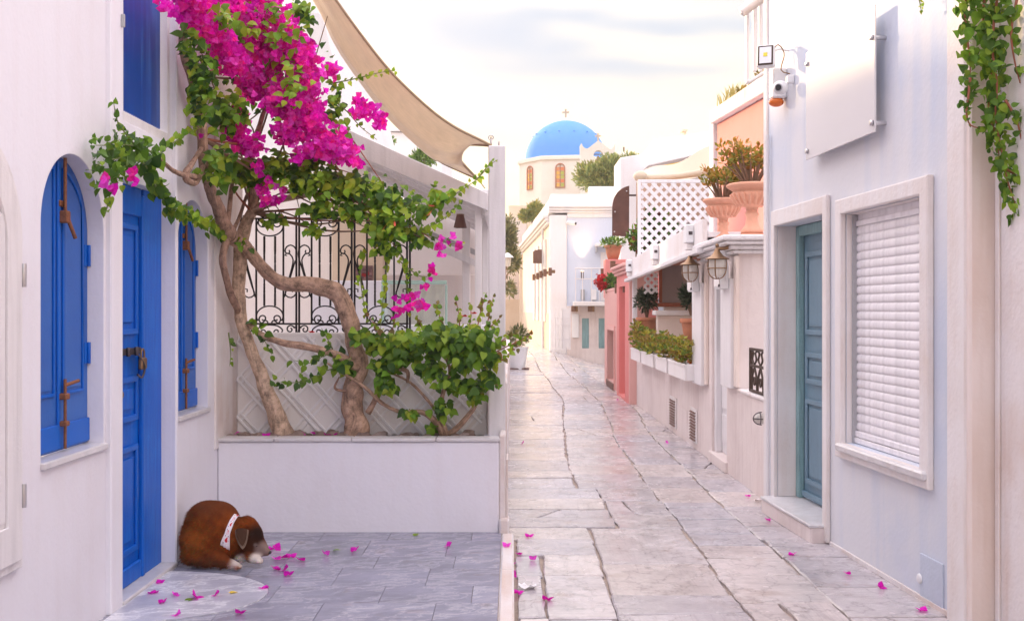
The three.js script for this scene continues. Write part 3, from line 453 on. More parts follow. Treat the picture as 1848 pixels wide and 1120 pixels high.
// leaves or blossoms given as {p, q, s, c}; some as meshes of their own, the rest as one mass
function scatter(name, parent, geos, mats, anyMat, items, singles, massName) {
  const o = OFF.get(parent) || [0, 0, 0];
  const own = items.slice(0, singles), rest = items.slice(singles);
  own.forEach((it, i) => { const m = finish(new THREE.Mesh(geos[i % geos.length], mats[it.k % mats.length])); m.name = name; m.position.set(it.p.x - o[0], it.p.y - o[1], it.p.z - o[2]); m.quaternion.copy(it.q); m.scale.setScalar(it.s); parent.add(m); });
  if (!rest.length) return;
  geos.forEach((geo, gi) => { const sub = rest.filter((_, i) => i % geos.length === gi); if (!sub.length) return; const im = finish(new THREE.InstancedMesh(geo, anyMat, sub.length)); im.name = massName; im.userData.kind = 'stuff'; const c = new THREE.Color();
    sub.forEach((it, i) => { im.setMatrixAt(i, _m.compose(V(it.p.x - o[0], it.p.y - o[1], it.p.z - o[2]), it.q, V(it.s, it.s, it.s))); im.setColorAt(i, c.setRGB(...it.c)); }); parent.add(im); });
}
const LEAFC = [[0.070, 0.165, 0.016], [0.115, 0.245, 0.018], [0.185, 0.34, 0.022], [0.27, 0.41, 0.03], [0.042, 0.110, 0.018]], BRACTC = [[0.93, 0.015, 0.64], [0.86, 0.010, 0.58], [0.96, 0.10, 0.76], [0.78, 0.008, 0.50], [0.90, 0.03, 0.42]];
const vary = (c, r, a = 0.25) => { const f = 1 + (r() - 0.5) * a * 2; return c.map((v, i) => v * f * (1 + (r() - 0.5) * a * 0.5)); };
function bushItems(r, n, centre, rad, size, cols, { shell = 0.35, out = 0.8, up = 0.3 } = {}) {       // leaves through a lumpy volume
  const it = []; const ph = [r() * 6, r() * 6, r() * 6];
  for (let i = 0; i < n; i++) { const d = V(r() * 2 - 1, r() * 2 - 1, r() * 2 - 1); if (d.lengthSq() > 1 || d.lengthSq() < 0.01) { i--; continue; } d.normalize();
    const lump = 0.82 + 0.18 * Math.sin(d.x * 5 + ph[0]) * Math.sin(d.y * 5 + ph[1]) + 0.14 * Math.sin(d.z * 9 + ph[2] + d.x * 6);
    const q = Math.pow(r(), shell) * lump; const p = V(centre.x + d.x * rad[0] * q, centre.y + d.y * rad[1] * q, centre.z + d.z * rad[2] * q);
    const dir = d.clone().multiplyScalar(out).add(V(r() - 0.5, r() - 0.5 + up, r() - 0.5)); const k = Math.floor(r() * cols.length);
    it.push({ p, q: dirQuat(dir, r() * 6.28), s: size * (0.65 + r() * 0.7), k, c: vary(cols[k], r) }); }
  return it;
}
// ---------------------------------------------------------------- pale blue house on the right
const RF = frame(2.42, 5.9, 0.0655);
const U = (px, w = 0) => RF.u(px, w), Y = (px, py, w = 0) => RF.y(px, py, w);
{
  const H = local(thing('house', 'pale blue plastered house with roller shutter and blue grey door', 'house', [2.42, 0, -5.9], null, RF.th));
  const dF = U(1404), dN = U(1492), wF = U(1528), wN = U(1672), dTop = Y(1404, 408), wTop = Y(1541, 383), wBot = Y(1672, 846), far = 3.24;
  const s = rect(-0.16, far, 0, 6.2); s.holes.push(rect(dN, dF, 0.14, dTop), rect(wN, wF, wBot, wTop));
  part('wall', wallX(s, 0, 0.42, 0.004), M.blueWall, H);
  const trim = (a, b, c, d, t, bot) => { const o = bot ? rect(a - t, b + t, c - t, d + t) : rect(a - t, b + t, 0.0, d + t); o.holes.push(rect(a, b, bot ? c : -0.01, d)); return o; };
  const dT = new THREE.Shape(); const t1 = 0.085; [[dN - t1, 0.02], [dN - t1, dTop + 0.13], [dF + 0.08, dTop + 0.13], [dF + 0.08, 0.02], [dF, 0.02], [dF, dTop], [dN, dTop], [dN, 0.02]].forEach((p, i) => (i ? dT.lineTo(...p) : dT.moveTo(...p))); dT.closePath();
  part('door_surround', wallX(dT, -0.035, -0.001, 0.008), M.trim, H);
  for (const [a, b] of [[dF - 0.006, dF - 0.002], [dN + 0.002, dN + 0.006]]) part('jamb', bx(0.001, 0.199, 0.145, dTop - 0.002, -b, -a, 0.001), M.trim, H);
  const step = part('doorstep', bx(-0.13, 0.22, 0.0, 0.118, -(dF + 0.03), -(dN - 0.04), 0.008), M.creamLow, H); part('tread', bx(-0.14, 0.22, 0.119, 0.143, -(dF + 0.035), -(dN - 0.045), 0.006), M.marbleSill, step);
  // door leaf set back in the wall
  const dw = 0.20, D = part('door', bx(dw, dw + 0.05, 0.16, dTop, -dF, -dN, 0.003), M.doorGrey, H);
  part('frame', [bx(dw - 0.05, dw, 0.145, dTop - 0.005, -dF + 0.008, -dF + 0.085, 0.006), bx(dw - 0.05, dw, dTop - 0.09, dTop - 0.004, -dF + 0.087, -dN - 0.003, 0.006)], M.teal, D);
  const l0 = dN + 0.02, l1 = dF - 0.10, lm = (l0 + l1) / 2;
  for (const [y0, y1] of [[0.28, 0.98], [1.10, 1.36], [1.50, 2.18]]) { const o = rect(l0 + 0.06, l1 - 0.05, y0, y1); o.holes.push(rect(l0 + 0.105, l1 - 0.095, y0 + 0.045, y1 - 0.045)); part('moulding', wallX(o, dw - 0.022, dw, 0.008), M.doorGrey, D); part('panel', wallX(rect(l0 + 0.13, l1 - 0.12, y0 + 0.07, y1 - 0.07), dw - 0.012, dw, 0.005), M.doorGrey, D); }
  part('weather_bar', bx(dw - 0.03, dw, 0.165, 0.215, -l1, -l0, 0.006), M.doorGrey, D);
  // roller shutter window
  part('window_surround', wallX(trim(wN, wF, wBot, wTop, 0.105, true), -0.045, -0.001, 0.010), M.trim, H);
  part('window_reveal', [bx(0.001, 0.074, wBot, wTop - 0.007, -wF + 0.002, -wF + 0.006, 0.001), bx(0.001, 0.074, wTop - 0.006, wTop - 0.002, -wF + 0.002, -wN - 0.002, 0.001)], M.trim, H);
  part('sill', bx(-0.075, 0.06, wBot - 0.055, wBot - 0.002, -(wF + 0.03), -(wN - 0.10), 0.012), M.marbleSill, H);
  const S = part('roller_shutter', bx(0.075, 0.12, wBot, wTop, -wF, -wN, 0.002), M.shutterWhite, H);
  const ns = 24, sh = (wTop - 0.09 - wBot - 0.09) / ns, prof = new THREE.Shape(); prof.moveTo(0, 0.003); prof.lineTo(-0.007, 0.006); prof.bezierCurveTo(-0.016, sh * 0.25, -0.014, sh * 0.8, -0.004, sh - 0.003); prof.lineTo(0, sh - 0.003); prof.closePath();
  const slat = uvm(new THREE.ExtrudeGeometry(prof, { depth: wF - wN - 0.03, bevelEnabled: false, curveSegments: 6 }).translate(0.076, 0, -(wF - 0.015)));
  for (let k = 0; k < ns; k++) { const m = part('slat', slat, M.shutterWhite, S, true); m.position.y = wBot + 0.09 + k * sh; }
  part('bottom_bar', [bx(0.048, 0.076, wBot + 0.004, wBot + 0.042, -wF + 0.01, -wN - 0.01, 0.004), bx(0.052, 0.076, wBot + 0.046, wBot + 0.088, -wF + 0.01, -wN - 0.01, 0.006)], M.shutterWhite, S);
  part('guide_rail', bx(0.035, 0.078, wBot, wTop - 0.008, -wF + 0.007, -wF + 0.022, 0.003), M.plasticGrey, S);
  part('head_slat', bx(0.06, 0.076, wTop - 0.088, wTop - 0.05, -wF + 0.016, -wN, 0.004), M.shutterWhite, S);
  // corner strips, cable, hatch
  part('corner_strip', [bx(-0.018, 0.3, 0.0, 6.2, -far - 0.03, -far + 0.07, 0.01)], M.trim, H);
  part('drain_pipe', rod(V(-0.03, 0.1, -far + 0.13), V(-0.03, 3.2, -far + 0.13), 0.016, 10), M.paintWhite, H);
  const hx = U(1664), hatch = part('meter_hatch', bx(-0.010, 0, 0.02, Y(1664, 997), -hx, 0.01, 0.003), M.blueWallLow, H); part('keyhole_cover', at(lathe([[0, 0.012], [0.02, 0.012], [0.028, 0.006], [0.03, 0]], 20).rotateZ(Math.PI / 2), -0.011, Y(1663, 1043), -hx + 0.0), M.plasticWhite, hatch);
  part('plinth', bx(-0.012, 0, 0, 0.035, -dN + 0.09, 0.12, 0.004), M.whiteOld, H);
}
{ // pilaster and the wall beside the camera
  const H = local(thing('house', 'white house nearest on the right with broad corner pilaster', 'house', [2.42, 0, -5.9], null, RF.th));
  part('pilaster', bx(-0.03, 0.3, -0.02, 6.2, U(1742, -0.03) * -1, -U(1708, -0.03), 0.012), M.trim, H);
  const n = U(1742, -0.03); part('return', bx(-0.026, 0.3, -0.02, 6.2, -n + 0.001, -n + 0.05, 0.01), plaster([0.79, 0.70, 0.665], 0.25, 0.2, [0.86, 0.78, 0.72], 0.003), H);
  part('wall', bx(0.105, 0.5, -0.02, 6.2, -n + 0.052, 7, 0.004), M.whiteOld, H);
  const q = -n + 0.09; part('groove_strip', bx(0.09, 0.104, -0.02, 6.2, q, q + 0.03, 0.004), M.whiteOld, H);
}
{ // frosted sign panel on stand-offs
  const w = -0.085, a = U(1579, w), b = U(1455, w), y0 = (Y(1457, 290, w) + Y(1583, 233, w)) / 2, y1 = (Y(1455, 100, w) + Y(1579, 3, w)) / 2;
  const S = local(thing('sign_panel', 'large blank frosted panel on steel stand-offs above the roller shutter', 'sign', [2.42, 0, -5.9], null, RF.th));
  part('panel', bx(w, w + 0.012, y0, y1, -b, -a, 0.002), phys([0.84, 0.82, 0.83], 0.16, { transmission: 0.25, thickness: 0 }), S);
  for (const [u, y] of [[a + 0.03, y0 + 0.06], [a + 0.03, y1 - 0.2], [b - 0.04, y0 + 0.06], [b - 0.04, y1 - 0.09]]) part('stand_off', [rod(V(w - 0.018, y, -u), V(w - 0.001, y, -u), 0.019, 14), rod(V(w + 0.013, y, -u), V(0.001, y, -u), 0.014, 14)], M.steel, S);
}
{ // floodlight, siren, dome camera near the far corner
  const u = U(1395, -0.12), P = (px, py, w) => V(w, Y(px, py, w), -U(px, w));
  const c = P(1382, 100, -0.20), L = local(thing('floodlight', 'square silver floodlight with yellow diode on the house corner', 'floodlight', [2.42, 0, -5.9], null, RF.th));
  const rot = (g) => g.rotateX(-0.12).rotateY(-0.42).translate(c.x, c.y, c.z);
  part('housing', rot(bx(-0.072, 0.072, -0.092, 0.092, -0.06, 0.0, 0.012)), M.plasticWhite, L);
  part('bezel', rot(bx(-0.060, 0.060, -0.080, 0.080, 0.001, 0.008, 0.003)), M.ironBrown, L);
  part('reflector', rot(bx(-0.048, 0.048, -0.068, 0.068, 0.009, 0.013, 0.002)), M.steel, L);
  part('diode', rot(bx(-0.016, 0.016, -0.012, 0.020, 0.014, 0.017, 0.002)), M.ledYellow, L);
  part('bracket', [wire([V(c.x + 0.05, c.y, c.z - 0.05), V(c.x + 0.11, c.y + 0.06, c.z - 0.04), V(0.0, c.y + 0.05, c.z - 0.03)], 0.009)], M.plasticWhite, L);
  part('cable', wire([V(c.x + 0.05, c.y - 0.02, c.z - 0.06), V(c.x + 0.10, c.y + 0.09, c.z), V(c.x + 0.15, c.y + 0.02, c.z + 0.01), V(c.x + 0.13, c.y - 0.12, c.z), V(-0.005, c.y - 0.15, c.z + 0.02)], 0.005), M.brass, L);
  const e = P(1396, 150, -0.10), S = local(thing('alarm_siren', 'white alarm box with orange beacon below the floodlight', 'alarm', [2.42, 0, -5.9], null, RF.th));
  part('box', bx(-0.12, -0.001, e.y - 0.13, e.y + 0.12, e.z - 0.06, e.z + 0.06, 0.014), M.plasticWhite, S);
  for (let k = 0; k < 6; k++) part('slot', bx(-0.123, -0.120, e.y + 0.02 + k * 0.014, e.y + 0.028 + k * 0.014, e.z - 0.045, e.z + 0.02, 0.001), M.plasticGrey, S);
  part('beacon', at(new THREE.SphereGeometry(0.062, 20, 14).scale(1, 0.62, 0.9), -0.075, e.y - 0.155, e.z), M.plasticOrange, S);
  const K = local(thing('security_camera', 'white dome security camera with dark lens beside alarm box', 'camera', [2.42, 0, -5.9], null, RF.th)), k = P(1409, 158, -0.11);
  part('mount', bx(-0.06, -0.001, k.y + 0.035, k.y + 0.10, k.z - 0.025, k.z + 0.025, 0.008), M.plasticWhite, K);
  part('body', at(new THREE.SphereGeometry(0.056, 24, 18).scale(1.1, 1, 1), k.x, k.y, k.z), M.plasticWhite, K);
  const q = dirQuat(V(-0.55, -0.15, 0.8), 0), lens = (r0, h, o) => new THREE.CylinderGeometry(r0, r0, h, 20).translate(0, o, 0).applyQuaternion(q).translate(k.x, k.y, k.z);
  part('lens', lens(0.024, 0.03, 0.046), M.lens, K); part('lens_ring', [new THREE.TorusGeometry(0.026, 0.006, 8, 20).rotateX(Math.PI / 2).translate(0, 0.053, 0).applyQuaternion(q).translate(k.x, k.y, k.z)], M.plasticGrey, K);
}
// ---------------------------------------------------------------- cream building with pilasters, canopy and flower boxes
const CX = 2.25, cd = (px, X = CX) => F * X / (px - 924), cy = (px, py, X = CX) => EYE - (py - 560) * cd(px, X) / F;
{
  const H = thing('cream_building', 'cream plastered building with cornice, white pilasters and white canopy', 'building', [CX, 0, -13]);
  const dr0 = 11.02, dr1 = 11.86;
  const s = shp([[9.12, 0], [9.12, 0.89], [10.45, 0.89], [10.45, 2.3], [12.78, 2.3], [12.78, 1.22], [19.05, 1.22], [19.05, 0]]); s.holes.push(rect(dr0, dr1, 0.10, 2.12));
  part('wall', wallX(s, CX, CX + 0.30, 0.005), M.creamLow, H);
  part('front_wall', bx(CX + 0.301, CX + 1.6, 0.89, 2.3, -10.75, -10.452, 0.01), M.cream, H);
  part('ledge', bx(CX - 0.02, CX + 0.5, 0.893, 0.925, -10.44, -9.12, 0.008), M.whiteOld, H);
  part('ledge_wall', bx(CX + 0.301, CX + 1.6, 0, 0.89, -10.45, -9.2, 0.01), M.creamLow, H);
  part('side_pier', bx(CX - 0.012, CX + 0.2, 0, 2.24, -9.2, -9.10, 0.01), M.trim, H);
  const cor = (o, y0, y1) => bx(CX - o, CX + 1.7, y0, y1, -12.2, -10.45 + o, 0.012);
  part('cornice', [cor(0.07, 2.262, 2.30), cor(0.11, 2.302, 2.345), cor(0.16, 2.347, 2.385), cor(0.19, 2.387, 2.44)], M.paintWhite, H);
  for (const [a, b, lo] of [[12.12, 12.72, 0.83], [10.50, 10.98, 0.92]]) { part('pilaster', bx(CX - 0.075, CX - 0.001, lo, 2.02, -b, -a, 0.008), M.paintWhite, H); part('pilaster_side', bx(CX - 0.04, CX - 0.001, lo + 0.02, 2.24, -a + 0.002, -a + 0.10, 0.006), M.cream, H); }
  const D = part('door', bx(CX + 0.10, CX + 0.15, 0.12, 2.12, -dr1, -dr0, 0.004), M.paintWhite, H);
  for (const [y0, y1] of [[0.25, 0.55], [0.62, 0.95], [1.0, 1.16]]) part('panel', bx(CX + 0.085, CX + 0.099, y0, y1, -dr1 + 0.16, -dr0 - 0.13, 0.006), M.paintWhite, D);
  part('door_frame', [bx(CX + 0.03, CX + 0.10, 0.12, 2.11, -dr1 + 0.002, -dr1 + 0.10, 0.006)], M.paintWhite, D);
  part('glass', bx(CX + 0.09, CX + 0.099, 1.24, 2.04, -dr1 + 0.15, -dr0 - 0.13, 0.002), M.lens, D);
  part('letter_ring', new THREE.TorusGeometry(0.028, 0.008, 8, 18).rotateY(Math.PI / 2).translate(CX + 0.095, 0.98, -dr1 + 0.30), M.steel, D);
  for (let k = 0; k < 4; k++) part('glass_bar', rod(V(CX + 0.082, 1.24, -dr1 + 0.19 + k * 0.14), V(CX + 0.082, 2.04, -dr1 + 0.19 + k * 0.14), 0.009, 6), M.ironBrown, D);
  part('doorstep', bx(CX - 0.03, CX + 0.16, 0, 0.118, -dr1 - 0.05, -dr0 + 0.05, 0.008), M.creamLow, H);
  // vents and hatch in the base
  for (const [a, b] of [[14.35, 14.9], [12.75, 13.2]]) { const v = part('vent', bx(CX - 0.018, CX - 0.001, 0.08, 0.50, -b, -a, 0.004), M.trim, H); for (let k = 0; k < 10; k++) { const g = bx(-0.012, 0.012, -0.003, 0.003, -(b - a) / 2 + 0.04, (b - a) / 2 - 0.04, 0.001); g.rotateZ(0.7).translate(CX - 0.026, 0.115 + k * 0.037, -(a + b) / 2); part('slat', g, M.woodOld, v); } }
  part('hatch', bx(CX - 0.006, CX - 0.001, 0.04, 0.42, -14.2, -13.5, 0.002), M.creamLow, H);
  part('wall_top', bx(CX - 0.015, CX + 0.32, 1.222, 1.26, -19.05, -12.8, 0.008), M.whiteOld, H);
  // canopy: fascia, gutter, roof, corner post, housings
  const C = part('canopy', bx(2.14, 3.9, 2.50, 2.56, -19.0, -11.5, 0.01), M.paintWhite, H);
  const fas = shp([[11.5, 2.40], [11.5, 2.70], [18.9, 2.58], [18.9, 2.28]]); part('fascia', wallX(fas, 2.08, 2.138, 0.006), M.trim, C);
  const gut = shp([[11.5, 2.33], [11.5, 2.385], [18.95, 2.265], [18.95, 2.21]]); part('gutter', wallX(gut, 2.02, 2.10, 0.008), M.paintWhite, C);
  for (const d of [12.0, 14.9, 18.2]) { const y = 2.70 - (d - 11.5) * 0.0162; part('housing', bx(1.99, 2.079, y - 0.22, y - 0.01, -d - 0.22, -d, 0.01), M.plasticWhite, C); part('housing_foot', bx(2.0, 2.079, y - 0.30, y - 0.222, -d - 0.16, -d - 0.04, 0.008), M.trim, C); part('label_plate', bx(2.015, 2.06, y - 0.13, y - 0.09, -d + 0.001, -d + 0.004, 0.001), M.darkMetal, C); }
  part('corner_post', bx(2.16, 2.24, 1.26, 2.27, -18.9, -18.8, 0.006), M.paintWhite, H);
  // the shop front facing down the street below the canopy
  const zb = -17.6, FW = part('shop_front', bx(2.56, 4.2, 0.4, 2.5, zb - 0.2, zb, 0.006), M.cream, H);
  const bx0 = 2.46, pxX = (px, d) => (px - 924) * d / F;
  part('counter', bx(pxX(1187, 16.9), 4.2, 0.4, 1.62, -17.1, -16.9, 0.01), M.cream, FW); part('counter_top', bx(pxX(1183, 16.8), 4.2, 1.622, 1.70, -17.2, -16.8, 0.012), M.trim, FW);
  const wx0 = pxX(1190, 17.55), wx1 = pxX(1275, 17.55), wy0 = EYE + 14 * 17.55 / F, wy1 = EYE + 86 * 17.55 / F;
  part('pane', bx(wx0 + 0.03, wx1, wy0, wy1, zb + 0.001, zb + 0.012, 0.002), std([0.30, 0.235, 0.235], 0.25), FW);
  part('window_frame', [bx(wx0, wx0 + 0.05, wy0, wy1 + 0.05, zb + 0.001, zb + 0.05, 0.006), bx(wx0 + 0.052, wx1, wy1, wy1 + 0.05, zb + 0.001, zb + 0.05, 0.006)], M.woodRed, FW); part('window_sill', bx(wx0 - 0.03, wx1, wy0 - 0.07, wy0 - 0.002, zb + 0.001, zb + 0.09, 0.008), M.woodRed, FW);
  for (const [x0, x1, y0, y1] of [[pxX(1163, 17.4), pxX(1187, 17.4), 1.98, 2.45], [pxX(1195, 17.4), pxX(1280, 17.4), 2.5, 2.72]]) for (const [sl, z] of [[1, 0], [-1, 0.009]]) for (const [[ax, ay], [bx_, by]] of latticeLines(x0, x1, y0, y1, 0.12, sl)) { const L = Math.hypot(bx_ - ax, by - ay); part('lattice_slat', bx(-L / 2, L / 2, -0.02, 0.02, 0, 0.008, 0.001).rotateZ(Math.atan2(by - ay, bx_ - ax)).translate((ax + bx_) / 2, (ay + by) / 2, -17.4 + z), M.paintWhite, FW); }
  part('soffit_board', bx(2.3, 4.2, 2.44, 2.5, -17.39, -12, 0.01), M.woodRed, FW);
}
{ // lattice screen on the roof terrace
  const d = 19, X = (px) => (px - 924) * d / F, y0 = 2.60, y1 = EYE + 236 * d / F, S = thing('lattice_screen', 'white diagonal lattice screen on the roof above the canopy', 'screen', [X(1152), 2.6, -d]);
  part('frame', [bx(X(1151), X(1157), y0, y1, -d - 0.03, -d + 0.03, 0.006), bx(X(1157) + 0.001, X(1300), y1 - 0.06, y1, -d - 0.03, -d + 0.03, 0.006), bx(X(1157) + 0.001, X(1300), y0, y0 + 0.05, -d - 0.03, -d + 0.03, 0.006)], M.paintWhite, S);
  for (const [sl, z] of [[1, 0], [-1, 0.013]]) for (const [[ax, ay], [bx_, by]] of latticeLines(X(1157), X(1298), y0 + 0.05, y1 - 0.06, 0.175, sl)) { const L = Math.hypot(bx_ - ax, by - ay); part('slat', bx(-L / 2, L / 2, -0.03, 0.03, 0, 0.012, 0.002).rotateZ(Math.atan2(by - ay, bx_ - ax)).translate((ax + bx_) / 2, (ay + by) / 2, -d + z), M.paintWhite, S); }
  single('terrace_panel', 'plain white board standing behind the lower half of the lattice screen', 'board', bx(X(1225), X(1290), y0, EYE + 175 * d / F, -d - 0.5, -d - 0.44, 0.01), M.paintWhite);
  single('canvas_panel', 'tan canvas panel hung behind the upper half of the lattice screen', 'panel', bx(X(1153), X(1300), EYE + 165 * d / F, EYE + 236 * d / F, -d - 0.40, -d - 0.38, 0.005), std([0.50, 0.33, 0.24], 0.85));
  { const r = rng(71), S = thing('climber', 'dark green climber seen through the lower left of the lattice screen', 'plant', [X(1190), 2.6, -d - 0.3]); part('stem', rod(V(X(1190), 2.6, -d - 0.3), V(X(1200), 3.3, -d - 0.3), 0.02), M.twig, S); scatter('leaf', S, LEAF, [M.leafG[0]], M.leafAny, bushItems(r, 700, V(X(1188), 3.05, -d - 0.28), [0.45, 0.55, 0.16], 0.10, LEAFC.concat([[0.3, 0.04, 0.03]])), 0, 'leaves'); }
  // the rolled sun blind on its beam
  const B = thing('sun_blind', 'beige canvas blind tied along a beam above the lattice screen', 'blind', [X(1152), 3.9, -d - 0.6]);
  part('beam', limb([W(1150, 322, 19.6), W(1220, 318, 19.6), W(1296, 306, 19.6)], [0.07, 0.06, 0.07], { rad: 10, bump: 0.08 }), M.canvas, B);
  part('roll_end', at(new THREE.SphereGeometry(0.13, 16, 12).scale(1, 0.8, 1), W(1156, 318, 19.5).x, W(1156, 318, 19.5).y, -19.5), M.canvas, B);
  const cv = new THREE.PlaneGeometry(1.5, 0.5, 14, 5), p = cv.attributes.position; for (let i = 0; i < p.count; i++) { const x = p.getX(i) / 1.5 + 0.5, y = p.getY(i) + 0.25; p.setXYZ(i, lerp(W(1160, 0, 20).x, W(1300, 0, 20).x, x), W(1200, 320, 20).y + y * (0.3 + x * 1.0) + 0.05 * Math.sin(x * 9), -20 - 0.15 * Math.sin(x * 5) - y); } cv.computeVertexNormals(); part('canvas', cv, M.canvas, B);
  const A = thing('yellow_awning', 'yellow awning edge above the rolled beige blind', 'awning', [W(1200, 300, 21).x, 4.4, -21]);
  part('valance', poly([[W(1170, 312, 21), W(1232, 298, 21), W(1232, 291, 21), W(1170, 303, 21)], [W(1170, 312, 21.4), W(1232, 298, 21.4), W(1232, 291, 21.4), W(1170, 303, 21.4)], [W(1170, 312, 21), W(1232, 298, 21), W(1232, 298, 21.4), W(1170, 312, 21.4)], [W(1170, 303, 21), W(1232, 291, 21), W(1232, 291, 21.4), W(1170, 303, 21.4)], [W(1170, 312, 21), W(1170, 303, 21), W(1170, 303, 21.4), W(1170, 312, 21.4)], [W(1232, 298, 21), W(1232, 291, 21), W(1232, 291, 21.4), W(1232, 298, 21.4)]]), M.yellow, A);
  part('end_flap', poly([[W(1227, 308, 20.95), W(1237, 308, 20.95), W(1232, 293, 20.95)], [W(1227, 308, 21), W(1237, 308, 21), W(1232, 293, 21)]].concat([[W(1227, 308, 20.95), W(1237, 308, 20.95), W(1237, 308, 21), W(1227, 308, 21)]])), M.yellow, A);
}
// wall lanterns (two alike), junction covers, bulkhead lamp, low railing
function lantern(px, py, X, label, ax) {
  const d = cd(px, X), c = W(px, py, d), L = thing('wall_lantern', label, 'lantern', [c.x, c.y, c.z], 'brass ship lanterns on the cream building'); local(L);
  part('shade', lathe([[0.012, 0.20], [0.022, 0.19], [0.03, 0.165], [0.062, 0.125], [0.118, 0.095], [0.122, 0.088], [0.10, 0.088]], 24), M.brass, L);
  part('glass', lathe([[0.078, 0.086], [0.082, 0.02], [0.07, -0.05], [0.04, -0.085], [0.001, -0.092]], 20), M.glassMilk, L);
  for (let k = 0; k < 4; k++) { const a = k * Math.PI / 2 + 0.4, q = [[0.088, 0.086], [0.092, 0.02], [0.078, -0.056], [0.045, -0.094], [0.0, -0.104]].map(([r, y]) => V(Math.cos(a) * r, y, Math.sin(a) * r)); part('cage_bar', wire(q, 0.006), M.brass, L); }
  part('cage_ring', new THREE.TorusGeometry(0.092, 0.006, 6, 24).rotateX(Math.PI / 2).translate(0, 0.0, 0), M.brass, L);
  part('finial', [at(new THREE.SphereGeometry(0.02, 10, 8), 0, 0.225, 0), rod(V(0, 0.19, 0), V(0, 0.23, 0), 0.011)], M.brass, L);
  part('arm', [wire([V(0.0, 0.195, 0), V(ax * 0.4, 0.20, 0), V(ax * 0.8, 0.235, 0), V(ax, 0.235, 0)], 0.019, 8)], M.brass, L);
  part('wall_plate', [new THREE.CylinderGeometry(0.055, 0.06, 0.025, 18).rotateZ(Math.PI / 2).translate(ax, 0.235, 0), new THREE.CylinderGeometry(0.032, 0.045, 0.05, 18).rotateZ(-Math.PI / 2).translate(ax - 0.03, 0.235, 0)], M.brass, L);
  return L;
}
lantern(1245.5, 492, 2.04, 'brass caged wall lantern farther from camera, over flower boxes', 0.205);
lantern(1294.5, 484, 2.03, 'brass caged wall lantern nearer the camera, beside white door', 0.215);
for (const [d, label] of [[12.35, 'white house-shaped meter cover below farther brass lantern'], [10.70, 'white house-shaped meter cover below nearer brass lantern']]) {
  const B = thing('meter_cover', label, 'cover', [CX - 0.08, 1.92, -d], 'white meter covers on the pilasters'); const e = shp([[-0.16, 1.92], [0.16, 1.92], [0.16, 2.14], [0.0, 2.30], [-0.16, 2.14]]);
  part('cover', wallX(e, CX - 0.16, CX - 0.078, 0.008).translate(0, 0, -d), M.plasticWhite, B); part('lid', bx(CX - 0.172, CX - 0.161, 1.94, 2.08, -d - 0.13, -d + 0.13, 0.004), M.trim, B); part('lock', rod(V(CX - 0.178, 1.95, -d + 0.13), V(CX - 0.165, 1.95, -d + 0.13), 0.014, 8), M.darkMetal, B); part('cable', wire([V(CX - 0.10, 2.24, -d + 0.1), V(CX - 0.12, 2.18, -d + 0.19), V(CX - 0.10, 2.0, -d + 0.18)], 0.007), M.plasticWhite, B);
}
{
  const d = cd(1369, 2.17), y = EYE - 195 * d / F, L = thing('bulkhead_lamp', 'round caged bulkhead lamp low on the cream wall by blue house', 'lamp', [CX, y, -d]);
  part('base', new THREE.CylinderGeometry(0.055, 0.06, 0.03, 20).rotateZ(Math.PI / 2).translate(CX - 0.016, y, -d), M.plasticGrey, L);
  part('glass', at(new THREE.SphereGeometry(0.05, 20, 14).scale(1.25, 1, 1), CX - 0.06, y, -d), M.glassMilk, L);
  for (const a of [0, Math.PI / 2]) { const pts = []; for (let i = 0; i <= 12; i++) { const t = i / 12 * Math.PI, q = Math.cos(t) * 0.056, w = Math.sin(t) * 0.075; pts.push(V(CX - 0.05 - w, y + Math.sin(a) * q, -d + Math.cos(a) * q)); } part('cage_bar', wire(pts, 0.005, 6, 1), M.darkMetal, L); }
  part('cage_ring', new THREE.TorusGeometry(0.054, 0.005, 6, 24).rotateY(Math.PI / 2).translate(CX - 0.07, y, -d), M.darkMetal, L);
  // cast iron guard on the ledge
  const G = thing('ledge_railing', 'small brown cast iron guard on the ledge beside blue house', 'railing', [CX, 0.925, -9.8]), X = CX + 0.03, z0 = -10.02, z1 = -9.30, ya = 0.93, yb = 1.335;
  for (const yy of [yb, 1.18, ya + 0.012]) part('rail', bx(X - 0.015, X + 0.015, yy - 0.012, yy + 0.012, z0, z1, 0.004), M.ironBrown, G);
  part('end_post', bx(X - 0.016, X + 0.016, ya, yb + 0.012, z0 - 0.034, z0 - 0.002, 0.004), M.ironBrown, G);
  for (let k = 0; k < 3; k++) { const c = z0 + 0.13 + k * 0.24; for (const s of [-1, 1]) { part('scroll', wire([V(X, ya + 0.02, c + s * 0.11), V(X, 1.06, c + s * 0.09), V(X, 1.14, c + s * 0.03), V(X, 1.165, c)], 0.011), M.ironBrown, G); part('scroll', wire([V(X, 1.0, c), V(X, 1.02, c + s * 0.04), V(X, 1.06, c + s * 0.04), V(X, 1.07, c + s * 0.015)], 0.010), M.ironBrown, G); part('scroll', wire([V(X, 1.19, c), V(X, 1.24, c + s * 0.08), V(X, 1.30, c + s * 0.04), V(X, 1.32, c + s * 0.10)], 0.010), M.ironBrown, G); } }
}
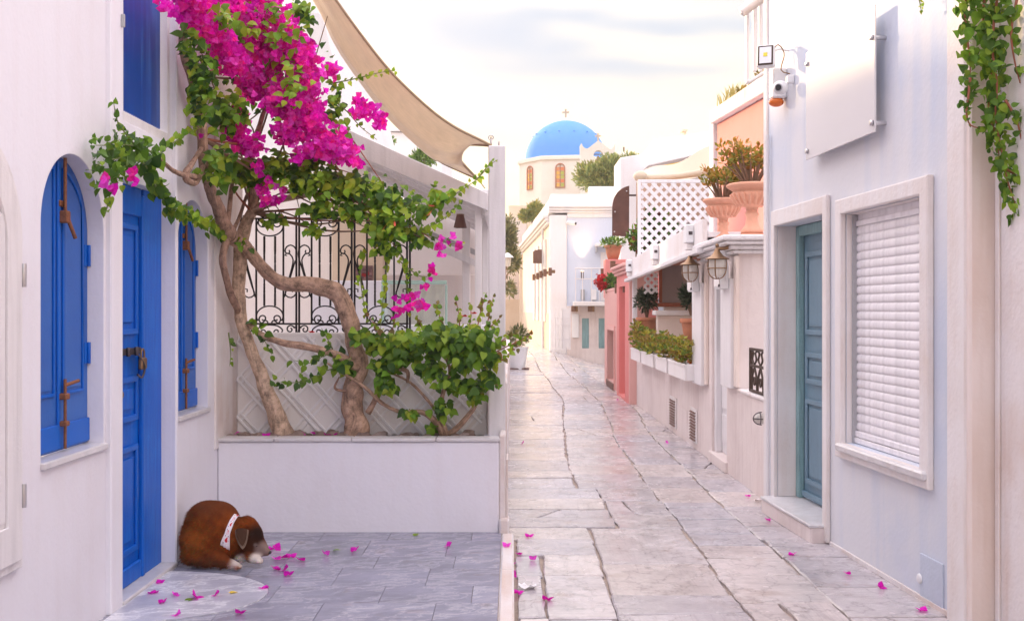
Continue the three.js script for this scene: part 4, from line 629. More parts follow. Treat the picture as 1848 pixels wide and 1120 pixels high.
// urns with jade plants on the cornice
function jade(parent, base, r, h, w, n, seed) { const q = rng(seed), items = [];
  for (let k = 0; k < 24; k++) { const a = q() * 6.28, t = w * (0.25 + q() * 0.75), tip = V(base.x + Math.cos(a) * t, base.y + h * (0.55 + q() * 0.45), base.z + Math.sin(a) * t), mid = base.clone().lerp(tip, 0.5).add(V(Math.cos(a) * 0.03, 0.02, Math.sin(a) * 0.03));
    part('stem', limb([base.clone().add(V(Math.cos(a) * 0.03, -0.02, Math.sin(a) * 0.03)), mid, tip], [0.015, 0.010, 0.005], { seg: 3, rad: 6, bump: 0.1, seed: k + seed }), M.twig, parent);
    for (const [c, m] of [[tip, 0.075], [mid.clone().lerp(tip, 0.55), 0.06]]) for (let i = 0; i < n; i++) { const d = V(q() - 0.5, q() * 0.9 - 0.1, q() - 0.5).normalize(), kk = Math.floor(q() * 4); items.push({ p: c.clone().addScaledVector(d, q() * m), q: dirQuat(d, q() * 6), s: 0.056 * (0.6 + q() * 0.7), k: kk, c: vary([[0.36, 0.33, 0.05], [0.48, 0.33, 0.06], [0.24, 0.27, 0.05], [0.52, 0.25, 0.06]][kk], q) }); } }
  scatter('leaf', parent, [OVAL], [M.leafY], M.leafAny, items, 0, 'leaves'); }
function urn(c, sc, label, seed) {
  const g = thing('urn', label, 'urn', [c.x, c.y, c.z], 'terracotta urns on the cornice'); local(g);
  const bowl = lathe([[0.001, 0.22], [0.05, 0.215], [0.055, 0.24], [0.13, 0.27], [0.175, 0.33], [0.185, 0.37], [0.165, 0.385], [0.20, 0.41], [0.225, 0.425], [0.23, 0.445], [0.215, 0.455], [0.17, 0.43]].map(([r, y]) => [r * sc, y * sc]), 40);
  part('bowl', bowl, M.terraPale, g); part('foot', lathe([[0.001, 0.0], [0.10, 0.0], [0.10, 0.035], [0.085, 0.05], [0.06, 0.085], [0.05, 0.15], [0.065, 0.185], [0.05, 0.2], [0.05, 0.218]].map(([r, y]) => [r * sc, y * sc]), 32), M.terraPale, g); part('plinth', bx(-0.11 * sc, 0.11 * sc, -0.03 * sc, -0.001, -0.11 * sc, 0.11 * sc, 0.006), M.terraPale, g);
  for (let k = 0; k < 20; k++) { const a = k / 20 * 6.283, q = [[0.125, 0.262], [0.172, 0.322], [0.188, 0.362]].map(([r, y]) => V(Math.cos(a) * r * sc, y * sc, Math.sin(a) * r * sc)); part('flute', wire(q, 0.016 * sc, 5, 2), M.terraPale, g); }
  part('soil', new THREE.CylinderGeometry(0.18 * sc, 0.18 * sc, 0.01, 20).translate(0, 0.425 * sc, 0), M.soil, g);
  const j = thing('jade_plant', label.includes('nearer') ? 'tall jade plant growing in nearer terracotta urn' : 'bushy jade plant growing in farther terracotta urn', 'plant', [c.x, c.y, c.z], 'jade plants in the urns'); jade(j, V(c.x, c.y + 0.43 * sc, c.z), 0.2, 0.38 * sc, 0.30 * sc, 18, seed); }
urn(V(2.32, 2.475, -11.55), 0.98, 'pale terracotta urn farther along the cornice, left of the other', 3); urn(V(2.44, 2.475, -10.70), 1.12, 'pale terracotta urn nearer the blue house, right of the other', 8);
// flower boxes on the low wall
{
  const r = rng(12), ends = [[12.55, 13.88], [14.06, 15.10], [15.42, 16.78], [16.98, 18.25]], lab = ['white flower box nearest the door on the low wall', 'white flower box second from the door', 'white flower box third from the door', 'white flower box farthest from the door, near coral house'];
  ends.forEach(([a, b], i) => { const X0 = 2.06, X1 = 2.235, y0 = 0.86, y1 = 1.06, B = thing('flower_box', lab[i], 'planter', [2.15, 0.86, -(a + b) / 2], 'white flower boxes along the low wall');
    part('trough', [bx(X0, X0 + 0.018, y0, y1, -b, -a, 0.006), bx(X1 - 0.018, X1, y0, y1, -b, -a, 0.006), bx(X0 + 0.019, X1 - 0.019, y0, y1, -b, -b + 0.018, 0.006), bx(X0 + 0.019, X1 - 0.019, y0, y1, -a - 0.018, -a, 0.006), bx(X0 + 0.019, X1 - 0.019, y0, y0 + 0.018, -b + 0.019, -a - 0.019, 0.004)], M.trim, B); part('soil', bx(X0 + 0.02, X1 - 0.02, y0 + 0.02, y1 - 0.03, -b + 0.02, -a - 0.02, 0.004), M.soil, B); part('rim', bx(X0 - 0.008, X0 - 0.0005, y1 - 0.03, y1, -b - 0.004, -a + 0.004, 0.003), M.trim, B);
    const S = thing('succulent', ['yellow green succulent spilling from nearest flower box', 'reddish succulent in the second flower box', 'yellow green succulent in the third flower box', 'tall green succulent in the farthest flower box'][i], 'plant', [2.15, 1.03, -(a + b) / 2], 'succulents in the flower boxes'), it = [], L = b - a;
    for (let k = 0; k < 150; k++) { const z = -(a + (k + r()) / 150 * L), hh = [0.34, 0.34, 0.36, 0.50][i] * (0.75 + 0.35 * Math.sin(k * 0.21 + i) * r()), c = V(2.15 + (r() - 0.5) * 0.26, 1.03 + Math.pow(r(), 0.6) * hh, z); const kk0 = Math.floor(r() * 3);
      for (let q = 0; q < 9; q++) { const d = V(Math.cos(q * 0.7) + (r() - 0.5) * 0.5, 0.55 + r() * 0.6, Math.sin(q * 0.7) + (r() - 0.5) * 0.5).normalize(), kk = (kk0 + (r() < 0.3 ? 1 : 0)) % 3; it.push({ p: c.clone().addScaledVector(d, 0.012), q: dirQuat(d, r() * 6), s: 0.062 * (0.6 + r() * 0.6), k: kk, c: vary([[0.50, 0.46, 0.06], [0.42, 0.28, 0.07], [0.24, 0.34, 0.06]][kk], r) }); } }
    scatter('leaf', S, [OVAL], [M.leafY], M.leafAny, it, 0, 'leaves'); });
}
// potted olives under the canopy
function olive(px, py, d, rad, label, cat, seed, group) { const c = W(px, py, d), r = rng(seed), T = thing('olive_bush', label, cat, [c.x, c.y - rad * 1.3, c.z], group); for (let k = 0; k < 4; k++) part('stem', limb([V(c.x + (r() - 0.5) * 0.03, c.y - rad * 1.5, c.z), V(c.x + (r() - 0.5) * 0.1, c.y - rad * 0.6, c.z + (r() - 0.5) * 0.1), V(c.x + (r() - 0.5) * rad, c.y + (r() - 0.3) * rad * 0.6, c.z + (r() - 0.5) * rad)], [0.022, 0.015, 0.006], { seg: 4, rad: 6, seed: k }), M.twig, T);
  scatter('leaf', T, [SLIM], [M.leafG[4]], M.leafAny, bushItems(r, 900, c, [rad, rad * 1.05, rad], 0.075, [[0.045, 0.075, 0.04], [0.075, 0.11, 0.06], [0.03, 0.055, 0.035], [0.12, 0.14, 0.08]], { shell: 0.5 }), 0, 'leaves'); }
function pot(c, sc, label, mat = M.terracotta, group) { const g = local(thing('plant_pot', label, 'pot', [c.x, c.y, c.z], group)); part('pot_body', lathe([[0.001, 0], [0.10, 0], [0.135, 0.12], [0.15, 0.22], [0.152, 0.23]].map(([a, b]) => [a * sc, b * sc]), 28), mat, g); part('rim', lathe([[0.153, 0.222], [0.168, 0.225], [0.17, 0.265], [0.155, 0.27], [0.14, 0.25], [0.14, 0.222]].map(([a, b]) => [a * sc, b * sc]), 28), mat, g); part('soil', new THREE.CylinderGeometry(0.138 * sc, 0.138 * sc, 0.01, 18).translate(0, 0.24 * sc, 0), M.soil, g); return g; }
{ const a = W(1164, 600, 17.6); pot(V(a.x + 0.05, 1.262, -17.6), 1.2, 'round terracotta pot holding an olive under the canopy corner'); olive(1167, 540, 17.6, 0.20, 'small grey green olive bush in terracotta pot at canopy corner', 'plant', 5);
  const b = W(1253, 590, 13.4); pot(V(b.x + 0.03, 1.262, -13.4), 1.25, 'terracotta pot half hidden behind the white pilaster'); olive(1250, 535, 13.4, 0.16, 'small olive bush half hidden behind the white pilaster', 'plant', 6);
  const hb = thing('orange_box', 'small orange letter box on wall beside farther white pilaster', 'letter box', [2.2, 0.9, -12.85]); part('box', bx(2.16, 2.248, 0.85, 1.10, -12.98, -12.80, 0.008), M.plasticOrange, hb); part('flap', bx(2.154, 2.161, 1.02, 1.06, -12.96, -12.82, 0.002), M.plasticWhite, hb); }
// ---------------------------------------------------------------- courtyard behind the railing
const XX = (px, d) => (px - 924) * d / F, YY = (py, d) => EYE - (py - 560) * d / F;
const slab = (x0, x1, y0, y1, d0, d1, b = 0.01) => bx(x0, x1, y0, y1, -d1, -d0, b);
const pslab = (px0, px1, py0, py1, d0, d1, b = 0.01) => bx(XX(px0, d0), XX(px1, d0), YY(py1, d0), YY(py0, d0), -d1, -d0, b);
{
  struct('courtyard_floor', slab(-5, -0.2, -0.1, 0.05, 8.3, 20), M.marble[1]);
  const B = thing('courtyard_building', 'white courtyard building with cream wall, pier and low walls behind the railing', 'building', [-1.6, 0, -12]);
  part('back_wall', slab(-4, -0.30, 0.05, 3.1, 13.5, 13.8), M.courtyard, B);
  part('side_wall', slab(-2.9, -1.50, 0.05, 3.3, 10.9, 11.2), M.courtyard, B);
  part('pier', pslab(598, 692, 360, 640, 10.5, 10.8), M.sand, B);
  part('low_wall', pslab(690, 900, 495, 660, 11.6, 11.9), M.courtyard, B);
  part('low_wall', pslab(560, 700, 506, 660, 10.2, 10.4), M.white, B);
  part('bench_wall', pslab(690, 880, 586, 660, 9.6, 9.9), M.white, B);
  const Pi = thing('picture', 'small dark picture of red flowers on the sandy courtyard pier', 'picture', [XX(657, 10.49), YY(500, 10.49), -10.47]);
  const cv = document.createElement('canvas'); cv.width = cv.height = 128; const cx = cv.getContext('2d'); cx.fillStyle = '#7a5a58'; cx.fillRect(0, 0, 128, 128); const pr = rng(4); for (let i = 0; i < 60; i++) { cx.fillStyle = ['#6a4a4a', '#8a6a66', '#5e4444'][i % 3]; cx.fillRect(pr() * 128, pr() * 128, 30 * pr(), 20 * pr()); } for (let i = 0; i < 9; i++) { cx.fillStyle = '#8e1f22'; cx.beginPath(); cx.arc(40 + pr() * 60, 30 + pr() * 60, 5 + pr() * 6, 0, 7); cx.fill(); }
  const ct = new THREE.CanvasTexture(cv); ct.colorSpace = THREE.SRGBColorSpace; const pg = new THREE.BoxGeometry(0.17, 0.23, 0.02); pg.translate(XX(657, 10.49), YY(500, 10.49), -10.485); part('canvas', pg, std([1, 1, 1], 0.7, { map: ct }), Pi, true);
  const G = thing('glass_balustrade', 'green edged glass balustrade standing in the courtyard', 'balustrade', [XX(745, 9.5), 1.5, -9.5]);
  part('pane', pslab(694, 802, 514, 585, 9.5, 9.512, 0.002), M.glassGreen, G); part('top_rail', pslab(688, 806, 506, 513, 9.48, 9.53, 0.004), M.glassEdge, G); part('end_post', pslab(803, 807, 514, 585, 9.48, 9.53, 0.003), M.glassEdge, G); part('end_post', pslab(688, 693, 514, 585, 9.48, 9.53, 0.003), M.glassEdge, G);
  const R = thing('pergola', 'white sloping pergola roof with rafters and posts over the courtyard', 'pergola', [XX(760, 9.2), 0, -11]);
  const d = 9.2, l = [XX(560, d), YY(206, d)], q = [XX(874, d), YY(350, d)];
  part('roof', wallZ(shp([[l[0], l[1]], [q[0], q[1]], [q[0], q[1] - 0.03], [l[0], l[1] - 0.03]]), -13.4, -9.2, 0.004), M.paintWhite, R);
  part('fascia', wallZ(shp([[l[0], l[1] + 0.01], [q[0] + 0.03, q[1] + 0.0], [q[0] + 0.03, q[1] - 0.15], [l[0], l[1] - 0.20]]), -9.198, -9.13, 0.006), M.paintWhite, R);
  for (let k = 0; k < 6; k++) part('rafter', wallZ(shp([[l[0], l[1] - 0.035], [q[0], q[1] - 0.035], [q[0], q[1] - 0.13], [l[0], l[1] - 0.13]]), -9.9 - k * 0.6, -9.83 - k * 0.6, 0.004), M.paintWhite, R);
  part('eaves_board', slab(q[0] - 0.0, q[0] + 0.04, q[1] - 0.19, q[1] + 0.0, 9.2, 13.4, 0.006), M.paintWhite, R);
  part('beam', wallZ(shp([[XX(690, 11.2), YY(392, 11.2)], [XX(862, 11.2), YY(470, 11.2)], [XX(862, 11.2), YY(482, 11.2)], [XX(690, 11.2), YY(410, 11.2)]]), -11.28, -11.2, 0.004), M.paintWhite, R);
  part('beam', wallZ(shp([[XX(620, 12.2), YY(352, 12.2)], [XX(862, 12.2), YY(452, 12.2)], [XX(862, 12.2), YY(462, 12.2)], [XX(620, 12.2), YY(364, 12.2)]]), -12.28, -12.2, 0.004), M.plasticGrey, R);
  part('post', pslab(857, 869, 362, 640, 9.25, 9.32, 0.005), M.paintWhite, R); part('post', pslab(834, 848, 400, 640, 11.25, 11.36, 0.005), M.trim, R); part('post', pslab(870, 881, 380, 640, 10.6, 10.68, 0.005), M.paintWhite, R);
  const L = thing('hanging_lamp', 'brown tapered lampshade hanging from the white pergola', 'lamp', [XX(830, 9.4), YY(400, 9.4), -9.45]), lc = V(XX(830, 9.4), YY(410, 9.4), -9.45);
  part('lamp_shade', at(lathe([[0.066, 0], [0.036, 0.115], [0.034, 0.115], [0.064, 0]], 4).rotateY(0.5), lc.x, lc.y, lc.z), M.rustBoard, L); part('cord', rod(V(lc.x, lc.y + 0.11, lc.z), V(lc.x, lc.y + 0.20, lc.z), 0.006), M.paintWhite, L); part('cap', at(new THREE.CylinderGeometry(0.036, 0.036, 0.006, 12), lc.x, lc.y + 0.119, lc.z), M.brass, L);
}
{ // white buildings behind the courtyard
  const T = thing('house', 'tall white house with a sloping buttress behind the bougainvillea', 'house', [-3.2, 0, -15]);
  part('wall', wallZ(shp([[-6.5, 0], [-1.98, 0], [-1.98, 3.45], [-2.50, 5.58], [-2.56, 5.64], [-6.5, 5.64]]), -21, -13.9, 0.01), M.farWhite, T);
  part('wall_coping', slab(-6.5, -2.60, 5.645, 5.71, 13.95, 21.1), M.farWhite, T);
  const K = thing('chimney', 'cream rounded chimney with ochre cap beside the buttressed house', 'chimney', [XX(642, 24), 4, -24]);
  part('stack', pslab(624, 661, 168, 300, 24, 24.6, 0.06), M.cream, K); part('cap', pslab(622, 663, 162, 167.6, 23.95, 24.65, 0.03), M.sand, K);
  const H2 = thing('house', 'low flat roofed white house beyond the pergola under the sail', 'house', [-2.4, 0, -27]);
  part('wall', wallZ(shp([[XX(660, 26), 0], [XX(797, 26), 0], [XX(797, 26), YY(262, 26)], [XX(745, 26), YY(240, 26)], [XX(660, 26), YY(236, 26)]]), -31, -26, 0.01), M.farWhite, H2);
  part('parapet', pslab(655, 740, 232, 235.8, 25.9, 31, 0.02), M.farWhite, H2);
  const H3 = thing('house', 'added white house mass hidden behind the tall white post, blocking low sun', 'house', [-2, 0, -26]); part('wall', slab(-5, -0.36, -0.2, 3.95, 20.5, 33), M.farWhite, H3); part('parapet', slab(-5, -0.34, 3.955, 4.05, 20.45, 33.05), M.farWhite, H3);  // added block, mostly out of sight, keeps low sun off the cream wall
  const r = rng(61); for (const [px, py, rx, ry, n, lab] of [[765, 285, 0.36, 0.17, 900, 'green creeper on the roof edge below the sail'], [697, 256, 0.16, 0.16, 350, 'small green shrub on the roof by the pergola fascia']]) { const c = W(px, py, 24), S = thing('shrub', lab, 'shrub', [c.x, c.y - ry, c.z]); part('stem', rod(V(c.x, c.y - ry - 0.2, c.z), V(c.x, c.y, c.z), 0.02), M.twig, S); scatter('leaf', S, [SLIM], [M.leafG[2]], M.leafAny, bushItems(r, n, c, [rx, ry, 0.2], 0.10, [[0.16, 0.28, 0.05], [0.10, 0.2, 0.04], [0.24, 0.35, 0.07]]), 0, 'leaves'); }
}
// ---------------------------------------------------------------- coral house
{
  const X = 2.2, H = thing('coral_house', 'coral red house with portal, low brown door and flower pots', 'house', [X, 0, -22]);
  const s = rect(21.32, 25.0, -0.1, 2.12); s.holes.push(rect(22.5, 24.05, 0.14, 1.26)); part('wall', wallX(s, X, X + 0.35, 0.008), M.coralPale, H);
  const dF = rect(22.42, 24.13, 0.0, 1.36); dF.holes.push(rect(22.5, 24.05, 0.14, 1.26)); part('door_surround', wallX(dF, X - 0.03, X - 0.001, 0.008), M.coralPale, H);
  part('door', bx(X + 0.12, X + 0.17, 0.14, 1.26, -24.05, -22.5, 0.004), std([0.075, 0.06, 0.022], 0.6), H); part('doorstep', bx(X - 0.05, X + 0.11, -0.05, 0.138, -24.1, -22.45, 0.01), M.woodOld, H);
  const p = rect(19.06, 21.30, -0.1, 2.38); p.holes.push(rect(19.75, 20.85, 0.06, 2.16)); part('portal', wallX(p, X - 0.08, X + 0.45, 0.008), M.coral, H);
  part('portal_edge', bx(X - 0.085, X + 0.2, -0.1, 2.38, -19.055, -18.99, 0.01), M.coralPale, H);
  part('portal_door', bx(X + 0.13, X + 0.18, 0.06, 2.16, -20.85, -19.75, 0.004), M.coral, H);
  for (const [o, a, b] of [[0.13, 2.385, 2.44], [0.17, 2.442, 2.50], [0.21, 2.502, 2.56]]) part('cornice', bx(X - o, X + 0.6, a, b, -21.36, -18.95, 0.014), M.coralPale, H);
  part('upper_wall', bx(XX(1092, 25.2), 4.2, 2.0, 2.92, -25.6, -25.1, 0.01), M.coral, H); part('parapet', bx(X, X + 0.35, 2.125, 2.19, -25.0, -21.32, 0.01), M.coralPale, H);
  const W4 = [[1106, 480, 21.6, 'farther, above the coral doorway wall'], [1114, 521, 22.2, 'on the pale coral wall'], [1129, 519, 20.3, 'on the coral portal'], [1088, 492, 26, 'beside the red geraniums']];
  W4.forEach(([px, py, d, t]) => { const c = W(px, py, d), L = thing('wall_lamp', 'small wooden box wall lamp ' + t, 'lamp', [c.x, c.y, c.z], 'wooden wall lamps on the coral house'); local(L); part('block', bx(-0.05, 0.05, -0.09, 0.09, -0.06, 0.06, 0.006), M.wood, L); part('bracket', bx(0.051, 0.16, -0.03, 0.04, -0.04, 0.04, 0.006), M.wood, L); part('brass_cap', bx(-0.055, 0.055, 0.091, 0.105, -0.065, 0.065, 0.004), M.brass, L); });
  // hanging boards
  const d = 21.6, O = (px, py) => [XX(px, d), YY(py, d)], b = new THREE.Shape(); b.moveTo(...O(1105, 425)); b.lineTo(...O(1135.5, 427)); b.lineTo(...O(1136, 335)); b.bezierCurveTo(...O(1125, 337), ...O(1106, 345), ...O(1105, 375)); b.closePath();
  const SB = thing('hanging_board', 'blank brown half arched board hanging over the coral portal', 'sign', [...O(1120, 380), -d]); part('board', wallZ(b, -d - 0.03, -d, 0.004), M.rustBoard, SB); for (const [px, py] of [[1110, 382], [1109, 418], [1131, 420], [1131, 345]]) part('bolt', at(new THREE.SphereGeometry(0.016, 10, 8), ...O(px, py), -d + 0.006), M.steel, SB); part('arm', rod(V(...O(1136, 352), -d - 0.02), V(...O(1152, 352), -d - 0.02), 0.02), M.ironBrown, SB);
  const OB = thing('oval_board', 'white oval board with blue edge standing on the coral portal', 'sign', [2.28, 2.56, -20.2]), el = new THREE.Shape(); el.absellipse(0, 0.32, 0.26, 0.33, 0, 6.2832); const og = new THREE.ExtrudeGeometry(el, { depth: 0.05, bevelEnabled: true, bevelSize: 0.01, bevelThickness: 0.01, curveSegments: 24 }).rotateY(-1.25).translate(2.28, 2.545, -20.2);
  part('face', og, M.sand, OB); const eg = new THREE.ExtrudeGeometry(el, { depth: 0.02, bevelEnabled: false, curveSegments: 24 }).rotateY(-1.25).translate(2.33, 2.545, -20.21); part('backing', eg, std([0.35, 0.50, 0.85], 0.5), OB);
  const c = W(1107, 455, 25.3); pot(V(c.x, 2.93, -25.35), 1.25, 'terracotta bowl of green plants on the coral upper wall');
  const r = rng(8), pl = thing('potted_plant', 'green leafy plant in the terracotta bowl on coral wall', 'plant', [c.x, 3.2, -25.35]); part('stem', rod(V(c.x, 3.2, -25.35), V(c.x, 3.36, -25.35), 0.02), M.twig, pl); scatter('leaf', pl, [SLIM], [M.leafG[1]], M.leafAny, bushItems(r, 500, V(c.x, 3.33, -25.35), [0.34, 0.14, 0.3], 0.09, LEAFC), 0, 'leaves');
  const gq = W(1096, 512, 24.6), ge = thing('geranium', 'red geranium with bright green leaves on the coral wall end', 'plant', [gq.x, 2.15, -24.6]); part('stem', rod(V(gq.x, 2.12, -24.6), V(gq.x, 2.4, -24.6), 0.02), M.twig, ge);
  scatter('leaf', ge, LEAF, [M.leafG[2]], M.leafAny, bushItems(r, 420, V(gq.x + 0.06, 2.34, -24.5), [0.26, 0.22, 0.3], 0.075, [[0.12, 0.26, 0.035], [0.07, 0.17, 0.03], [0.17, 0.30, 0.04]]), 0, 'leaves');
  scatter('petal', ge, BRACT, [M.redPetal], M.bractAny, bushItems(r, 200, V(gq.x - 0.16, 2.36, -24.4), [0.18, 0.26, 0.24], 0.07, [[0.62, 0.02, 0.03], [0.7, 0.05, 0.06], [0.48, 0.01, 0.02]]), 0, 'petals');
  const hg = W(1148, 432, 19.6), hp = thing('hanging_plant', 'green plant with red blooms beside the lattice screen post', 'plant', [hg.x, hg.y - 0.3, hg.z]); part('stem', rod(V(hg.x, hg.y - 0.4, hg.z), V(hg.x, hg.y + 0.1, hg.z), 0.012), M.twig, hp); scatter('leaf', hp, LEAF, [M.leafG[1]], M.leafAny, bushItems(r, 220, hg, [0.15, 0.30, 0.12], 0.075, LEAFC.concat([[0.45, 0.08, 0.03]])), 0, 'leaves');
}
// ---------------------------------------------------------------- pale blue and white corner building
const SFr = frame(1.34, 36, 0.042);
{
  const D = 36, H = thing('corner_building', 'white and pale blue building with cornice where the street bends', 'building', [2.6, 0, -38]);
  const q = (px0, px1, py0, py1, o = 0, th = 0.1, b = 0.02) => bx(XX(px0, D), XX(px1, D), YY(py1, D), YY(py0, D), -D - th + o, -D + o, b);
  part('wall', slab(1.345, 5.2, -0.5, 4.96, 36, 44), M.paleBlue, H);
  part('side_block', bx(1.30, 1.55, -0.5, 4.96, -36.6, -35.94, 0.02), M.farWhite, H);
  part('corner_pilaster', q(995, 1023, 388, 660, 0.07, 0.06), M.farWhite, H); part('frieze', q(1023.5, 1200, 384, 392, 0.04, 0.035), M.farWhite, H);
  for (const [a, b, o] of [[384, 380, 0.10], [379.6, 375, 0.16], [374.6, 371, 0.22]]) part('cornice', bx(XX(990, D), 5.3, YY(a, D), YY(b, D), -40, -D + o, 0.015), M.farWhite, H);
  part('parapet', slab(1.32, 5.2, YY(370.6, D), YY(350, D), 36.02, 44), M.farWhite, H);
  part('base_wall', q(1023, 1150, 552, 672, 0.12, 0.115), M.creamLow, H);
  for (const px of [1050, 1080]) { const w = part('window', q(px, px + 12.5, 574, 628, 0.124, 0.003, 0.001), M.teal, H); part('shutter_leaf', q(px + 1, px + 11.5, 576, 626, 0.14, 0.014, 0.004), M.teal, w); }
  part('hatch', q(1065, 1073, 577, 622, 0.135, 0.012, 0.004), M.creamLow, H); part('cabinet', q(1032, 1044, 566, 609, 0.20, 0.075, 0.01), M.plasticWhite, H);
  part('balcony_slab', q(1033, 1150, 544, 552, 0.75, 0.62, 0.02), M.farWhite, H);
  const rl = part('balcony_rail', q(1035, 1110, 484.5, 486.5, 0.72, 0.05, 0.01), M.paintWhite, H); for (const px of [1036, 1048, 1064, 1078, 1092, 1104]) part('baluster', q(px, px + 1.6, 487, 544, 0.715, 0.03, 0.004), M.paintWhite, rl); part('mid_rail', q(1035, 1110, 503, 505, 0.68, 0.02, 0.004), M.paintWhite, rl);
  part('door', q(1084, 1112, 455, 543, 0.02, 0.015, 0.004), M.paintWhite, H); part('door_hood', q(1073, 1125, 440, 446, 0.5, 0.495, 0.02), M.farWhite, H); part('hood_bracket', q(1074, 1076.5, 446.4, 456, 0.4, 0.38, 0.01), M.plasticGrey, H);
  part('utility_box', q(1048, 1055, 522, 541, 0.10, 0.09, 0.01), M.plasticGrey, H); part('utility_box', q(1066, 1076, 522, 541, 0.14, 0.13, 0.01), M.plasticWhite, H);
  for (const px of [1037, 1067]) { const c = W(px, 557, 35.6), L = thing('wall_lamp', px < 1050 ? 'small wooden lamp under the balcony, left of two' : 'small wooden lamp under the balcony, right of two', 'lamp', [c.x, c.y, c.z], 'wooden lamps under the balcony'); local(L); part('block', bx(-0.11, 0.03, -0.10, 0.10, -0.08, 0.08, 0.01), M.wood, L); part('brass_side', bx(0.032, 0.11, -0.10, 0.10, -0.075, 0.075, 0.01), M.brass, L); }
  // spot lamp washing the wall
  const sp = W(1051, 497, 35.75), SL = thing('spot_lamp', 'narrow lit wall lamp throwing warm light up the pale blue wall', 'lamp', [sp.x, sp.y, sp.z]); part('tube', rod(V(sp.x, sp.y - 0.14, sp.z), V(sp.x, sp.y + 0.14, sp.z), 0.05, 12), M.darkMetal, SL);
  const em = std([0.9, 0.7, 0.4], 0.5); em.emissive.setRGB(1, 0.62, 0.25); em.emissiveIntensity = 6; part('bulb', at(new THREE.CylinderGeometry(0.045, 0.045, 0.01, 14), sp.x, sp.y + 0.15, sp.z), em, SL);
  const pl = new THREE.SpotLight(new THREE.Color().setRGB(1, 0.62, 0.28), 5, 5, 0.5, 0.9, 2); pl.position.set(sp.x, sp.y + 0.18, sp.z + 0.02); pl.target.position.set(sp.x, sp.y + 3, sp.z - 0.22); pl.castShadow = true; scene.add(pl, pl.target);
  for (const [px, d, lab] of [[1031, 35.8, 'white bullet camera on the pale blue wall under the cornice'], [989, 37.6, 'white bullet camera on the side facade, left of the other']]) { const c = W(px, 402, d), C = thing('security_camera', lab, 'camera', [c.x, c.y, c.z], 'bullet cameras on the corner building'); part('body', rod(V(c.x - 0.12, c.y + 0.03, c.z - 0.1), V(c.x + 0.14, c.y - 0.03, c.z + 0.12), 0.07, 14), M.plasticWhite, C); part('lens', rod(V(c.x + 0.141, c.y - 0.03, c.z + 0.121), V(c.x + 0.15, c.y - 0.032, c.z + 0.128), 0.05, 14), M.lens, C); part('arm', rod(V(c.x - 0.16, c.y + 0.0, c.z - 0.2), V(c.x - 0.1, c.y + 0.02, c.z - 0.08), 0.03), M.plasticWhite, C); }
  // gate at the corner
  const G = thing('gate', 'low white metal gate beside the corner pilaster', 'gate', [1.7, 0.2, -34.8]); for (const px of [1001, 1006, 1013, 1028]) part('post', bx(XX(px, 34.8), XX(px + 2, 34.8), YY(631, 34.8), YY(556, 34.8), -34.83, -34.79, 0.008), M.paintWhite, G); for (const py of [555, 572, 584, 610, 629]) part('bar', bx(XX(1001, 34.8), XX(1030, 34.8), YY(py + 1.4, 34.8), YY(py, 34.8), -34.77, -34.75, 0.006), M.paintWhite, G); part('panel', bx(XX(1013, 34.8), XX(1028, 34.8), YY(628, 34.8), YY(557, 34.8), -34.86, -34.84, 0.004), M.farWhite, G);
}
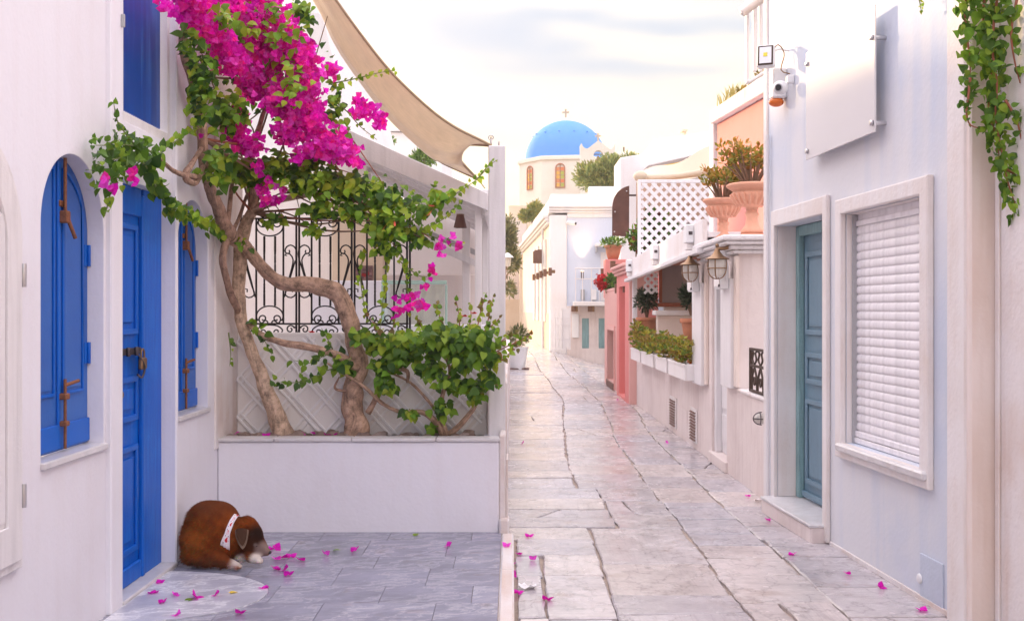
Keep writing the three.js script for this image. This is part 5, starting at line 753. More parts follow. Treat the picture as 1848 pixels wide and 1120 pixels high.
{ // the side facade receding along the bend
  const H = local(thing('side_facade', 'sunlit white facade with pilasters and stepped cornice past the corner building', 'building', [1.34, 0, -36], null, SFr.th));
  part('wall', wallX(rect(0.62, 19, -0.5, 4.9), 0.02, 0.4, 0.01), M.gold, H); part('lower_wall', wallX(rect(0.62, 19, -0.5, 1.6), 0.0, 0.019, 0.004), M.sand, H);  // both wall colours carry painted golden sunset glow
  for (const px of [985.5, 979, 972.5, 966.5]) { const u = SFr.u(px), wd = 0.42 + u * 0.04; part('pilaster', bx(-0.06, 0.019, 1.3, 4.3, -u - wd, -u, 0.01), M.farWhite, H); }
  for (const [o, a, b] of [[0.10, 4.72, 4.80], [0.17, 4.805, 4.90], [0.25, 4.905, 5.02]]) part('cornice', bx(-o, 0.6, a, b, -19, -0.6, 0.02), M.farWhite, H); part('parapet', bx(0.0, 0.5, 5.025, 5.6, -19, -0.6, 0.02), M.farWhite, H);
  part('drain_pipe', rod(V(-0.07, -0.2, -SFr.u(983)), V(-0.07, 4.7, -SFr.u(983)), 0.05, 8), M.paintWhite, H);
  [[992.5, 490, 'first'], [983.5, 492, 'second'], [976, 495, 'third'], [970, 498, 'fourth'], [963, 500, 'fifth']].forEach(([px, py, n]) => { const u = SFr.u(px, -0.15), y = SFr.y(px, py, -0.15), L = local(thing('wall_lamp', 'brown box wall lamp, ' + n + ' from the corner along sunlit facade', 'lamp', [1.34, 0, -36], 'brown lamps along the sunlit facade', SFr.th)); part('block', bx(-0.20, -0.09, y - 0.13, y + 0.13, -u - 0.07, -u + 0.07, 0.012), M.wood, L); part('bracket', bx(-0.089, 0.02, y - 0.05, y + 0.06, -u - 0.05, -u + 0.05, 0.01), M.brass, L); });
  const B = thing('building', 'golden lit building with arched doorway at the end of the street', 'building', [0.3, 0, -60]);
  part('wall', slab(XX(938, 56), 2.0, -0.5, YY(452, 56), 56, 66), M.sand, B); part('cornice', slab(XX(936.5, 56), 2.1, YY(452, 56) + 0.003, YY(440, 56), 55.7, 66.2, 0.05), M.farWhite, B); part('band', slab(XX(936, 56), 2.1, YY(460, 56), YY(456, 56), 55.85, 55.995, 0.03), M.farWhite, B); part('pilaster', pslab(949, 956, 465, 592, 55.9, 55.995, 0.02), M.farWhite, B);
  const ar = thing('hanging_sign', 'blank brown arched sign hanging from the side facade', 'sign', [XX(976, 39), YY(462, 39), -39]), d = 39, s = new THREE.Shape(); s.moveTo(XX(962, d), YY(475, d)); s.lineTo(XX(990, d), YY(475, d)); s.lineTo(XX(990, d), YY(454, d)); s.bezierCurveTo(XX(984, d), YY(448.5, d), XX(968, d), YY(448.5, d), XX(962, d), YY(454, d)); s.closePath();
  part('board', wallZ(s, -d - 0.08, -d, 0.01), M.woodOld, ar); for (const py of [455, 471]) part('arm', rod(W(990, py, d + 0.04), W(994.5, py, d + 0.04), 0.025), M.ironBrown, ar);
}
{ // far left end of the street
  const E = thing('end_wall', 'two tone cream wall closing the street behind the white pot', 'wall', [-1, 0, -60]);
  part('upper', slab(-6, XX(937.5, 60), YY(540, 60), YY(488, 60), 60, 60.4), M.cream, E); part('lower', slab(-6, XX(937.5, 60), -0.5, YY(540, 60) - 0.002, 59.95, 60.4), M.sand, E);
  const H = thing('house', 'cream house rising above the end wall', 'house', [0, 0, -68]); part('wall', slab(-4, XX(950, 68), 0, YY(392, 68), 68, 76), M.cream, H); part('tower', slab(XX(918, 70), XX(952, 70), 5, YY(370, 70), 70.2, 76), M.sand, H);
  const r = rng(19), T = thing('olive_tree', 'olive tree leaning over the wall just right of the post', 'tree', [-0.2, 0, -38]); part('trunk', limb([V(-0.55, 0, -38), V(-0.5, 1.6, -38), V(-0.35, 3.0, -38), V(-0.2, 4.2, -38)], [0.14, 0.11, 0.08, 0.03], { seed: 4 }), M.bark[1], T); for (const [x, y] of [[0.2, 4.6], [-0.1, 5.0], [0.25, 3.4], [0.15, 2.6]]) part('branch', limb([V(-0.35, 2.6, -38), V(-0.1, (y + 2.8) / 2, -38), V(x, y, -38)], [0.05, 0.03, 0.012], { seed: x * 50 | 0, rad: 6 }), M.bark[1], T);
  const it = []; for (const [px, py, rx, ry, n] of [[916, 425, 0.38, 0.8, 1700], [926, 470, 0.30, 0.55, 900], [920, 520, 0.22, 0.35, 350]]) it.push(...bushItems(r, n, W(px, py, 38), [rx, ry, 0.5], 0.16, [[0.2, 0.23, 0.10], [0.28, 0.29, 0.12], [0.13, 0.15, 0.07], [0.36, 0.32, 0.13]], { shell: 0.55 })); scatter('leaf', T, [SLIM], [M.leafG[4]], M.leafAny, it, 0, 'leaves');
  const c = W(931, 668, 29.5), h = streetH(c.x, 29.5), Pt = local(thing('plant_pot', 'tall square white plant pot by the street bend', 'pot', [c.x + 0.03, h, -29.5])); part('pot_body', new THREE.CylinderGeometry(0.36, 0.25, 0.56, 4, 1).rotateY(0.5).translate(0, 0.28, 0), M.plasticWhite, Pt); part('rim', new THREE.CylinderGeometry(0.38, 0.37, 0.05, 4, 1).rotateY(0.5).translate(0, 0.59, 0), M.plasticWhite, Pt); part('foot', bx(-0.2, 0.34, 0, 0.03, -0.2, 0.2), M.woodOld, Pt);
  const pl = thing('potted_plant', 'thin leafy plant growing in the white pot', 'plant', [c.x, h + 0.6, -29.5]); part('stem', rod(V(c.x, h + 0.55, -29.5), V(c.x, h + 1.0, -29.5), 0.015), M.twig, pl); scatter('leaf', pl, [SLIM], [M.leafG[2]], M.leafAny, bushItems(r, 420, V(c.x + 0.05, h + 0.9, -29.5), [0.36, 0.34, 0.3], 0.13, [[0.13, 0.17, 0.05], [0.2, 0.2, 0.06], [0.1, 0.13, 0.05]]), 0, 'leaves');
  const sc = thing('wall_lantern', 'white wall lantern on the olive tree wall', 'lantern', [XX(916, 36), YY(462, 36), -36]); part('cap', at(lathe([[0.001, 0.16], [0.05, 0.14], [0.22, 0.0], [0.2, -0.02]], 14), XX(916, 36), YY(464, 36), -36), M.plasticWhite, sc); part('glass', at(lathe([[0.12, -0.02], [0.09, -0.3], [0.001, -0.32]], 12), XX(916, 36), YY(464, 36), -36), M.glassMilk, sc);
}
// rooftop plants
{ const r = rng(23), c = W(1102, 312, 38), T = thing('oleander', 'large oleander bush on the corner building roof', 'tree', [c.x, 5.3, c.z]); for (let k = 0; k < 7; k++) part('trunk', limb([V(c.x + (r() - 0.5) * 0.5, 5.2, c.z), V(c.x + (r() - 0.5) * 1.4, 6.0, c.z + (r() - 0.5) * 0.6), V(c.x + (r() - 0.5) * 2.4, 6.9, c.z + (r() - 0.5))], [0.05, 0.035, 0.012], { seed: k, rad: 6 }), M.twig, T);
  const it = []; for (const [px, py, rx, ry, n] of [[1065, 318, 0.62, 0.52, 2400], [1100, 308, 0.7, 0.66, 3000], [1140, 302, 0.62, 0.55, 2200], [1085, 335, 0.7, 0.28, 900], [1155, 320, 0.3, 0.5, 700]]) it.push(...bushItems(r, n, W(px, py, 38), [rx, ry, 0.7], 0.15, [[0.28, 0.35, 0.11], [0.38, 0.42, 0.13], [0.17, 0.23, 0.08], [0.48, 0.45, 0.14]], { shell: 0.5, up: 0.6 })); scatter('leaf', T, [SLIM], [M.leafG[1]], M.leafAny, it, 0, 'leaves');
  const bl = thing('roof_wall', 'low white roof wall in front of the oleander', 'wall', [XX(1100, 37), 5.6, -37]); part('wall', pslab(1062, 1118, 336, 356, 37.2, 37.5, 0.03), M.farWhite, bl); part('wall', pslab(1035, 1066, 350, 358, 37.2, 37.6, 0.03), M.farWhite, bl);
  const b = W(961, 384, 47), S = thing('shrub', 'golden green shrub on the roof left of the corner building', 'shrub', [b.x, b.y - 0.4, b.z]); part('stem', rod(V(b.x, b.y - 0.7, b.z), V(b.x, b.y, b.z), 0.04), M.twig, S); const i2 = []; for (const [px, py, rx, ry] of [[950, 389, 0.34, 0.3], [966, 378, 0.42, 0.38]]) i2.push(...bushItems(r, 1100, W(px, py, 47), [rx, ry, 0.4], 0.15, [[0.36, 0.4, 0.09], [0.2, 0.27, 0.07], [0.55, 0.46, 0.1]])); scatter('leaf', S, [SLIM], [M.leafG[1]], M.leafAny, i2, 0, 'leaves'); }
// ---------------------------------------------------------------- the church
{
  const D = 78, k = D / F, cx = XX(1021, D), C = thing('church', 'cream church drum with blue dome and cross at street end', 'church', [cx, 0, -D]), y0 = YY(292, D), R = 3.52, n = 8, rot = -0.17;
  const ringPts = (r) => Array.from({ length: 8 }, (_, i) => { const a = rot + (i + 0.5) * Math.PI / 4; return [Math.sin(a) * r, Math.cos(a) * r]; });
  const prism = (r, ya, yb) => { const P = ringPts(r), lo = P.map(([x, z]) => V(cx + x, ya, -D + z)), hi = P.map(([x, z]) => V(cx + x, yb, -D + z)); return poly([lo, hi, ...P.map((_, i) => [lo[i], lo[(i + 1) % 8], hi[(i + 1) % 8], hi[i]])]); };
  part('drum', prism(R, 2, y0 - 0.28), M.church, C); part('cornice', prism(R + 0.14, y0 - 0.275, y0 - 0.10), M.church, C); part('cornice', prism(R + 0.02, y0 - 0.095, y0 + 0.02), M.church, C);
  const dm = part('dome', at(new THREE.SphereGeometry(3.02, 64, 32, 0, Math.PI * 2, 0, Math.PI / 2), cx, y0 + 0.02, -D), M.domeBlue, C); for (let i = 0; i < 14; i++) { const a = i / 14 * 6.283 + 0.2, rr = 3.02 * Math.cos(0.68), yy = y0 + 3.02 * Math.sin(0.68); part('stud', rod(V(cx + Math.sin(a) * rr, yy, -D + Math.cos(a) * rr), V(cx + Math.sin(a) * (rr + 0.13), yy + 0.02, -D + Math.cos(a) * (rr + 0.13)), 0.045), M.domeBlue, dm); }
  const cross = (x, y, z, h, par) => part('cross', [bx(x - h * 0.1, x + h * 0.1, y, y + h, z - h * 0.09, z + h * 0.09, h * 0.03), bx(x - h * 0.36, x - h * 0.101, y + h * 0.55, y + h * 0.75, z - h * 0.09, z + h * 0.09, h * 0.03), bx(x + h * 0.101, x + h * 0.36, y + h * 0.55, y + h * 0.75, z - h * 0.09, z + h * 0.09, h * 0.03)], M.crossStone, par);
  part('cross_base', at(lathe([[0.32, 0], [0.12, 0.14], [0.08, 0.3]], 16), cx, y0 + 3.0, -D), M.church, C); cross(cx, y0 + 3.2, -D, 0.72, C);
  const glassC = [[0.75, 0.20, 0.06], [0.80, 0.45, 0.06], [0.45, 0.50, 0.07], [0.72, 0.25, 0.10]].map((c) => std(c, 0.35)), frameM = std([0.42, 0.16, 0.09], 0.6);
  for (const f of [0, -1]) { const a = rot + f * Math.PI / 4, fr = R * Math.cos(Math.PI / 8) + 0.01, g = (q) => q.rotateY(a).translate(cx + Math.sin(a) * fr, 0, -D + Math.cos(a) * fr), ws = new THREE.Shape(), hw = 0.36, ya = YY(348, D), yb = YY(314, D); ws.moveTo(-hw, ya); ws.lineTo(hw, ya); ws.lineTo(hw, yb); ws.absarc(0, yb, hw, 0, Math.PI); ws.closePath();
    const hole = new THREE.Path(); hole.moveTo(-hw + 0.08, ya + 0.08); hole.lineTo(hw - 0.08, ya + 0.08); hole.lineTo(hw - 0.08, yb); hole.absarc(0, yb, hw - 0.08, 0, Math.PI); ws.holes.push(hole);
    const w = part('window', g(wallZ(ws, 0, 0.08, 0.008)), frameM, C); part('mullion', g(bx(-0.03, 0.03, ya + 0.08, yb + hw - 0.08, 0.012, 0.07, 0.005)), frameM, w);
    const rows = 5, hh = (yb + 0.12 - ya - 0.1) / rows; for (let i = 0; i < rows; i++) for (const s of [-1, 1]) part('pane', g(bx(s < 0 ? -hw + 0.085 : 0.031, s < 0 ? -0.031 : hw - 0.085, ya + 0.09 + i * hh, ya + 0.09 + (i + 1) * hh - 0.03, 0.003, 0.02, 0.003)), glassC[(i * 2 + (s > 0 ? 1 : 0) + (i > 2 ? 3 : 1)) % 4], w); }
  // bell gable
  const d = 72, X = (px) => XX(px, d), Yy = (py) => YY(py, d), B = thing('bell_gable', 'cream bell gable with horned shoulders and cross before the dome', 'bell tower', [X(1079), 0, -d]), s = new THREE.Shape();
  s.moveTo(X(1048), 2); s.lineTo(X(1110), 2); s.lineTo(X(1110), Yy(258)); s.bezierCurveTo(X(1108), Yy(266), X(1103), Yy(271), X(1099), Yy(267)); s.lineTo(X(1080), Yy(253)); s.lineTo(X(1062), Yy(267)); s.bezierCurveTo(X(1056), Yy(270), X(1051), Yy(264), X(1050), Yy(258)); s.lineTo(X(1047), Yy(262)); s.closePath();
  const h = new THREE.Path(); h.moveTo(X(1071.5), Yy(292)); h.lineTo(X(1088.5), Yy(292)); h.lineTo(X(1088.5), Yy(280)); h.absarc(X(1080), Yy(280), X(1088.5) - X(1080), 0, Math.PI); h.closePath(); s.holes.push(h);
  part('wall', wallZ(s, -d - 0.5, -d, 0.02), M.church, B); cross(X(1080), Yy(253.5), -d - 0.25, 0.55, B); part('beam', rod(V(X(1071), Yy(277.5), -d - 0.25), V(X(1089), Yy(277.5), -d - 0.25), 0.035), M.woodOld, B); part('bell', at(lathe([[0.001, 0.42], [0.06, 0.40], [0.10, 0.28], [0.13, 0.14], [0.2, 0.02], [0.21, 0.0]], 20), X(1080), Yy(292) + 0.04, -d - 0.25), M.brass, B);
  const s2 = thing('bell_gable', 'small cream gable with finial half hidden behind the oleander', 'bell tower', [X(1125), 0, -d - 1]); part('wall', pslab(1112, 1136, 274, 330, 73, 73.4, 0.15), M.church, s2); part('finial', rod(W(1126, 273, 73.2), W(1126, 265, 73.2), 0.06), M.woodOld, s2);
}
{ // houses right of the church
  const A = thing('house', 'white stepped house on the skyline right of the oleander', 'house', [5.5, 0, -33]); part('upper', wallZ(shp([[XX(1180, 32), 3], [XX(1340, 32), 3], [XX(1340, 32), YY(228, 32)], [XX(1180, 32), YY(252, 32)]]), -38, -32, 0.02), M.farWhite, A); part('lower', wallZ(shp([[XX(1120, 30), 3], [XX(1340, 30), 3], [XX(1340, 30), YY(262, 30)], [XX(1176, 30), YY(275, 30)], [XX(1120, 30), YY(284, 30)]]), -31.9, -30, 0.02), M.farWhite, A); part('ledge', wallZ(shp([[XX(1168, 29), YY(300, 29)], [XX(1340, 29), YY(262, 29)], [XX(1340, 29), YY(258, 29)], [XX(1168, 29), YY(296, 29)]]), -29.9, -29, 0.02), M.farWhite, A); part('chimney', [pslab(1235, 1239, 236, 246, 33, 33.3), pslab(1232, 1242, 233, 235.8, 32.9, 33.4)], M.sand, A);
  const P = thing('pink_house', 'salmon pink upper house behind the urns', 'house', [3.9, 0, -14]); part('wall', wallX(shp([[12.4, 2.3], [15.9, 2.3], [15.9, 4.52], [12.4, 4.28]]), 3.1, 3.4, 0.01), M.pink, P); part('coping', wallX(shp([[12.35, 4.285], [15.95, 4.525], [15.95, 4.72], [12.35, 4.50]]), 3.0, 3.45, 0.015), M.whiteOld, P); part('edge_strip', bx(3.05, 3.45, 2.3, 4.7, -16.25, -15.955, 0.01), M.trim, P); part('front', bx(3.4, 6, 2.3, 4.3, -12.7, -12.4, 0.01), M.pink, P);
  const r = rng(3), S = thing('succulent_plant', 'orange green succulents along the pink house parapet', 'plant', [3.2, 4.5, -13.3]); part('stem', rod(V(3.2, 4.5, -12.6), V(3.2, 4.58, -14.2), 0.02), M.twig, S); const it = []; for (let i = 0; i < 14; i++) it.push(...bushItems(r, 34, V(3.12 + r() * 0.15, 4.58 + r() * 0.10, -12.5 - i * 0.14), [0.08, 0.09, 0.08], 0.06, [[0.30, 0.18, 0.03], [0.2, 0.17, 0.03], [0.36, 0.24, 0.05]])); scatter('leaf', S, [OVAL], [M.leafY], M.leafAny, it, 0, 'leaves');
  const G = thing('grass_tuft', 'dry grass on top of the pink house coping', 'plant', [3.2, 4.7, -15.8]), gi = []; for (let i = 0; i < 160; i++) gi.push({ p: V(3.1 + r() * 0.3, 4.70, -15.9 + r() * 0.9), q: dirQuat(V(r() - 0.5, 2, r() - 0.5), r() * 6), s: 0.12 + r() * 0.2, k: 0, c: vary([0.5, 0.42, 0.14], r) }); part('root', bx(3.1, 3.4, 4.69, 4.70, -15.9, -15.0, 0.002), M.soil, G); scatter('blade', G, [leafGeo(1, 0.06, 0, 0.1, 0.3)], [M.leafY], M.leafAny, gi, 0, 'blades');
  // timber balcony frame above the floodlight
  const B = thing('balcony_frame', 'white painted balcony frame above the house corner', 'balcony', [2.2, 4, -9.8]), d = 9.9; for (const [a, b] of [[1347, 1353], [1360, 1367], [1371, 1377]]) part('post', pslab(a, b, -40, a < 1350 ? 150 : 128, d, d + 0.05, 0.006), M.paintWhite, B); part('beam', rod(W(1338, 22, d - 0.1), W(1385, -12, d - 0.1), 0.05, 4), M.trim, B); part('brace', rod(W(1352, 148, d), W(1382, 130, d), 0.02, 6), M.paintWhite, B);
}
// ---------------------------------------------------------------- the bougainvillea in the raised bed
const wallSide = (px, d, g = 0.09) => (px > 860 ? d : Math.min(d, (2.13 - g) * F / (924 - px)));   // growth stays in front of the house wall
const PT = (list) => list.map(([px, py, d]) => W(px, py, wallSide(px, d)));
function blobItems(r, list, size, cols, o = {}) { const it = []; for (const [px, py, rx, ry, d, n0, dz = 0.22] of list) { const n = Math.round(n0 * (o.thin || 1)); const dd = wallSide(px, d, 0.2), k = dd / F; const b = bushItems(r, n, W(px, py, dd), [rx * k, ry * k, dz], size, cols, { shell: 0.55, ...o }); for (const i of b) if (i.p.x < -2.08) { const f = (2.02 + r() * 0.06) / -i.p.x; i.p.set(i.p.x * f, EYE + (i.p.y - EYE) * f, i.p.z * f); } it.push(...b); } return it; }
function faceOut(r, items, amt = 0.9) { for (const it of items) { const dir = V((r() - 0.5) * 1.6, -0.5 + (r() - 0.5) * 1.4, 0.35 + r() * 0.4); const n = V(r() - 0.5, 0.35 + r() * 0.3, amt).normalize(); // tip hangs, face towards the light
  const y = dir.normalize(), x = y.clone().cross(n).normalize(), z = x.clone().cross(y); if (x.lengthSq() < 0.1) continue; it.q.setFromRotationMatrix(_m.makeBasis(x, y, z)); } return items; }
function spray(r, parent, pts, { step = 0.045, size = 0.065, cols, mat = M.twigGreen, rad = [0.006, 0.002], items, spread = 0.03 }) {
  const cv = new THREE.CatmullRomCurve3(pts), L = cv.getLength(); part('twig', limb(pts, rad, { seg: 4, rad: 5, bump: 0.05, seed: L * 100 | 0 }), mat, parent); const n = Math.floor(L / step);
  for (let i = 0; i < n; i++) { const t = (i + 0.3 + r() * 0.4) / n, p = cv.getPointAt(t), tn = cv.getTangentAt(t), sd = i % 2 ? 1 : -1; const dir = tn.clone().multiplyScalar(0.5).add(V((r() - 0.5) * 0.9, sd * 0.6 + (r() - 0.6) * 0.6, 0.3 + (r() - 0.5) * 0.7)).normalize(); const nn = V((r() - 0.5) * 0.9, 0.4 + (r() - 0.5) * 0.5, 0.8).normalize(), x = dir.clone().cross(nn).normalize(), z = x.clone().cross(dir); const q = new THREE.Quaternion().setFromRotationMatrix(_m.makeBasis(x, dir, z)); const k = Math.floor(r() * cols.length);
    items.push({ p: p.clone().add(V((r() - 0.5) * spread, (r() - 0.5) * spread, (r() - 0.5) * spread)), q, s: size * (0.55 + 0.6 * r()) * (1 - 0.35 * t), k, c: vary(cols[k], r) }); }
}
const frontFirst = (it, r) => it.map((a) => [a.p.z + r() * 0.12, a]).sort((a, b) => b[0] - a[0]).map((a) => a[1]);
const GREEN = LEAFC, LIME = [[0.25, 0.42, 0.025], [0.36, 0.49, 0.03], [0.17, 0.34, 0.022], [0.36, 0.45, 0.03]];
{
  const r = rng(101), T = thing('bougainvillea', 'large magenta bougainvillea with twisted pale trunks growing from the planter', 'tree', [-1.5, 0.74, -7.9]);
  const tr = (name, pts, radii, m, seed, o = {}) => part(name, limb(PT(pts), radii, { seg: 10, rad: 16, bump: 0.16, seed, ...o }), M.bark[m], T, true);
  tr('trunk', [[514, 792, 7.92], [506, 770, 7.92], [488, 722, 7.90], [462, 655, 7.88], [440, 595, 7.88], [431, 540, 7.88], [432, 480, 7.90], [441, 410, 7.92], [455, 382, 7.93]], [0.078, 0.060, 0.056, 0.048, 0.045, 0.044, 0.046, 0.05, 0.04], 2, 1);
  tr('trunk', [[641, 790, 7.95], [642, 765, 7.95], [634, 728, 7.95], [640, 690, 7.95], [651, 664, 7.94], [642, 630, 7.92], [632, 590, 7.90], [624, 556, 7.86], [604, 526, 7.84], [566, 515, 7.82], [520, 512, 7.80], [488, 498, 7.80], [464, 470, 7.80], [440, 444, 7.82], [412, 424, 7.86]], [0.098, 0.074, 0.082, 0.070, 0.066, 0.064, 0.064, 0.063, 0.060, 0.054, 0.052, 0.050, 0.046, 0.046, 0.060], 0, 2, { bump: 0.22 });
  tr('trunk', [[412, 424, 7.86], [400, 395, 7.88], [384, 352, 7.90], [368, 300, 7.90], [364, 250, 7.88], [364, 205, 7.86], [352, 160, 7.85], [334, 105, 7.84], [330, 70, 7.84], [338, 40, 7.84]], [0.062, 0.046, 0.038, 0.034, 0.032, 0.036, 0.034, 0.030, 0.026, 0.02], 1, 3, { bump: 0.2 });
  tr('branch', [[430, 562, 7.92], [420, 540, 7.94], [408, 505, 7.95], [402, 465, 7.94], [410, 424, 7.90]], [0.024, 0.026, 0.024, 0.026, 0.03], 1, 4, { rad: 10 });
  tr('branch', [[408, 415, 7.9], [414, 372, 7.93], [418, 335, 7.93], [424, 280, 7.9]], [0.022, 0.018, 0.015, 0.01], 1, 5, { rad: 8 });
  tr('branch', [[418, 422, 7.9], [432, 390, 7.92], [446, 350, 7.9], [470, 300, 7.85]], [0.016, 0.015, 0.012, 0.008], 1, 6, { rad: 8 });
  tr('branch', [[452, 384, 7.93], [470, 372, 7.92], [500, 362, 7.88], [560, 350, 7.85], [640, 342, 7.8]], [0.042, 0.030, 0.024, 0.018, 0.010], 2, 7, { rad: 8 });
  tr('branch', [[455, 385, 7.93], [458, 340, 7.9], [452, 290, 7.85], [470, 220, 7.75], [500, 140, 7.7]], [0.040, 0.030, 0.024, 0.018, 0.01], 0, 8, { rad: 8 });
  tr('branch', [[446, 582, 7.86], [470, 603, 7.85], [505, 617, 7.84], [545, 624, 7.83], [590, 634, 7.84], [622, 648, 7.86], [648, 664, 7.9]], [0.022, 0.026, 0.026, 0.028, 0.026, 0.03, 0.035], 0, 9, { rad: 10 });
  tr('branch', [[366, 318, 7.88], [345, 318, 7.82], [320, 312, 7.76], [300, 298, 7.7], [282, 280, 7.62]], [0.022, 0.018, 0.016, 0.012, 0.008], 1, 10, { rad: 8 });
  tr('branch', [[366, 300, 7.88], [352, 330, 7.85], [334, 318, 7.8], [352, 285, 7.8], [366, 262, 7.84]], [0.016, 0.018, 0.022, 0.014, 0.014], 1, 11, { rad: 8 });
  // foliage and flower masses
  const pink = [[350, 20, 44, 34, 6.5, 170], [385, 62, 44, 40, 6.75, 190], [420, 110, 44, 36, 6.95, 120], [330, -10, 40, 24, 6.4, 90], [415, -15, 100, 30, 7.3, 180], [420, 30, 75, 42, 7.1, 220], [470, 30, 65, 60, 7.4, 240], [425, 80, 50, 40, 7.15, 130], [480, 95, 60, 60, 7.38, 250], [535, 95, 50, 65, 7.42, 250], [545, 150, 45, 55, 7.42, 200], [510, 180, 48, 50, 7.36, 210], [455, 160, 42, 32, 7.38, 110], [560, 215, 42, 45, 7.42, 170], [520, 240, 38, 28, 7.4, 80], [425, 225, 34, 36, 7.42, 80], [450, 262, 34, 26, 7.42, 60], [590, 262, 48, 36, 7.45, 150], [622, 275, 36, 28, 7.5, 70], [560, 275, 30, 18, 7.45, 40], [645, 296, 24, 12, 7.6, 16], [655, 196, 26, 26, 7.75, 34], [685, 218, 14, 26, 7.8, 22], [600, 130, 22, 22, 7.6, 22], [640, 205, 12, 10, 7.7, 6], [480, 332, 20, 24, 7.55, 16], [497, 362, 14, 8, 7.6, 6], [300, 10, 16, 12, 7.6, 9], [468, 300, 18, 12, 7.5, 9], [538, 285, 16, 20, 7.45, 12]];
  const green = [[366, 150, 34, 100, 7.75, 240], [410, 200, 40, 50, 7.75, 150], [430, 130, 50, 60, 7.9, 70], [395, 300, 34, 52, 7.72, 120], [445, 310, 56, 36, 7.6, 170], [510, 300, 60, 34, 7.58, 170], [565, 325, 70, 28, 7.62, 200], [640, 335, 62, 34, 7.68, 210], [705, 360, 58, 34, 7.72, 190], [700, 405, 44, 40, 7.74, 150], [770, 370, 40, 24, 7.76, 60], [745, 425, 40, 28, 7.78, 80], [690, 440, 34, 30, 7.76, 60], [580, 375, 56, 22, 7.66, 90], [570, 412, 20, 18, 7.7, 22], [640, 380, 40, 26, 7.7, 80], [490, 395, 34, 14, 7.72, 26], [545, 20, 26, 30, 7.6, 70], [500, 130, 120, 150, 7.72, 260], [610, 200, 30, 70, 7.7, 70], [560, 290, 60, 20, 7.6, 60], [342, 80, 20, 50, 7.8, 60]];
  const lime = [[430, 55, 44, 36, 7.0, 60], [400, 30, 50, 30, 6.6, 34], [500, 60, 60, 60, 7.22, 60], [530, 150, 60, 80, 7.25, 44], [470, 20, 70, 20, 7.2, 40], [420, 200, 50, 40, 7.5, 30], [545, 330, 120, 30, 7.5, 60], [700, 400, 60, 60, 7.62, 60], [790, 350, 40, 22, 7.72, 26]];
  const leaves = faceOut(r, blobItems(r, green, 0.059, GREEN.concat(LIME.slice(2)), { thin: 0.85 })).concat(faceOut(r, blobItems(r, lime, 0.060, LIME)));
  const bracts = blobItems(r, pink, 0.053, BRACTC, { out: 0.7, up: 0.1, shell: 0.55, thin: 1.3 });
  for (const b of bracts) { const d = V((r() - 0.5) * 1.5, (r() - 0.45) * 1.5, 0.5 + r()).normalize(); b.q = dirQuat(d, r() * 6.28, b.q); }
  // sprays reaching out of the crown
  const S = (pts, o = {}) => spray(r, T, PT(pts), { cols: LIME.concat(GREEN.slice(0, 3)), items: leaves, ...o });
  S([[284, 282, 7.62], [262, 268, 7.55], [236, 262, 7.5], [200, 262, 7.45], [172, 262, 7.42]], { step: 0.013, size: 0.072, spread: 0.09 });
  S([[250, 262, 7.5], [232, 300, 7.45], [205, 320, 7.42], [180, 325, 7.4]], { step: 0.013, size: 0.076, spread: 0.10, cols: LIME });
  S([[245, 265, 7.5], [225, 240, 7.45], [210, 215, 7.42], [204, 182, 7.4]], { step: 0.022, size: 0.06 });
  S([[240, 275, 7.48], [215, 285, 7.42], [190, 290, 7.40], [172, 300, 7.4]], { step: 0.011, size: 0.078, spread: 0.11 });
  S([[200, 330, 7.42], [196, 360, 7.42], [188, 390, 7.42]], { step: 0.03, size: 0.07 });
  S([[282, 282, 7.62], [300, 265, 7.6], [325, 250, 7.6], [345, 235, 7.6], [364, 228, 7.6]], { step: 0.024, size: 0.065, cols: LIME });
  S([[255, 290, 7.5], [285, 330, 7.5], [310, 372, 7.52], [350, 392, 7.55], [385, 412, 7.55], [415, 430, 7.6], [448, 444, 7.6]], { step: 0.014, size: 0.075, spread: 0.07 });
  S([[265, 300, 7.5], [280, 335, 7.5], [300, 365, 7.5], [330, 385, 7.52]], { step: 0.016, size: 0.08, spread: 0.08 });
  S([[600, 150, 7.65], [640, 142, 7.68], [680, 132, 7.7], [714, 126, 7.72]], { step: 0.024, size: 0.055, cols: LIME });
  S([[600, 180, 7.65], [625, 200, 7.7], [650, 228, 7.75], [680, 252, 7.8]], { step: 0.035, size: 0.05 });
  S([[740, 400, 7.74], [790, 370, 7.74], [830, 345, 7.74], [862, 322, 7.75], [886, 296, 7.76]], { step: 0.022, size: 0.062, cols: LIME });
  S([[860, 325, 7.75], [880, 300, 7.76], [898, 288, 7.76]], { step: 0.03, size: 0.05, cols: LIME });
  S([[720, 430, 7.75], [760, 415, 7.74], [800, 395, 7.74], [835, 360, 7.74]], { step: 0.022, size: 0.07 });
  S([[760, 420, 7.75], [790, 430, 7.74], [815, 440, 7.74], [835, 436, 7.74]], { step: 0.035, size: 0.05 });
  S([[715, 440, 7.75], [730, 480, 7.75], [735, 530, 7.75], [738, 565, 7.75]], { step: 0.022, size: 0.06 });
  S([[660, 450, 7.75], [650, 490, 7.74], [655, 540, 7.74], [662, 580, 7.74]], { step: 0.026, size: 0.062, cols: LIME });
  S([[700, 460, 7.76], [696, 500, 7.75], [690, 550, 7.75], [686, 600, 7.74]], { step: 0.028, size: 0.062, cols: LIME });
  S([[720, 470, 7.75], [745, 490, 7.75], [765, 500, 7.75], [780, 494, 7.75]], { step: 0.03, size: 0.055 });
  S([[560, 370, 7.68], [566, 400, 7.68], [575, 425, 7.68]], { step: 0.022, size: 0.07 });
  S([[455, 575, 7.86], [462, 590, 7.84], [480, 620, 7.82], [490, 640, 7.82]], { step: 0.016, size: 0.08, spread: 0.07, cols: GREEN });
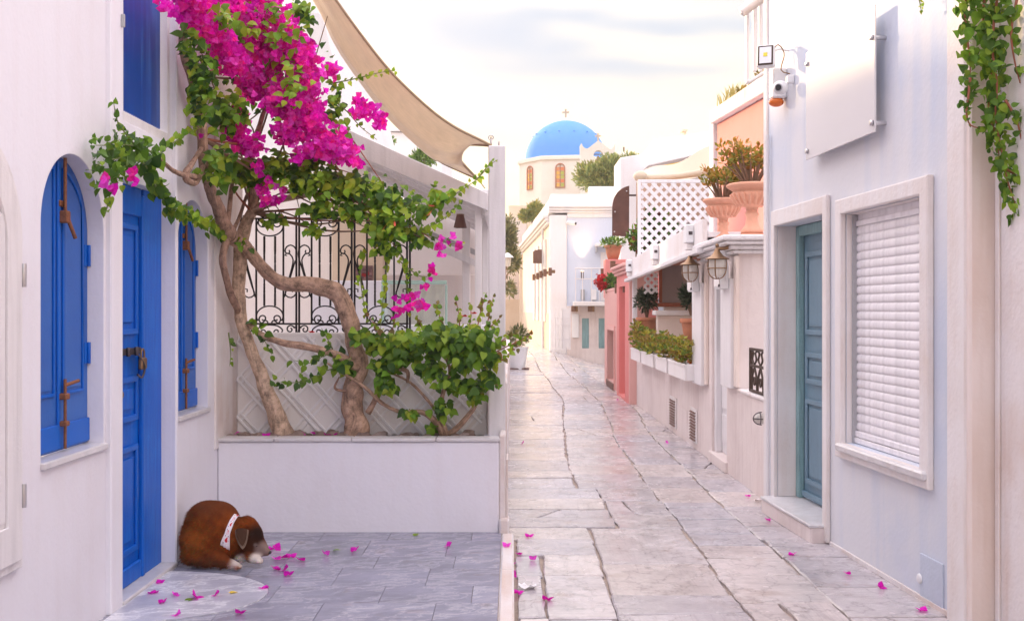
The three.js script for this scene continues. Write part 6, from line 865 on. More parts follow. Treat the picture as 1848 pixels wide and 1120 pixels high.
  S([[640, 670, 7.9], [600, 665, 7.85], [545, 688, 7.82], [492, 690, 7.8]], { step: 0.018, size: 0.078, spread: 0.06, cols: GREEN });
  S([[620, 650, 7.86], [590, 640, 7.82], [560, 655, 7.8], [530, 650, 7.8]], { step: 0.026, size: 0.08, spread: 0.06, cols: GREEN });
  S([[600, 630, 7.85], [590, 610, 7.82], [580, 592, 7.82]], { step: 0.02, size: 0.07, cols: GREEN });
  S([[412, 600, 7.95], [416, 640, 7.95], [414, 660, 7.95]], { step: 0.05, size: 0.05 });
  // bare twigs through the crown
  for (let i = 0; i < 46; i++) { const b = green[Math.floor(r() * green.length)], a = [[455, 384, 7.93], [366, 250, 7.88], [452, 290, 7.85], [560, 350, 7.85], [500, 140, 7.7]][i % 5], e = [b[0] + (r() - 0.5) * b[2] * 1.7, b[1] + (r() - 0.5) * b[3] * 1.7, b[4] - 0.05]; part('twig', limb(PT([a, [lerp(a[0], e[0], 0.5) + (r() - 0.5) * 50, lerp(a[1], e[1], 0.5) + (r() - 0.5) * 40, 7.8], e]), [0.010, 0.007, 0.003], { seg: 6, rad: 5, bump: 0.1, seed: i }), i % 3 ? M.twig : M.twigRed, T); }
  // flower bunches on the sprays
  for (const [px, py, n, sp, d] of [[190, 325, 3, 10, 7.38], [232, 318, 4, 14, 7.38], [208, 335, 2, 8, 7.38], [726, 548, 12, 16, 7.7], [755, 540, 9, 12, 7.7], [718, 565, 6, 10, 7.7], [760, 552, 6, 10, 7.7], [775, 488, 5, 10, 7.7], [770, 510, 4, 10, 7.7], [795, 436, 7, 10, 7.7], [815, 430, 3, 7, 7.7], [828, 442, 3, 6, 7.7], [800, 455, 2, 8, 7.7], [472, 345, 5, 12, 7.5], [484, 362, 6, 12, 7.5], [505, 345, 4, 10, 7.5], [366, 245, 1, 3, 7.6]]) for (let i = 0; i < n; i++) { const k = Math.floor(r() * 5); bracts.push({ p: W(px + (r() - 0.5) * 2 * sp, py + (r() - 0.5) * 2 * sp, wallSide(px - sp, d, 0.12) - r() * 0.05), q: dirQuat(V(r() - 0.5, r() - 0.5, 1).normalize(), r() * 6), s: 0.055 * (0.7 + r() * 0.5), k, c: vary(BRACTC[k], r) }); }
  scatter('leaf', T, LEAF, M.leafG, M.leafAny, frontFirst(leaves, r), 300, 'leaves');
  scatter('bract', T, BRACT, M.bract, M.bractAny, frontFirst(bracts, r), 300, 'bracts');
  const rp = rng(66); for (const [px, py] of [[697, 404], [785, 371], [375, 345], [780, 378], [712, 398]]) { const c = W(px, py, 7.6), g = SLIM.clone().scale(0.07, 0.07, 0.07).applyQuaternion(dirQuat(V(rp() - 0.5, rp() - 0.8, 0.4).normalize(), 0)).translate(c.x, c.y, c.z); part('coral_leaf', g, std([0.75, 0.10, 0.06], 0.6, { side: THREE.DoubleSide }), T); }
}
{ // the leafy shrub at the right end of the bed
  const r = rng(202), T = thing('bougainvillea_shrub', 'green leafy shrub spreading from the right end of the planter', 'shrub', [-0.53, 0.74, -7.9]), leaves = [];
  const tr = (pts, radii, m, seed) => part('stem', limb(PT(pts), radii, { seg: 8, rad: 10, bump: 0.14, seed }), M.bark[m], T, true);
  tr([[800, 786, 7.9], [792, 768, 7.9], [765, 745, 7.88], [720, 742, 7.86], [690, 728, 7.85], [660, 700, 7.84], [630, 680, 7.84], [590, 655, 7.82]], [0.026, 0.022, 0.018, 0.014, 0.016, 0.014, 0.011, 0.006], 0, 1);
  tr([[806, 786, 7.9], [796, 755, 7.9], [798, 715, 7.86], [812, 670, 7.82], [800, 630, 7.8], [806, 590, 7.78]], [0.024, 0.020, 0.016, 0.014, 0.01, 0.006], 0, 2);
  tr([[810, 784, 7.9], [835, 762, 7.88], [858, 730, 7.84], [872, 690, 7.8], [878, 650, 7.76], [884, 620, 7.74]], [0.024, 0.020, 0.017, 0.012, 0.009, 0.005], 0, 3);
  tr([[664, 745, 7.92], [676, 722, 7.9], [690, 690, 7.86], [712, 650, 7.82], [735, 625, 7.8]], [0.024, 0.02, 0.016, 0.012, 0.006], 0, 4);
  tr([[640, 700, 7.92], [618, 705, 7.9], [604, 700, 7.88], [612, 680, 7.86]], [0.014, 0.012, 0.01, 0.005], 1, 5); tr([[700, 640, 7.86], [708, 660, 7.86], [735, 670, 7.82], [735, 690, 7.84]], [0.02, 0.018, 0.016, 0.01], 1, 6);
  tr([[800, 760, 7.9], [770, 720, 7.88], [740, 690, 7.86], [700, 670, 7.84]], [0.014, 0.012, 0.01, 0.006], 0, 7);
  leaves.push(...faceOut(r, blobItems(r, [[690, 618, 44, 28, 7.78, 85], [745, 625, 48, 34, 7.74, 110], [800, 615, 50, 38, 7.7, 135], [850, 620, 46, 38, 7.68, 115], [880, 640, 30, 26, 7.68, 80], [700, 690, 26, 26, 7.8, 70], [690, 655, 24, 20, 7.8, 50], [780, 665, 44, 26, 7.74, 80], [815, 690, 38, 26, 7.74, 60], [800, 735, 26, 20, 7.8, 50], [860, 700, 24, 30, 7.74, 80], [740, 745, 18, 14, 7.84, 26], [880, 675, 22, 26, 7.7, 40], [725, 645, 36, 22, 7.76, 80], [655, 605, 30, 20, 7.8, 60], [775, 770, 14, 8, 7.86, 8], [620, 655, 20, 22, 7.82, 30], [835, 650, 30, 22, 7.7, 70]], 0.066, GREEN.concat(LIME.slice(2)), { thin: 0.75 })));
  leaves.push(...faceOut(r, blobItems(r, [[800, 600, 70, 24, 7.62, 90], [870, 605, 40, 20, 7.62, 50], [735, 605, 40, 16, 7.68, 36], [850, 640, 50, 30, 7.6, 40]], 0.066, LIME)));
  const YG = LIME.concat([[0.26, 0.15, 0.04], [0.2, 0.17, 0.04]]);
  for (const pts of [[[800, 600], [792, 565], [785, 548]], [[830, 600], [828, 565], [822, 540]], [[860, 600], [868, 560], [878, 528]], [[875, 600], [885, 560], [890, 535]], [[845, 600], [850, 570], [848, 545]], [[770, 610], [760, 590], [752, 570]], [[885, 640], [915, 625], [945, 612], [962, 600]], [[890, 630], [912, 610], [935, 600]], [[880, 655], [905, 650], [925, 632], [940, 622]], [[870, 680], [890, 690], [905, 700]], [[870, 600], [890, 585], [905, 570]], [[690, 610], [672, 580], [660, 565]], [[705, 605], [712, 580], [715, 560]]]) spray(r, T, PT(pts.map((p) => [...p, 7.66 + r() * 0.1])), { step: 0.020, size: 0.058, cols: YG, items: leaves, mat: M.twigRed });
  scatter('leaf', T, LEAF, M.leafG, M.leafAny, frontFirst(leaves, r), 300, 'leaves');
  for (const [px, py] of [[855, 566], [838, 571], [562, 600]]) part('red_bloom', BRACT[1].clone().scale(0.05, 0.05, 0.05).translate(...W(px, py, 7.62).toArray()), M.redPetal, T);
}
// ---------------------------------------------------------------- sun sail
{
  const T = thing('shade_sail', 'beige fabric shade sail slung from the white post', 'sail', [-0.2, 2.9, -8.2]);
  const up = PT([[886, 263, 8.0], [840, 238, 7.98], [790, 205, 7.95], [740, 163, 7.9], [700, 123, 7.86], [650, 62, 7.8], [604, 0, 7.74], [520, -125, 7.6]]), lo = PT([[863, 324, 9.15], [830, 308, 9.1], [780, 280, 9.02], [735, 240, 8.95], [690, 195, 8.88], [640, 128, 8.78], [596, 60, 8.66], [572, 0, 8.55], [500, -140, 8.3]]);
  const cu = new THREE.CatmullRomCurve3(up), cl = new THREE.CatmullRomCurve3(lo), nu = 60, nv_ = 16, pos = [], uv = [], idx = [];
  for (let i = 0; i <= nu; i++) for (let j = 0; j <= nv_; j++) { const u = i / nu, v = j / nv_, a = cl.getPoint(u), b = cu.getPoint(u), p = a.clone().lerp(b, v); const pull = Math.sin(v * Math.PI) * Math.exp(-u * 14) * 0.26; const tan = cl.getTangent(u).lerp(cu.getTangent(u), v); p.addScaledVector(tan, pull); p.y -= Math.sin(v * Math.PI) * (0.16 * sm(0, 0.3, u)) + 0.012 * Math.sin(v * 19 + u * 5) * sm(0, 0.2, u); p.z += 0.02 * Math.sin(u * 16 + v * 7); pos.push(p.x, p.y, p.z); uv.push(u * 3.4, v * 1.3); }
  for (let i = 0; i < nu; i++) for (let j = 0; j < nv_; j++) { const a = i * (nv_ + 1) + j; idx.push(a, a + 1, a + nv_ + 1, a + 1, a + nv_ + 2, a + nv_ + 1); }
  const g = new THREE.BufferGeometry(); g.setAttribute('position', new THREE.Float32BufferAttribute(pos, 3)); g.setAttribute('uv', new THREE.Float32BufferAttribute(uv, 2)); g.setIndex(idx); g.computeVertexNormals(); part('cloth', g, M.sail, T, true);
  const edge = (j) => { const o = []; for (let i = 0; i <= nu; i += 3) o.push(V(pos[(i * (nv_ + 1) + j) * 3], pos[(i * (nv_ + 1) + j) * 3 + 1], pos[(i * (nv_ + 1) + j) * 3 + 2])); return o; }; const end = []; for (let j = 0; j <= nv_; j++) end.push(V(pos[j * 3], pos[j * 3 + 1], pos[j * 3 + 2]));
  const hem = std([0.42, 0.30, 0.19], 0.9); part('hem', wire(edge(0), 0.011, 6, 2), hem, T); part('hem', wire(edge(nv_), 0.011, 6, 2), hem, T); part('hem', wire(end, 0.012, 6, 2), hem, T);
  part('rope', wire([W(886, 263, 8.0), V(-0.16, 3.02, -8)], 0.005), M.twig, T); part('rope', wire([W(863, 324, 9.15), V(-0.24, 2.78, -9.3)], 0.005), M.twig, T);
}
// ---------------------------------------------------------------- creeper at the upper right
{
  const r = rng(303), T = thing('creeper', 'bright green creeper hanging beside the pilaster at upper right', 'creeper', [2.55, 3.4, -5.4]), leaves = [];
  const st = (pts, o) => { const P = pts.map(([px, py, d]) => W(px, py, d)); spray(r, T, P, { mat: M.twigRed, items: leaves, cols: [[0.12, 0.26, 0.03], [0.08, 0.18, 0.025], [0.19, 0.35, 0.04], [0.26, 0.40, 0.05]], rad: [0.008, 0.003], ...o }); };
  st([[1745, -40, 5.45], [1742, 20, 5.45], [1748, 80, 5.45], [1752, 130, 5.45], [1746, 185, 5.45]], { step: 0.007, size: 0.074, spread: 0.08 });
  st([[1752, 140, 5.4], [1748, 180, 5.4], [1745, 205, 5.4], [1752, 225, 5.4], [1772, 232, 5.4]], { step: 0.016, size: 0.05, spread: 0.03 });
  st([[1808, -40, 5.35], [1796, 30, 5.35], [1792, 90, 5.35], [1800, 150, 5.35], [1798, 210, 5.35], [1808, 270, 5.35], [1818, 320, 5.35], [1830, 360, 5.35], [1846, 398, 5.35]], { step: 0.0058, size: 0.072, spread: 0.09 });
  st([[1780, -40, 5.4], [1776, 60, 5.4], [1790, 130, 5.4], [1785, 200, 5.4], [1800, 250, 5.4], [1805, 300, 5.4]], { step: 0.009, size: 0.070, spread: 0.09 });
  st([[1836, 0, 5.3], [1826, 60, 5.3], [1832, 110, 5.3], [1842, 150, 5.3]], { step: 0.018, size: 0.068, spread: 0.06 }); st([[1815, 180, 5.3], [1835, 215, 5.3], [1846, 260, 5.3]], { step: 0.012, size: 0.062, spread: 0.07 }); st([[1810, 300, 5.35], [1838, 320, 5.35], [1856, 350, 5.35]], { step: 0.02, size: 0.055, spread: 0.05 });
  scatter('leaf', T, LEAF, [M.leafG[1], M.leafG[0], M.leafG[2], M.leafG[3]], M.leafAny, frontFirst(leaves, r), 300, 'leaves');
  const T2 = thing('creeper_sprig', 'tiny creeper sprig hanging from above the roller shutter wall', 'creeper', [W(1660, 0, 6.0).x - 0.05, 3.4, -6.0]), l2 = []; spray(r, T2, PT([[1655, -20, 6.0], [1660, 0, 6.0], [1664, 24, 6.0]]), { step: 0.012, size: 0.035, cols: LIME, items: l2, spread: 0.03 }); scatter('leaf', T2, LEAF, M.leafG, M.leafAny, l2, 0, 'leaves');
}
// ---------------------------------------------------------------- the sleeping dog
{
  const SC = 283, base = W(328, 1033, 6.62), D = (cx, cy, z = 0) => V((cx / 7 - 28) / SC, (133 - cy / 7) / SC, z);
  const bones = [ // a, ra, b, rb
    [D(405, 560, -0.05), 0.118, D(480, 430, -0.06), 0.132], [D(480, 430, -0.06), 0.132, D(620, 430, -0.05), 0.130], [D(620, 430, -0.05), 0.128, D(730, 530, -0.02), 0.118], [D(400, 620, -0.02), 0.112, D(560, 640, 0.0), 0.105], [D(560, 600, -0.02), 0.12, D(720, 640, 0.0), 0.10],
    [D(380, 660, 0.05), 0.085, D(330, 770, 0.07), 0.050], [D(330, 790, 0.06), 0.046, D(560, 830, 0.10), 0.036], [D(560, 830, 0.10), 0.036, D(640, 850, 0.11), 0.024],   // folded hind leg
    [D(720, 560, 0.02), 0.10, D(900, 540, 0.03), 0.076], [D(880, 520, 0.03), 0.080, D(1020, 480, 0.03), 0.066],                                                     // neck
    [D(1010, 455, 0.03), 0.070, D(1090, 535, 0.035), 0.060], [D(1090, 560, 0.035), 0.054, D(1185, 660, 0.04), 0.036], [D(1185, 670, 0.04), 0.034, D(1285, 745, 0.045), 0.0165], [D(1060, 660, 0.035), 0.048, D(1200, 745, 0.042), 0.024], [D(1200, 745, 0.042), 0.024, D(1270, 765, 0.045), 0.012],
    [D(940, 640, 0.03), 0.062, D(1040, 640, 0.035), 0.052], [D(780, 660, 0.04), 0.072, D(900, 720, 0.04), 0.050],                                                    // ruff and chest
    [D(640, 760, 0.09), 0.050, D(770, 832, 0.12), 0.034], [D(770, 832, 0.12), 0.034, D(880, 858, 0.13), 0.025], [D(880, 858, 0.13), 0.025, D(945, 878, 0.135), 0.024],   // near foreleg, paw
    [D(860, 770, 0.03), 0.034, D(950, 815, 0.05), 0.024], [D(950, 818, 0.05), 0.023, D(990, 832, 0.055), 0.020],
    [D(1000, 770, 0.06), 0.030, D(1100, 812, 0.075), 0.026], [D(1100, 815, 0.075), 0.025, D(1185, 828, 0.085), 0.023],
    [D(928, 872, 0.156), 0.0085, D(972, 888, 0.160), 0.0095], [D(935, 880, 0.138), 0.009, D(986, 894, 0.142), 0.0095], [D(935, 876, 0.120), 0.009, D(985, 888, 0.120), 0.0095], [D(1180, 832, 0.105), 0.008, D(1218, 846, 0.108), 0.009], [D(1185, 836, 0.088), 0.009, D(1226, 848, 0.09), 0.0095], [D(1185, 830, 0.07), 0.009, D(1222, 840, 0.07), 0.0095], // toes
    [D(1140, 585, 0.075), 0.012, D(1170, 620, 0.075), 0.010],                                                                                                        // brow
    [D(300, 700, -0.1), 0.03, D(380, 850, 0.02), 0.026], [D(380, 850, 0.02), 0.026, D(480, 868, 0.09), 0.016],                                                       // tail round the rump
  ];
  const seg = bones.map(([a, ra, b, rb]) => ({ a, ra, rb, ab: b.clone().sub(a), l2: b.clone().sub(a).lengthSq() })), tmp = V();
  const sdf = (p, k = 0.030) => { let s = 0, best = 9; for (const q of seg) { tmp.copy(p).sub(q.a); const t = clamp(tmp.dot(q.ab) / q.l2, 0, 1), d = tmp.addScaledVector(q.ab, -t).length() - lerp(q.ra, q.rb, t); if (d < best) best = d; const kk = Math.min(k, q.ra * 0.55); s += Math.exp(-clamp(d / (kk * 0.42), -30, 40)); } const small = -0.0125 * Math.log(s + 1e-30); return Math.min(best, Math.max(small, best - 0.022)); };
  const N = 112, half = 0.34, ctr = V(0.29, 0.2, 0), mc = new MarchingCubes(N, new THREE.MeshStandardMaterial(), false, false, 400000); mc.isolation = 0;
  const p = V(); for (let z = 0; z < N; z++) for (let y = 0; y < N; y++) for (let x = 0; x < N; x++) { p.set(ctr.x + (x - N / 2) / (N / 2) * half, ctr.y + (y - N / 2) / (N / 2) * half, ctr.z + (z - N / 2) / (N / 2) * half); let d = sdf(p); d = Math.max(d, 0.003 - p.y); mc.field[x + y * N + z * N * N] = -d; }
  mc.update(); const cnt = mc.count; let g = new THREE.BufferGeometry(); const P = new Float32Array(mc.positionArray.slice(0, cnt * 3)), pos = g;
  for (let i = 0; i < cnt; i++) { P[i * 3] = P[i * 3] * half + ctr.x; P[i * 3 + 1] = P[i * 3 + 1] * half + ctr.y; P[i * 3 + 2] = P[i * 3 + 2] * half + ctr.z; }
  g.setAttribute('position', new THREE.BufferAttribute(P, 3)); g = mergeVertices(g, 1e-4); g.computeVertexNormals();
  const r = rng(909), wob = (v) => Math.sin(v.x * 43 + v.y * 31) * Math.sin(v.y * 57 - v.z * 23) * 0.5 + Math.sin(v.x * 121 + 2) * Math.sin(v.y * 97 + v.z * 80) * 0.3;
  const near = (v, q, a, b) => 1 - sm(a, b, v.distanceTo(q));
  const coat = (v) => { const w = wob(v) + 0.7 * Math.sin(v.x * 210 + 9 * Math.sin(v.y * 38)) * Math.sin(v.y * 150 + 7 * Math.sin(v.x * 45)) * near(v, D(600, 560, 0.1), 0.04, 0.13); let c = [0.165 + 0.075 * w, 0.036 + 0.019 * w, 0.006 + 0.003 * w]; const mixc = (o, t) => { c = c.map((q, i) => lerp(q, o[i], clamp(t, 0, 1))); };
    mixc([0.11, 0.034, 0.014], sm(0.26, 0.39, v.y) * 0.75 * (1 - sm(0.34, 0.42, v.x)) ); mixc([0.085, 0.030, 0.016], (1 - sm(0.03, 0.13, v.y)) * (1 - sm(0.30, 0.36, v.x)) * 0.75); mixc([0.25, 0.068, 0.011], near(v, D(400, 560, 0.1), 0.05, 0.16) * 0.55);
    mixc([0.020, 0.009, 0.007], near(v, D(1150, 540, 0.07), 0.035, 0.10)); mixc([0.05, 0.017, 0.009], near(v, D(1080, 650, 0.08), 0.03, 0.09) * 0.85); mixc([0.03, 0.012, 0.008], near(v, D(960, 760, 0.07), 0.02, 0.06) * 0.8);
    mixc([0.24, 0.175, 0.155], near(v, D(1225, 710, 0.06), 0.028, 0.068) * 0.9); mixc([0.34, 0.27, 0.25], near(v, D(1150, 635, 0.08), 0.004, 0.022) * 0.5);
    for (const q of [D(930, 876, 0.12), D(975, 828, 0.055), D(1170, 832, 0.09)]) mixc([0.62, 0.55, 0.50], near(v, q, 0.03, 0.062)); mixc([0.22, 0.13, 0.09], near(v, D(830, 850, 0.11), 0.01, 0.04) * 0.5); return c; };
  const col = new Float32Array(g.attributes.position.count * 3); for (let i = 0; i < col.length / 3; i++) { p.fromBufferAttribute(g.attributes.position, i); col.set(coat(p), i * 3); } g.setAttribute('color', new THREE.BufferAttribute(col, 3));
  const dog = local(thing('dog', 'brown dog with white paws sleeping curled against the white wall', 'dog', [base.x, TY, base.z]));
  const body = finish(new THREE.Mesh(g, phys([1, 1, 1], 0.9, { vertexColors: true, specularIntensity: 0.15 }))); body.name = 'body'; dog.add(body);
  // short coat
  const ms = new MeshSurfaceSampler(body); ms.randomFunction = r; ms.build(); const n = V(), nf = 15000, hair = []; const blade = (() => { const q = new THREE.BufferGeometry(); q.setAttribute('position', new THREE.Float32BufferAttribute([-0.5, 0, 0, 0.5, 0, 0, -0.36, 0.5, 0.05, 0.36, 0.5, 0.05, 0, 1, 0.22], 3)); q.setIndex([0, 1, 2, 1, 3, 2, 2, 3, 4]); q.computeVertexNormals(); q.setAttribute('uv', new THREE.Float32BufferAttribute(new Float32Array(10), 2)); return q; })();
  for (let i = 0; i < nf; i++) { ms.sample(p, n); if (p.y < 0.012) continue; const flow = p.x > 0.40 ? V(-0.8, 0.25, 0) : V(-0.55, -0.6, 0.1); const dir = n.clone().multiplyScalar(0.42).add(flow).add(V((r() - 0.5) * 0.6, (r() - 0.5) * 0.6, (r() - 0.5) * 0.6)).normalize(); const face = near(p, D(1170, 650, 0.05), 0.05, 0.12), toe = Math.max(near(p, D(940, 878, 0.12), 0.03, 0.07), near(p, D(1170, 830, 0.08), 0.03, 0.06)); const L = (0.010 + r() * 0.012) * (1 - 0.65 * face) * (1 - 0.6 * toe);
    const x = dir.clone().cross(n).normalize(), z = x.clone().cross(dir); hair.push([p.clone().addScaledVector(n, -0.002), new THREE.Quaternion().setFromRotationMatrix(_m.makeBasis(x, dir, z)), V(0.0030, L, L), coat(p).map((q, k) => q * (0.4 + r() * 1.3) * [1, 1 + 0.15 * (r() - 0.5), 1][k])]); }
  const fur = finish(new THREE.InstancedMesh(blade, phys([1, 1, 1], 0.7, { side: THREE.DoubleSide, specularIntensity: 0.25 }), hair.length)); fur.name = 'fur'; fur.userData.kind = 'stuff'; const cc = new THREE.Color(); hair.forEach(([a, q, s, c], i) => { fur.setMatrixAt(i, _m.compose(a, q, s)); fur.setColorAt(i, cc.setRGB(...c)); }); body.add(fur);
  const hit0 = (o) => { let t = o.z; for (let k = 0; k < 200; k++, t += 0.001) { p.set(o.x, o.y, t); if (sdf(p) > 0) return t; } return t; };
  // ear flap, nose, closed eye, claws
  const bend = (e) => { const q = e.attributes.position; for (let i = 0; i < q.count; i++) { const x = q.getX(i), y = q.getY(i); q.setZ(i, q.getZ(i) + 0.018 * (1 - Math.pow(x / 0.04, 2)) - 0.3 * Math.pow((y + 0.04), 2) - 0.006 * Math.sin(y * 60)); } e.computeVertexNormals(); return e; };
  const earShape = () => { const s = new THREE.Shape(); s.moveTo(-0.040, 0.012); s.bezierCurveTo(-0.042, -0.03, -0.022, -0.082, 0.002, -0.103); s.bezierCurveTo(0.02, -0.095, 0.036, -0.045, 0.038, 0.006); s.bezierCurveTo(0.02, 0.02, -0.02, 0.024, -0.040, 0.012); return s; };
  const ear = bend(new THREE.ExtrudeGeometry(earShape(), { depth: 0.004, bevelEnabled: true, bevelSize: 0.002, bevelThickness: 0.002, bevelSegments: 2, curveSegments: 14 })), inner = bend(new THREE.ExtrudeGeometry(earShape(), { depth: 0.006, bevelEnabled: true, bevelSize: 0.001, bevelThickness: 0.002, curveSegments: 14 }).scale(0.84, 0.86, 1).translate(0, 0.006, 0.003));
  const em = finish(new THREE.Mesh(ear, phys([0.19, 0.125, 0.09], 0.85, { specularIntensity: 0.2 }))); em.name = 'ear'; const ei = finish(new THREE.Mesh(inner, phys([0.075, 0.036, 0.022], 0.85, { specularIntensity: 0.2 }))); ei.name = 'ear_flap'; em.add(ei); const eh = hit0(D(1000, 530, 0.03)), ep = D(1000, 470, eh + 0.002); em.position.copy(ep); em.rotation.set(-0.12, 0.15, 0.06); dog.add(em);
  const e2 = em.clone(); e2.name = 'ear'; e2.position.copy(D(1075, 440, -0.015)); e2.rotation.set(0.3, 2.6, -0.1); e2.scale.setScalar(0.8); dog.add(e2);
  part('nose', at(new THREE.SphereGeometry(0.0145, 14, 10).scale(0.9, 0.85, 1.1), ...D(1308, 752, 0.046).toArray()), M.lens, dog); part('eyelid', wire([D(1150, 655, 0.083), D(1166, 660, 0.086), D(1186, 650, 0.080)], 0.0022, 5), M.lens, dog); part('mouth_line', wire([D(1180, 758, 0.066), D(1240, 775, 0.058), D(1285, 772, 0.052)], 0.0016, 5), M.lens, dog);
  for (const q of [D(978, 895, 0.162), D(992, 900, 0.142), D(990, 894, 0.121), D(1226, 852, 0.108), D(1234, 856, 0.09), D(1230, 846, 0.07)]) part('claw', at(new THREE.SphereGeometry(0.0045, 8, 6).scale(1.6, 0.8, 0.8), q.x, Math.max(q.y, 0.006), q.z), M.lens, dog);
  // printed neck scarf, fitted round the neck
  const c0 = D(835, 520, 0.03), ax = V(0.975, -0.20, 0.08).normalize(), u0 = V(0, 1, 0).addScaledVector(ax, -ax.y).normalize(), w0 = ax.clone().cross(u0), nr = 64, nw = 6, bp = [], bu = [], bi = [];
  const hit = (o, d) => { let t = 0.02; for (let k = 0; k < 200; k++) { const q = o.clone().addScaledVector(d, t); if (sdf(q) > 0.004 || t > 0.112) return q; t += 0.0015; } return o.clone().addScaledVector(d, t); };
  for (let i = 0; i <= nr; i++) { const a = i / nr * 2 * Math.PI, d = u0.clone().multiplyScalar(Math.cos(a)).addScaledVector(w0, Math.sin(a)); const wd = 0.017 + 0.014 * sm(0.3, -0.8, Math.cos(a)); for (let j = 0; j <= nw; j++) { const s = (j / nw - 0.5) * 2; const o = c0.clone().addScaledVector(ax, s * wd); const q = hit(o, d).addScaledVector(d, 0.003 + 0.0015 * Math.sin(a * 9 + s * 2)); if (q.y < 0.006) q.y = 0.006; bp.push(q.x, q.y, q.z); bu.push(i / nr * 6, j / nw); } }
  for (let i = 0; i < nr; i++) for (let j = 0; j < nw; j++) { const a = i * (nw + 1) + j; bi.push(a, a + 1, a + nw + 1, a + 1, a + nw + 2, a + nw + 1); }
  const bg = new THREE.BufferGeometry(); bg.setAttribute('position', new THREE.Float32BufferAttribute(bp, 3)); bg.setAttribute('uv', new THREE.Float32BufferAttribute(bu, 2)); bg.setIndex(bi); bg.computeVertexNormals();
  const cv = document.createElement('canvas'); cv.width = 256; cv.height = 256; const x = cv.getContext('2d'); x.fillStyle = '#eadfe2'; x.fillRect(0, 0, 256, 256); x.strokeStyle = '#b9b0b8'; x.lineWidth = 5; for (const y of [40, 216]) { x.beginPath(); x.moveTo(0, y); x.lineTo(256, y); x.stroke(); } x.strokeStyle = '#d02034'; x.fillStyle = '#d02034'; x.lineWidth = 15; x.beginPath(); x.arc(70, 120, 34, 0.6, 5.4); x.stroke(); x.beginPath(); x.moveTo(170, 90); x.bezierCurveTo(210, 40, 250, 110, 185, 165); x.bezierCurveTo(120, 110, 140, 50, 170, 90); x.fill(); x.fillStyle = '#5a4148'; for (const [a, b] of [[20, 190], [120, 180], [225, 190], [125, 60]]) { x.beginPath(); x.ellipse(a, b, 9, 14, 0.4, 0, 7); x.fill(); }
  const ct = new THREE.CanvasTexture(cv); ct.colorSpace = THREE.SRGBColorSpace; ct.wrapS = ct.wrapT = THREE.RepeatWrapping; const sm2 = finish(new THREE.Mesh(bg, std([1, 1, 1], 0.8, { map: ct, side: THREE.DoubleSide }))); sm2.name = 'neck_scarf'; sm2.userData.label = 'white neck scarf printed in red'; dog.add(sm2);
}
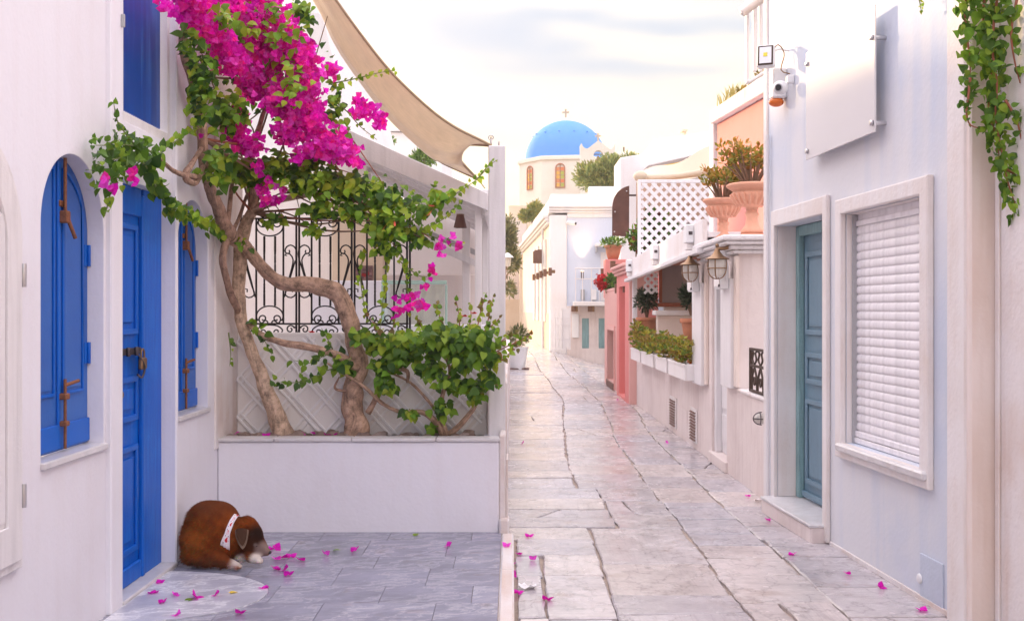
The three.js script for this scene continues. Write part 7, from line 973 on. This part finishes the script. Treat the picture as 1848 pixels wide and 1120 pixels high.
// ---------------------------------------------------------------- fallen bracts, leaves and scraps
{
  const r = rng(404), flat = BRACT.map((g, i) => { const q = g.clone(); const p = q.attributes.position; for (let k = 0; k < p.count; k++) p.setY(k, p.getY(k) * 0.95); q.computeVertexNormals(); return q; });
  const on = (px, py) => { const terr = EYE - TY, d = terr * F / (py - 560), x = (px - 924) * d / F; if (x < -0.03 && d < 7.6) return V(x, TY + 0.004, -d); const d2 = EYE * F / (py - 560); return V((px - 924) * d2 / F, 0.006, -d2); };
  const list = [[288, 1054, 'on the marble by the blue door, farthest from camera'], [276, 1073, 'on the doorstep slab close to the door threshold'], [316, 1078, 'on the doorstep slab beside a green leaf'], [293, 1090, 'on the doorstep slab left of the large bract'], [353, 1082, 'large crumpled one at the middle of the doorstep slab'], [390, 1077, 'on the doorstep slab left of a dry ochre leaf'], [320, 1113, 'flat on the near edge of the doorstep slab'], [432, 1110, 'flat on grey tile beyond the slab edge'], [485, 994, 'touching the dog\'s nose'], [499, 992, 'standing just behind the dog\'s nose'], [499, 1011, 'first of the cluster before the dog\'s paws'], [513, 1009, 'second of the cluster before the dog\'s paws'], [525, 1007, 'right end of the cluster before the dog'], [542, 1013, 'farthest right of the dog\'s group'], [516, 1031, 'bright, below the cluster by the dog'], [497, 1030, 'pale, by the dog\'s front paw'], [520, 1040, 'nearest the camera in the dog\'s group'], [476, 1064, 'at the rounded tip of the doorstep slab'], [587, 1003, 'alone on tile right of the dog'], [640, 996, 'alone in the middle of the terrace'], [810, 987, 'on the terrace towards the street edge'], [545, 959, 'flat against the foot of the planter'], [914, 987, 'in the corner below the white post'], [937, 1003, 'on the street close to the terrace kerb'], [923, 1021, 'leaning on the terrace kerb'], [926, 1042, 'below the one leaning on the kerb'], [962, 1013, 'on the joint between two paving stones by kerb'], [987, 1086, 'in the paving joint nearest the camera'], [934, 1073, 'beside the white paper scrap at the kerb'], [944, 802, 'far along the left edge of the street'], [1203, 800, 'on the far paving before the vents'], [1386, 941, 'below the marble doorstep of the blue house'], [1350, 897, 'where the cream wall meets the paving'], [1430, 1003, 'on paving right of the doorstep'], [1530, 1038, 'under the roller shutter wall'], [1590, 1063, 'on mossy paving under the meter hatch'], [1665, 1105, 'in the lower right corner by the pilaster'], [955, 970, 'on paving beside the corner block'], [1115, 722, 'tiny, far along the right of the street']];
  list.forEach(([px, py, where], i) => { const p = on(px, py), m = single('fallen_bract', 'fallen magenta bract ' + where, 'flower', flat[i % 4].clone().scale(0.062, 0.062, 0.062).rotateX(0.1 + r() * 0.9).rotateY(r() * 6.28), M.bract[i % 5 === 4 ? 1 : i % 4], 'fallen magenta bracts on the ground'); m.geometry.computeBoundingBox(); m.position.set(p.x, p.y - m.geometry.boundingBox.min.y * 0.9, p.z); const s = py < 830 ? 1.0 : 0.85 + r() * 0.35; m.scale.setScalar(s * (where.startsWith('large') ? 1.5 : where.startsWith('tiny') ? 0.9 : 1)); });
  [[411, 1073, 'dry ochre leaf curled on the doorstep slab', M.yellow], [335, 1087, 'green leaf lying on the doorstep slab', M.leafG[2]], [748, 968, 'green leaf on tile near the planter foot', M.leafG[3]], [600, 995, 'olive leaf on the terrace right of the dog', M.leafG[2]], [1389, 919, 'dark green leaf at the doorstep corner', M.leafG[0]]].forEach(([px, py, l, m]) => { const p = on(px, py), q = single('fallen_leaf', l, 'leaf', LEAF[0].clone().scale(0.055, 0.055, 0.055).rotateX(-1.2).rotateY(r() * 6), m); q.geometry.computeBoundingBox(); q.position.set(p.x, p.y - q.geometry.boundingBox.min.y * 0.8, p.z); });
  const sp = on(952, 1064); single('paper_scrap', 'crumpled white paper scrap on paving by the kerb', 'paper', (() => { const g = new THREE.PlaneGeometry(0.11, 0.08, 6, 4).rotateX(-Math.PI / 2), p = g.attributes.position; for (let i = 0; i < p.count; i++) p.setY(i, 0.005 + r() * 0.028); g.computeVertexNormals(); return g.translate(sp.x, sp.y, sp.z); })(), std([0.8, 0.78, 0.8], 0.8, { side: THREE.DoubleSide }), null, [sp.x, sp.y, sp.z]);
  const s2 = on(1372, 906); single('paper_scrap', 'small white paper scrap at the foot of the cream wall', 'paper', (() => { const g = new THREE.PlaneGeometry(0.10, 0.06, 5, 3).rotateX(-Math.PI / 2), p = g.attributes.position; for (let i = 0; i < p.count; i++) p.setY(i, 0.005 + r() * 0.02); g.computeVertexNormals(); return g.translate(s2.x, s2.y, s2.z); })(), std([0.8, 0.72, 0.72], 0.8, { side: THREE.DoubleSide }), null, [s2.x, s2.y, s2.z]);
  // bracts lying on the bed's soil
  [[480, 782, 'beside the leaning pale trunk'], [545, 776, 'left end of the row between the trunks'], [566, 774, 'second in the row between the trunks'], [590, 776, 'third in the row between the trunks'], [607, 777, 'last in the row, next to the gnarled trunk'], [428, 786, 'at the left corner of the soil']].forEach(([px, py, t], i) => { const d = 7.80 + (i % 3) * 0.05, x = XX(px, d), m = single('fallen_bract', 'withered magenta bract on the planter soil, ' + t, 'flower', flat[i % 4].clone().scale(0.06, 0.045, 0.06).rotateX(0.4).rotateY(i), M.bract[i % 4], 'withered bracts lying in the planter'); m.position.set(x, 0.775, -d); });
}
renderer.render(scene, camera);
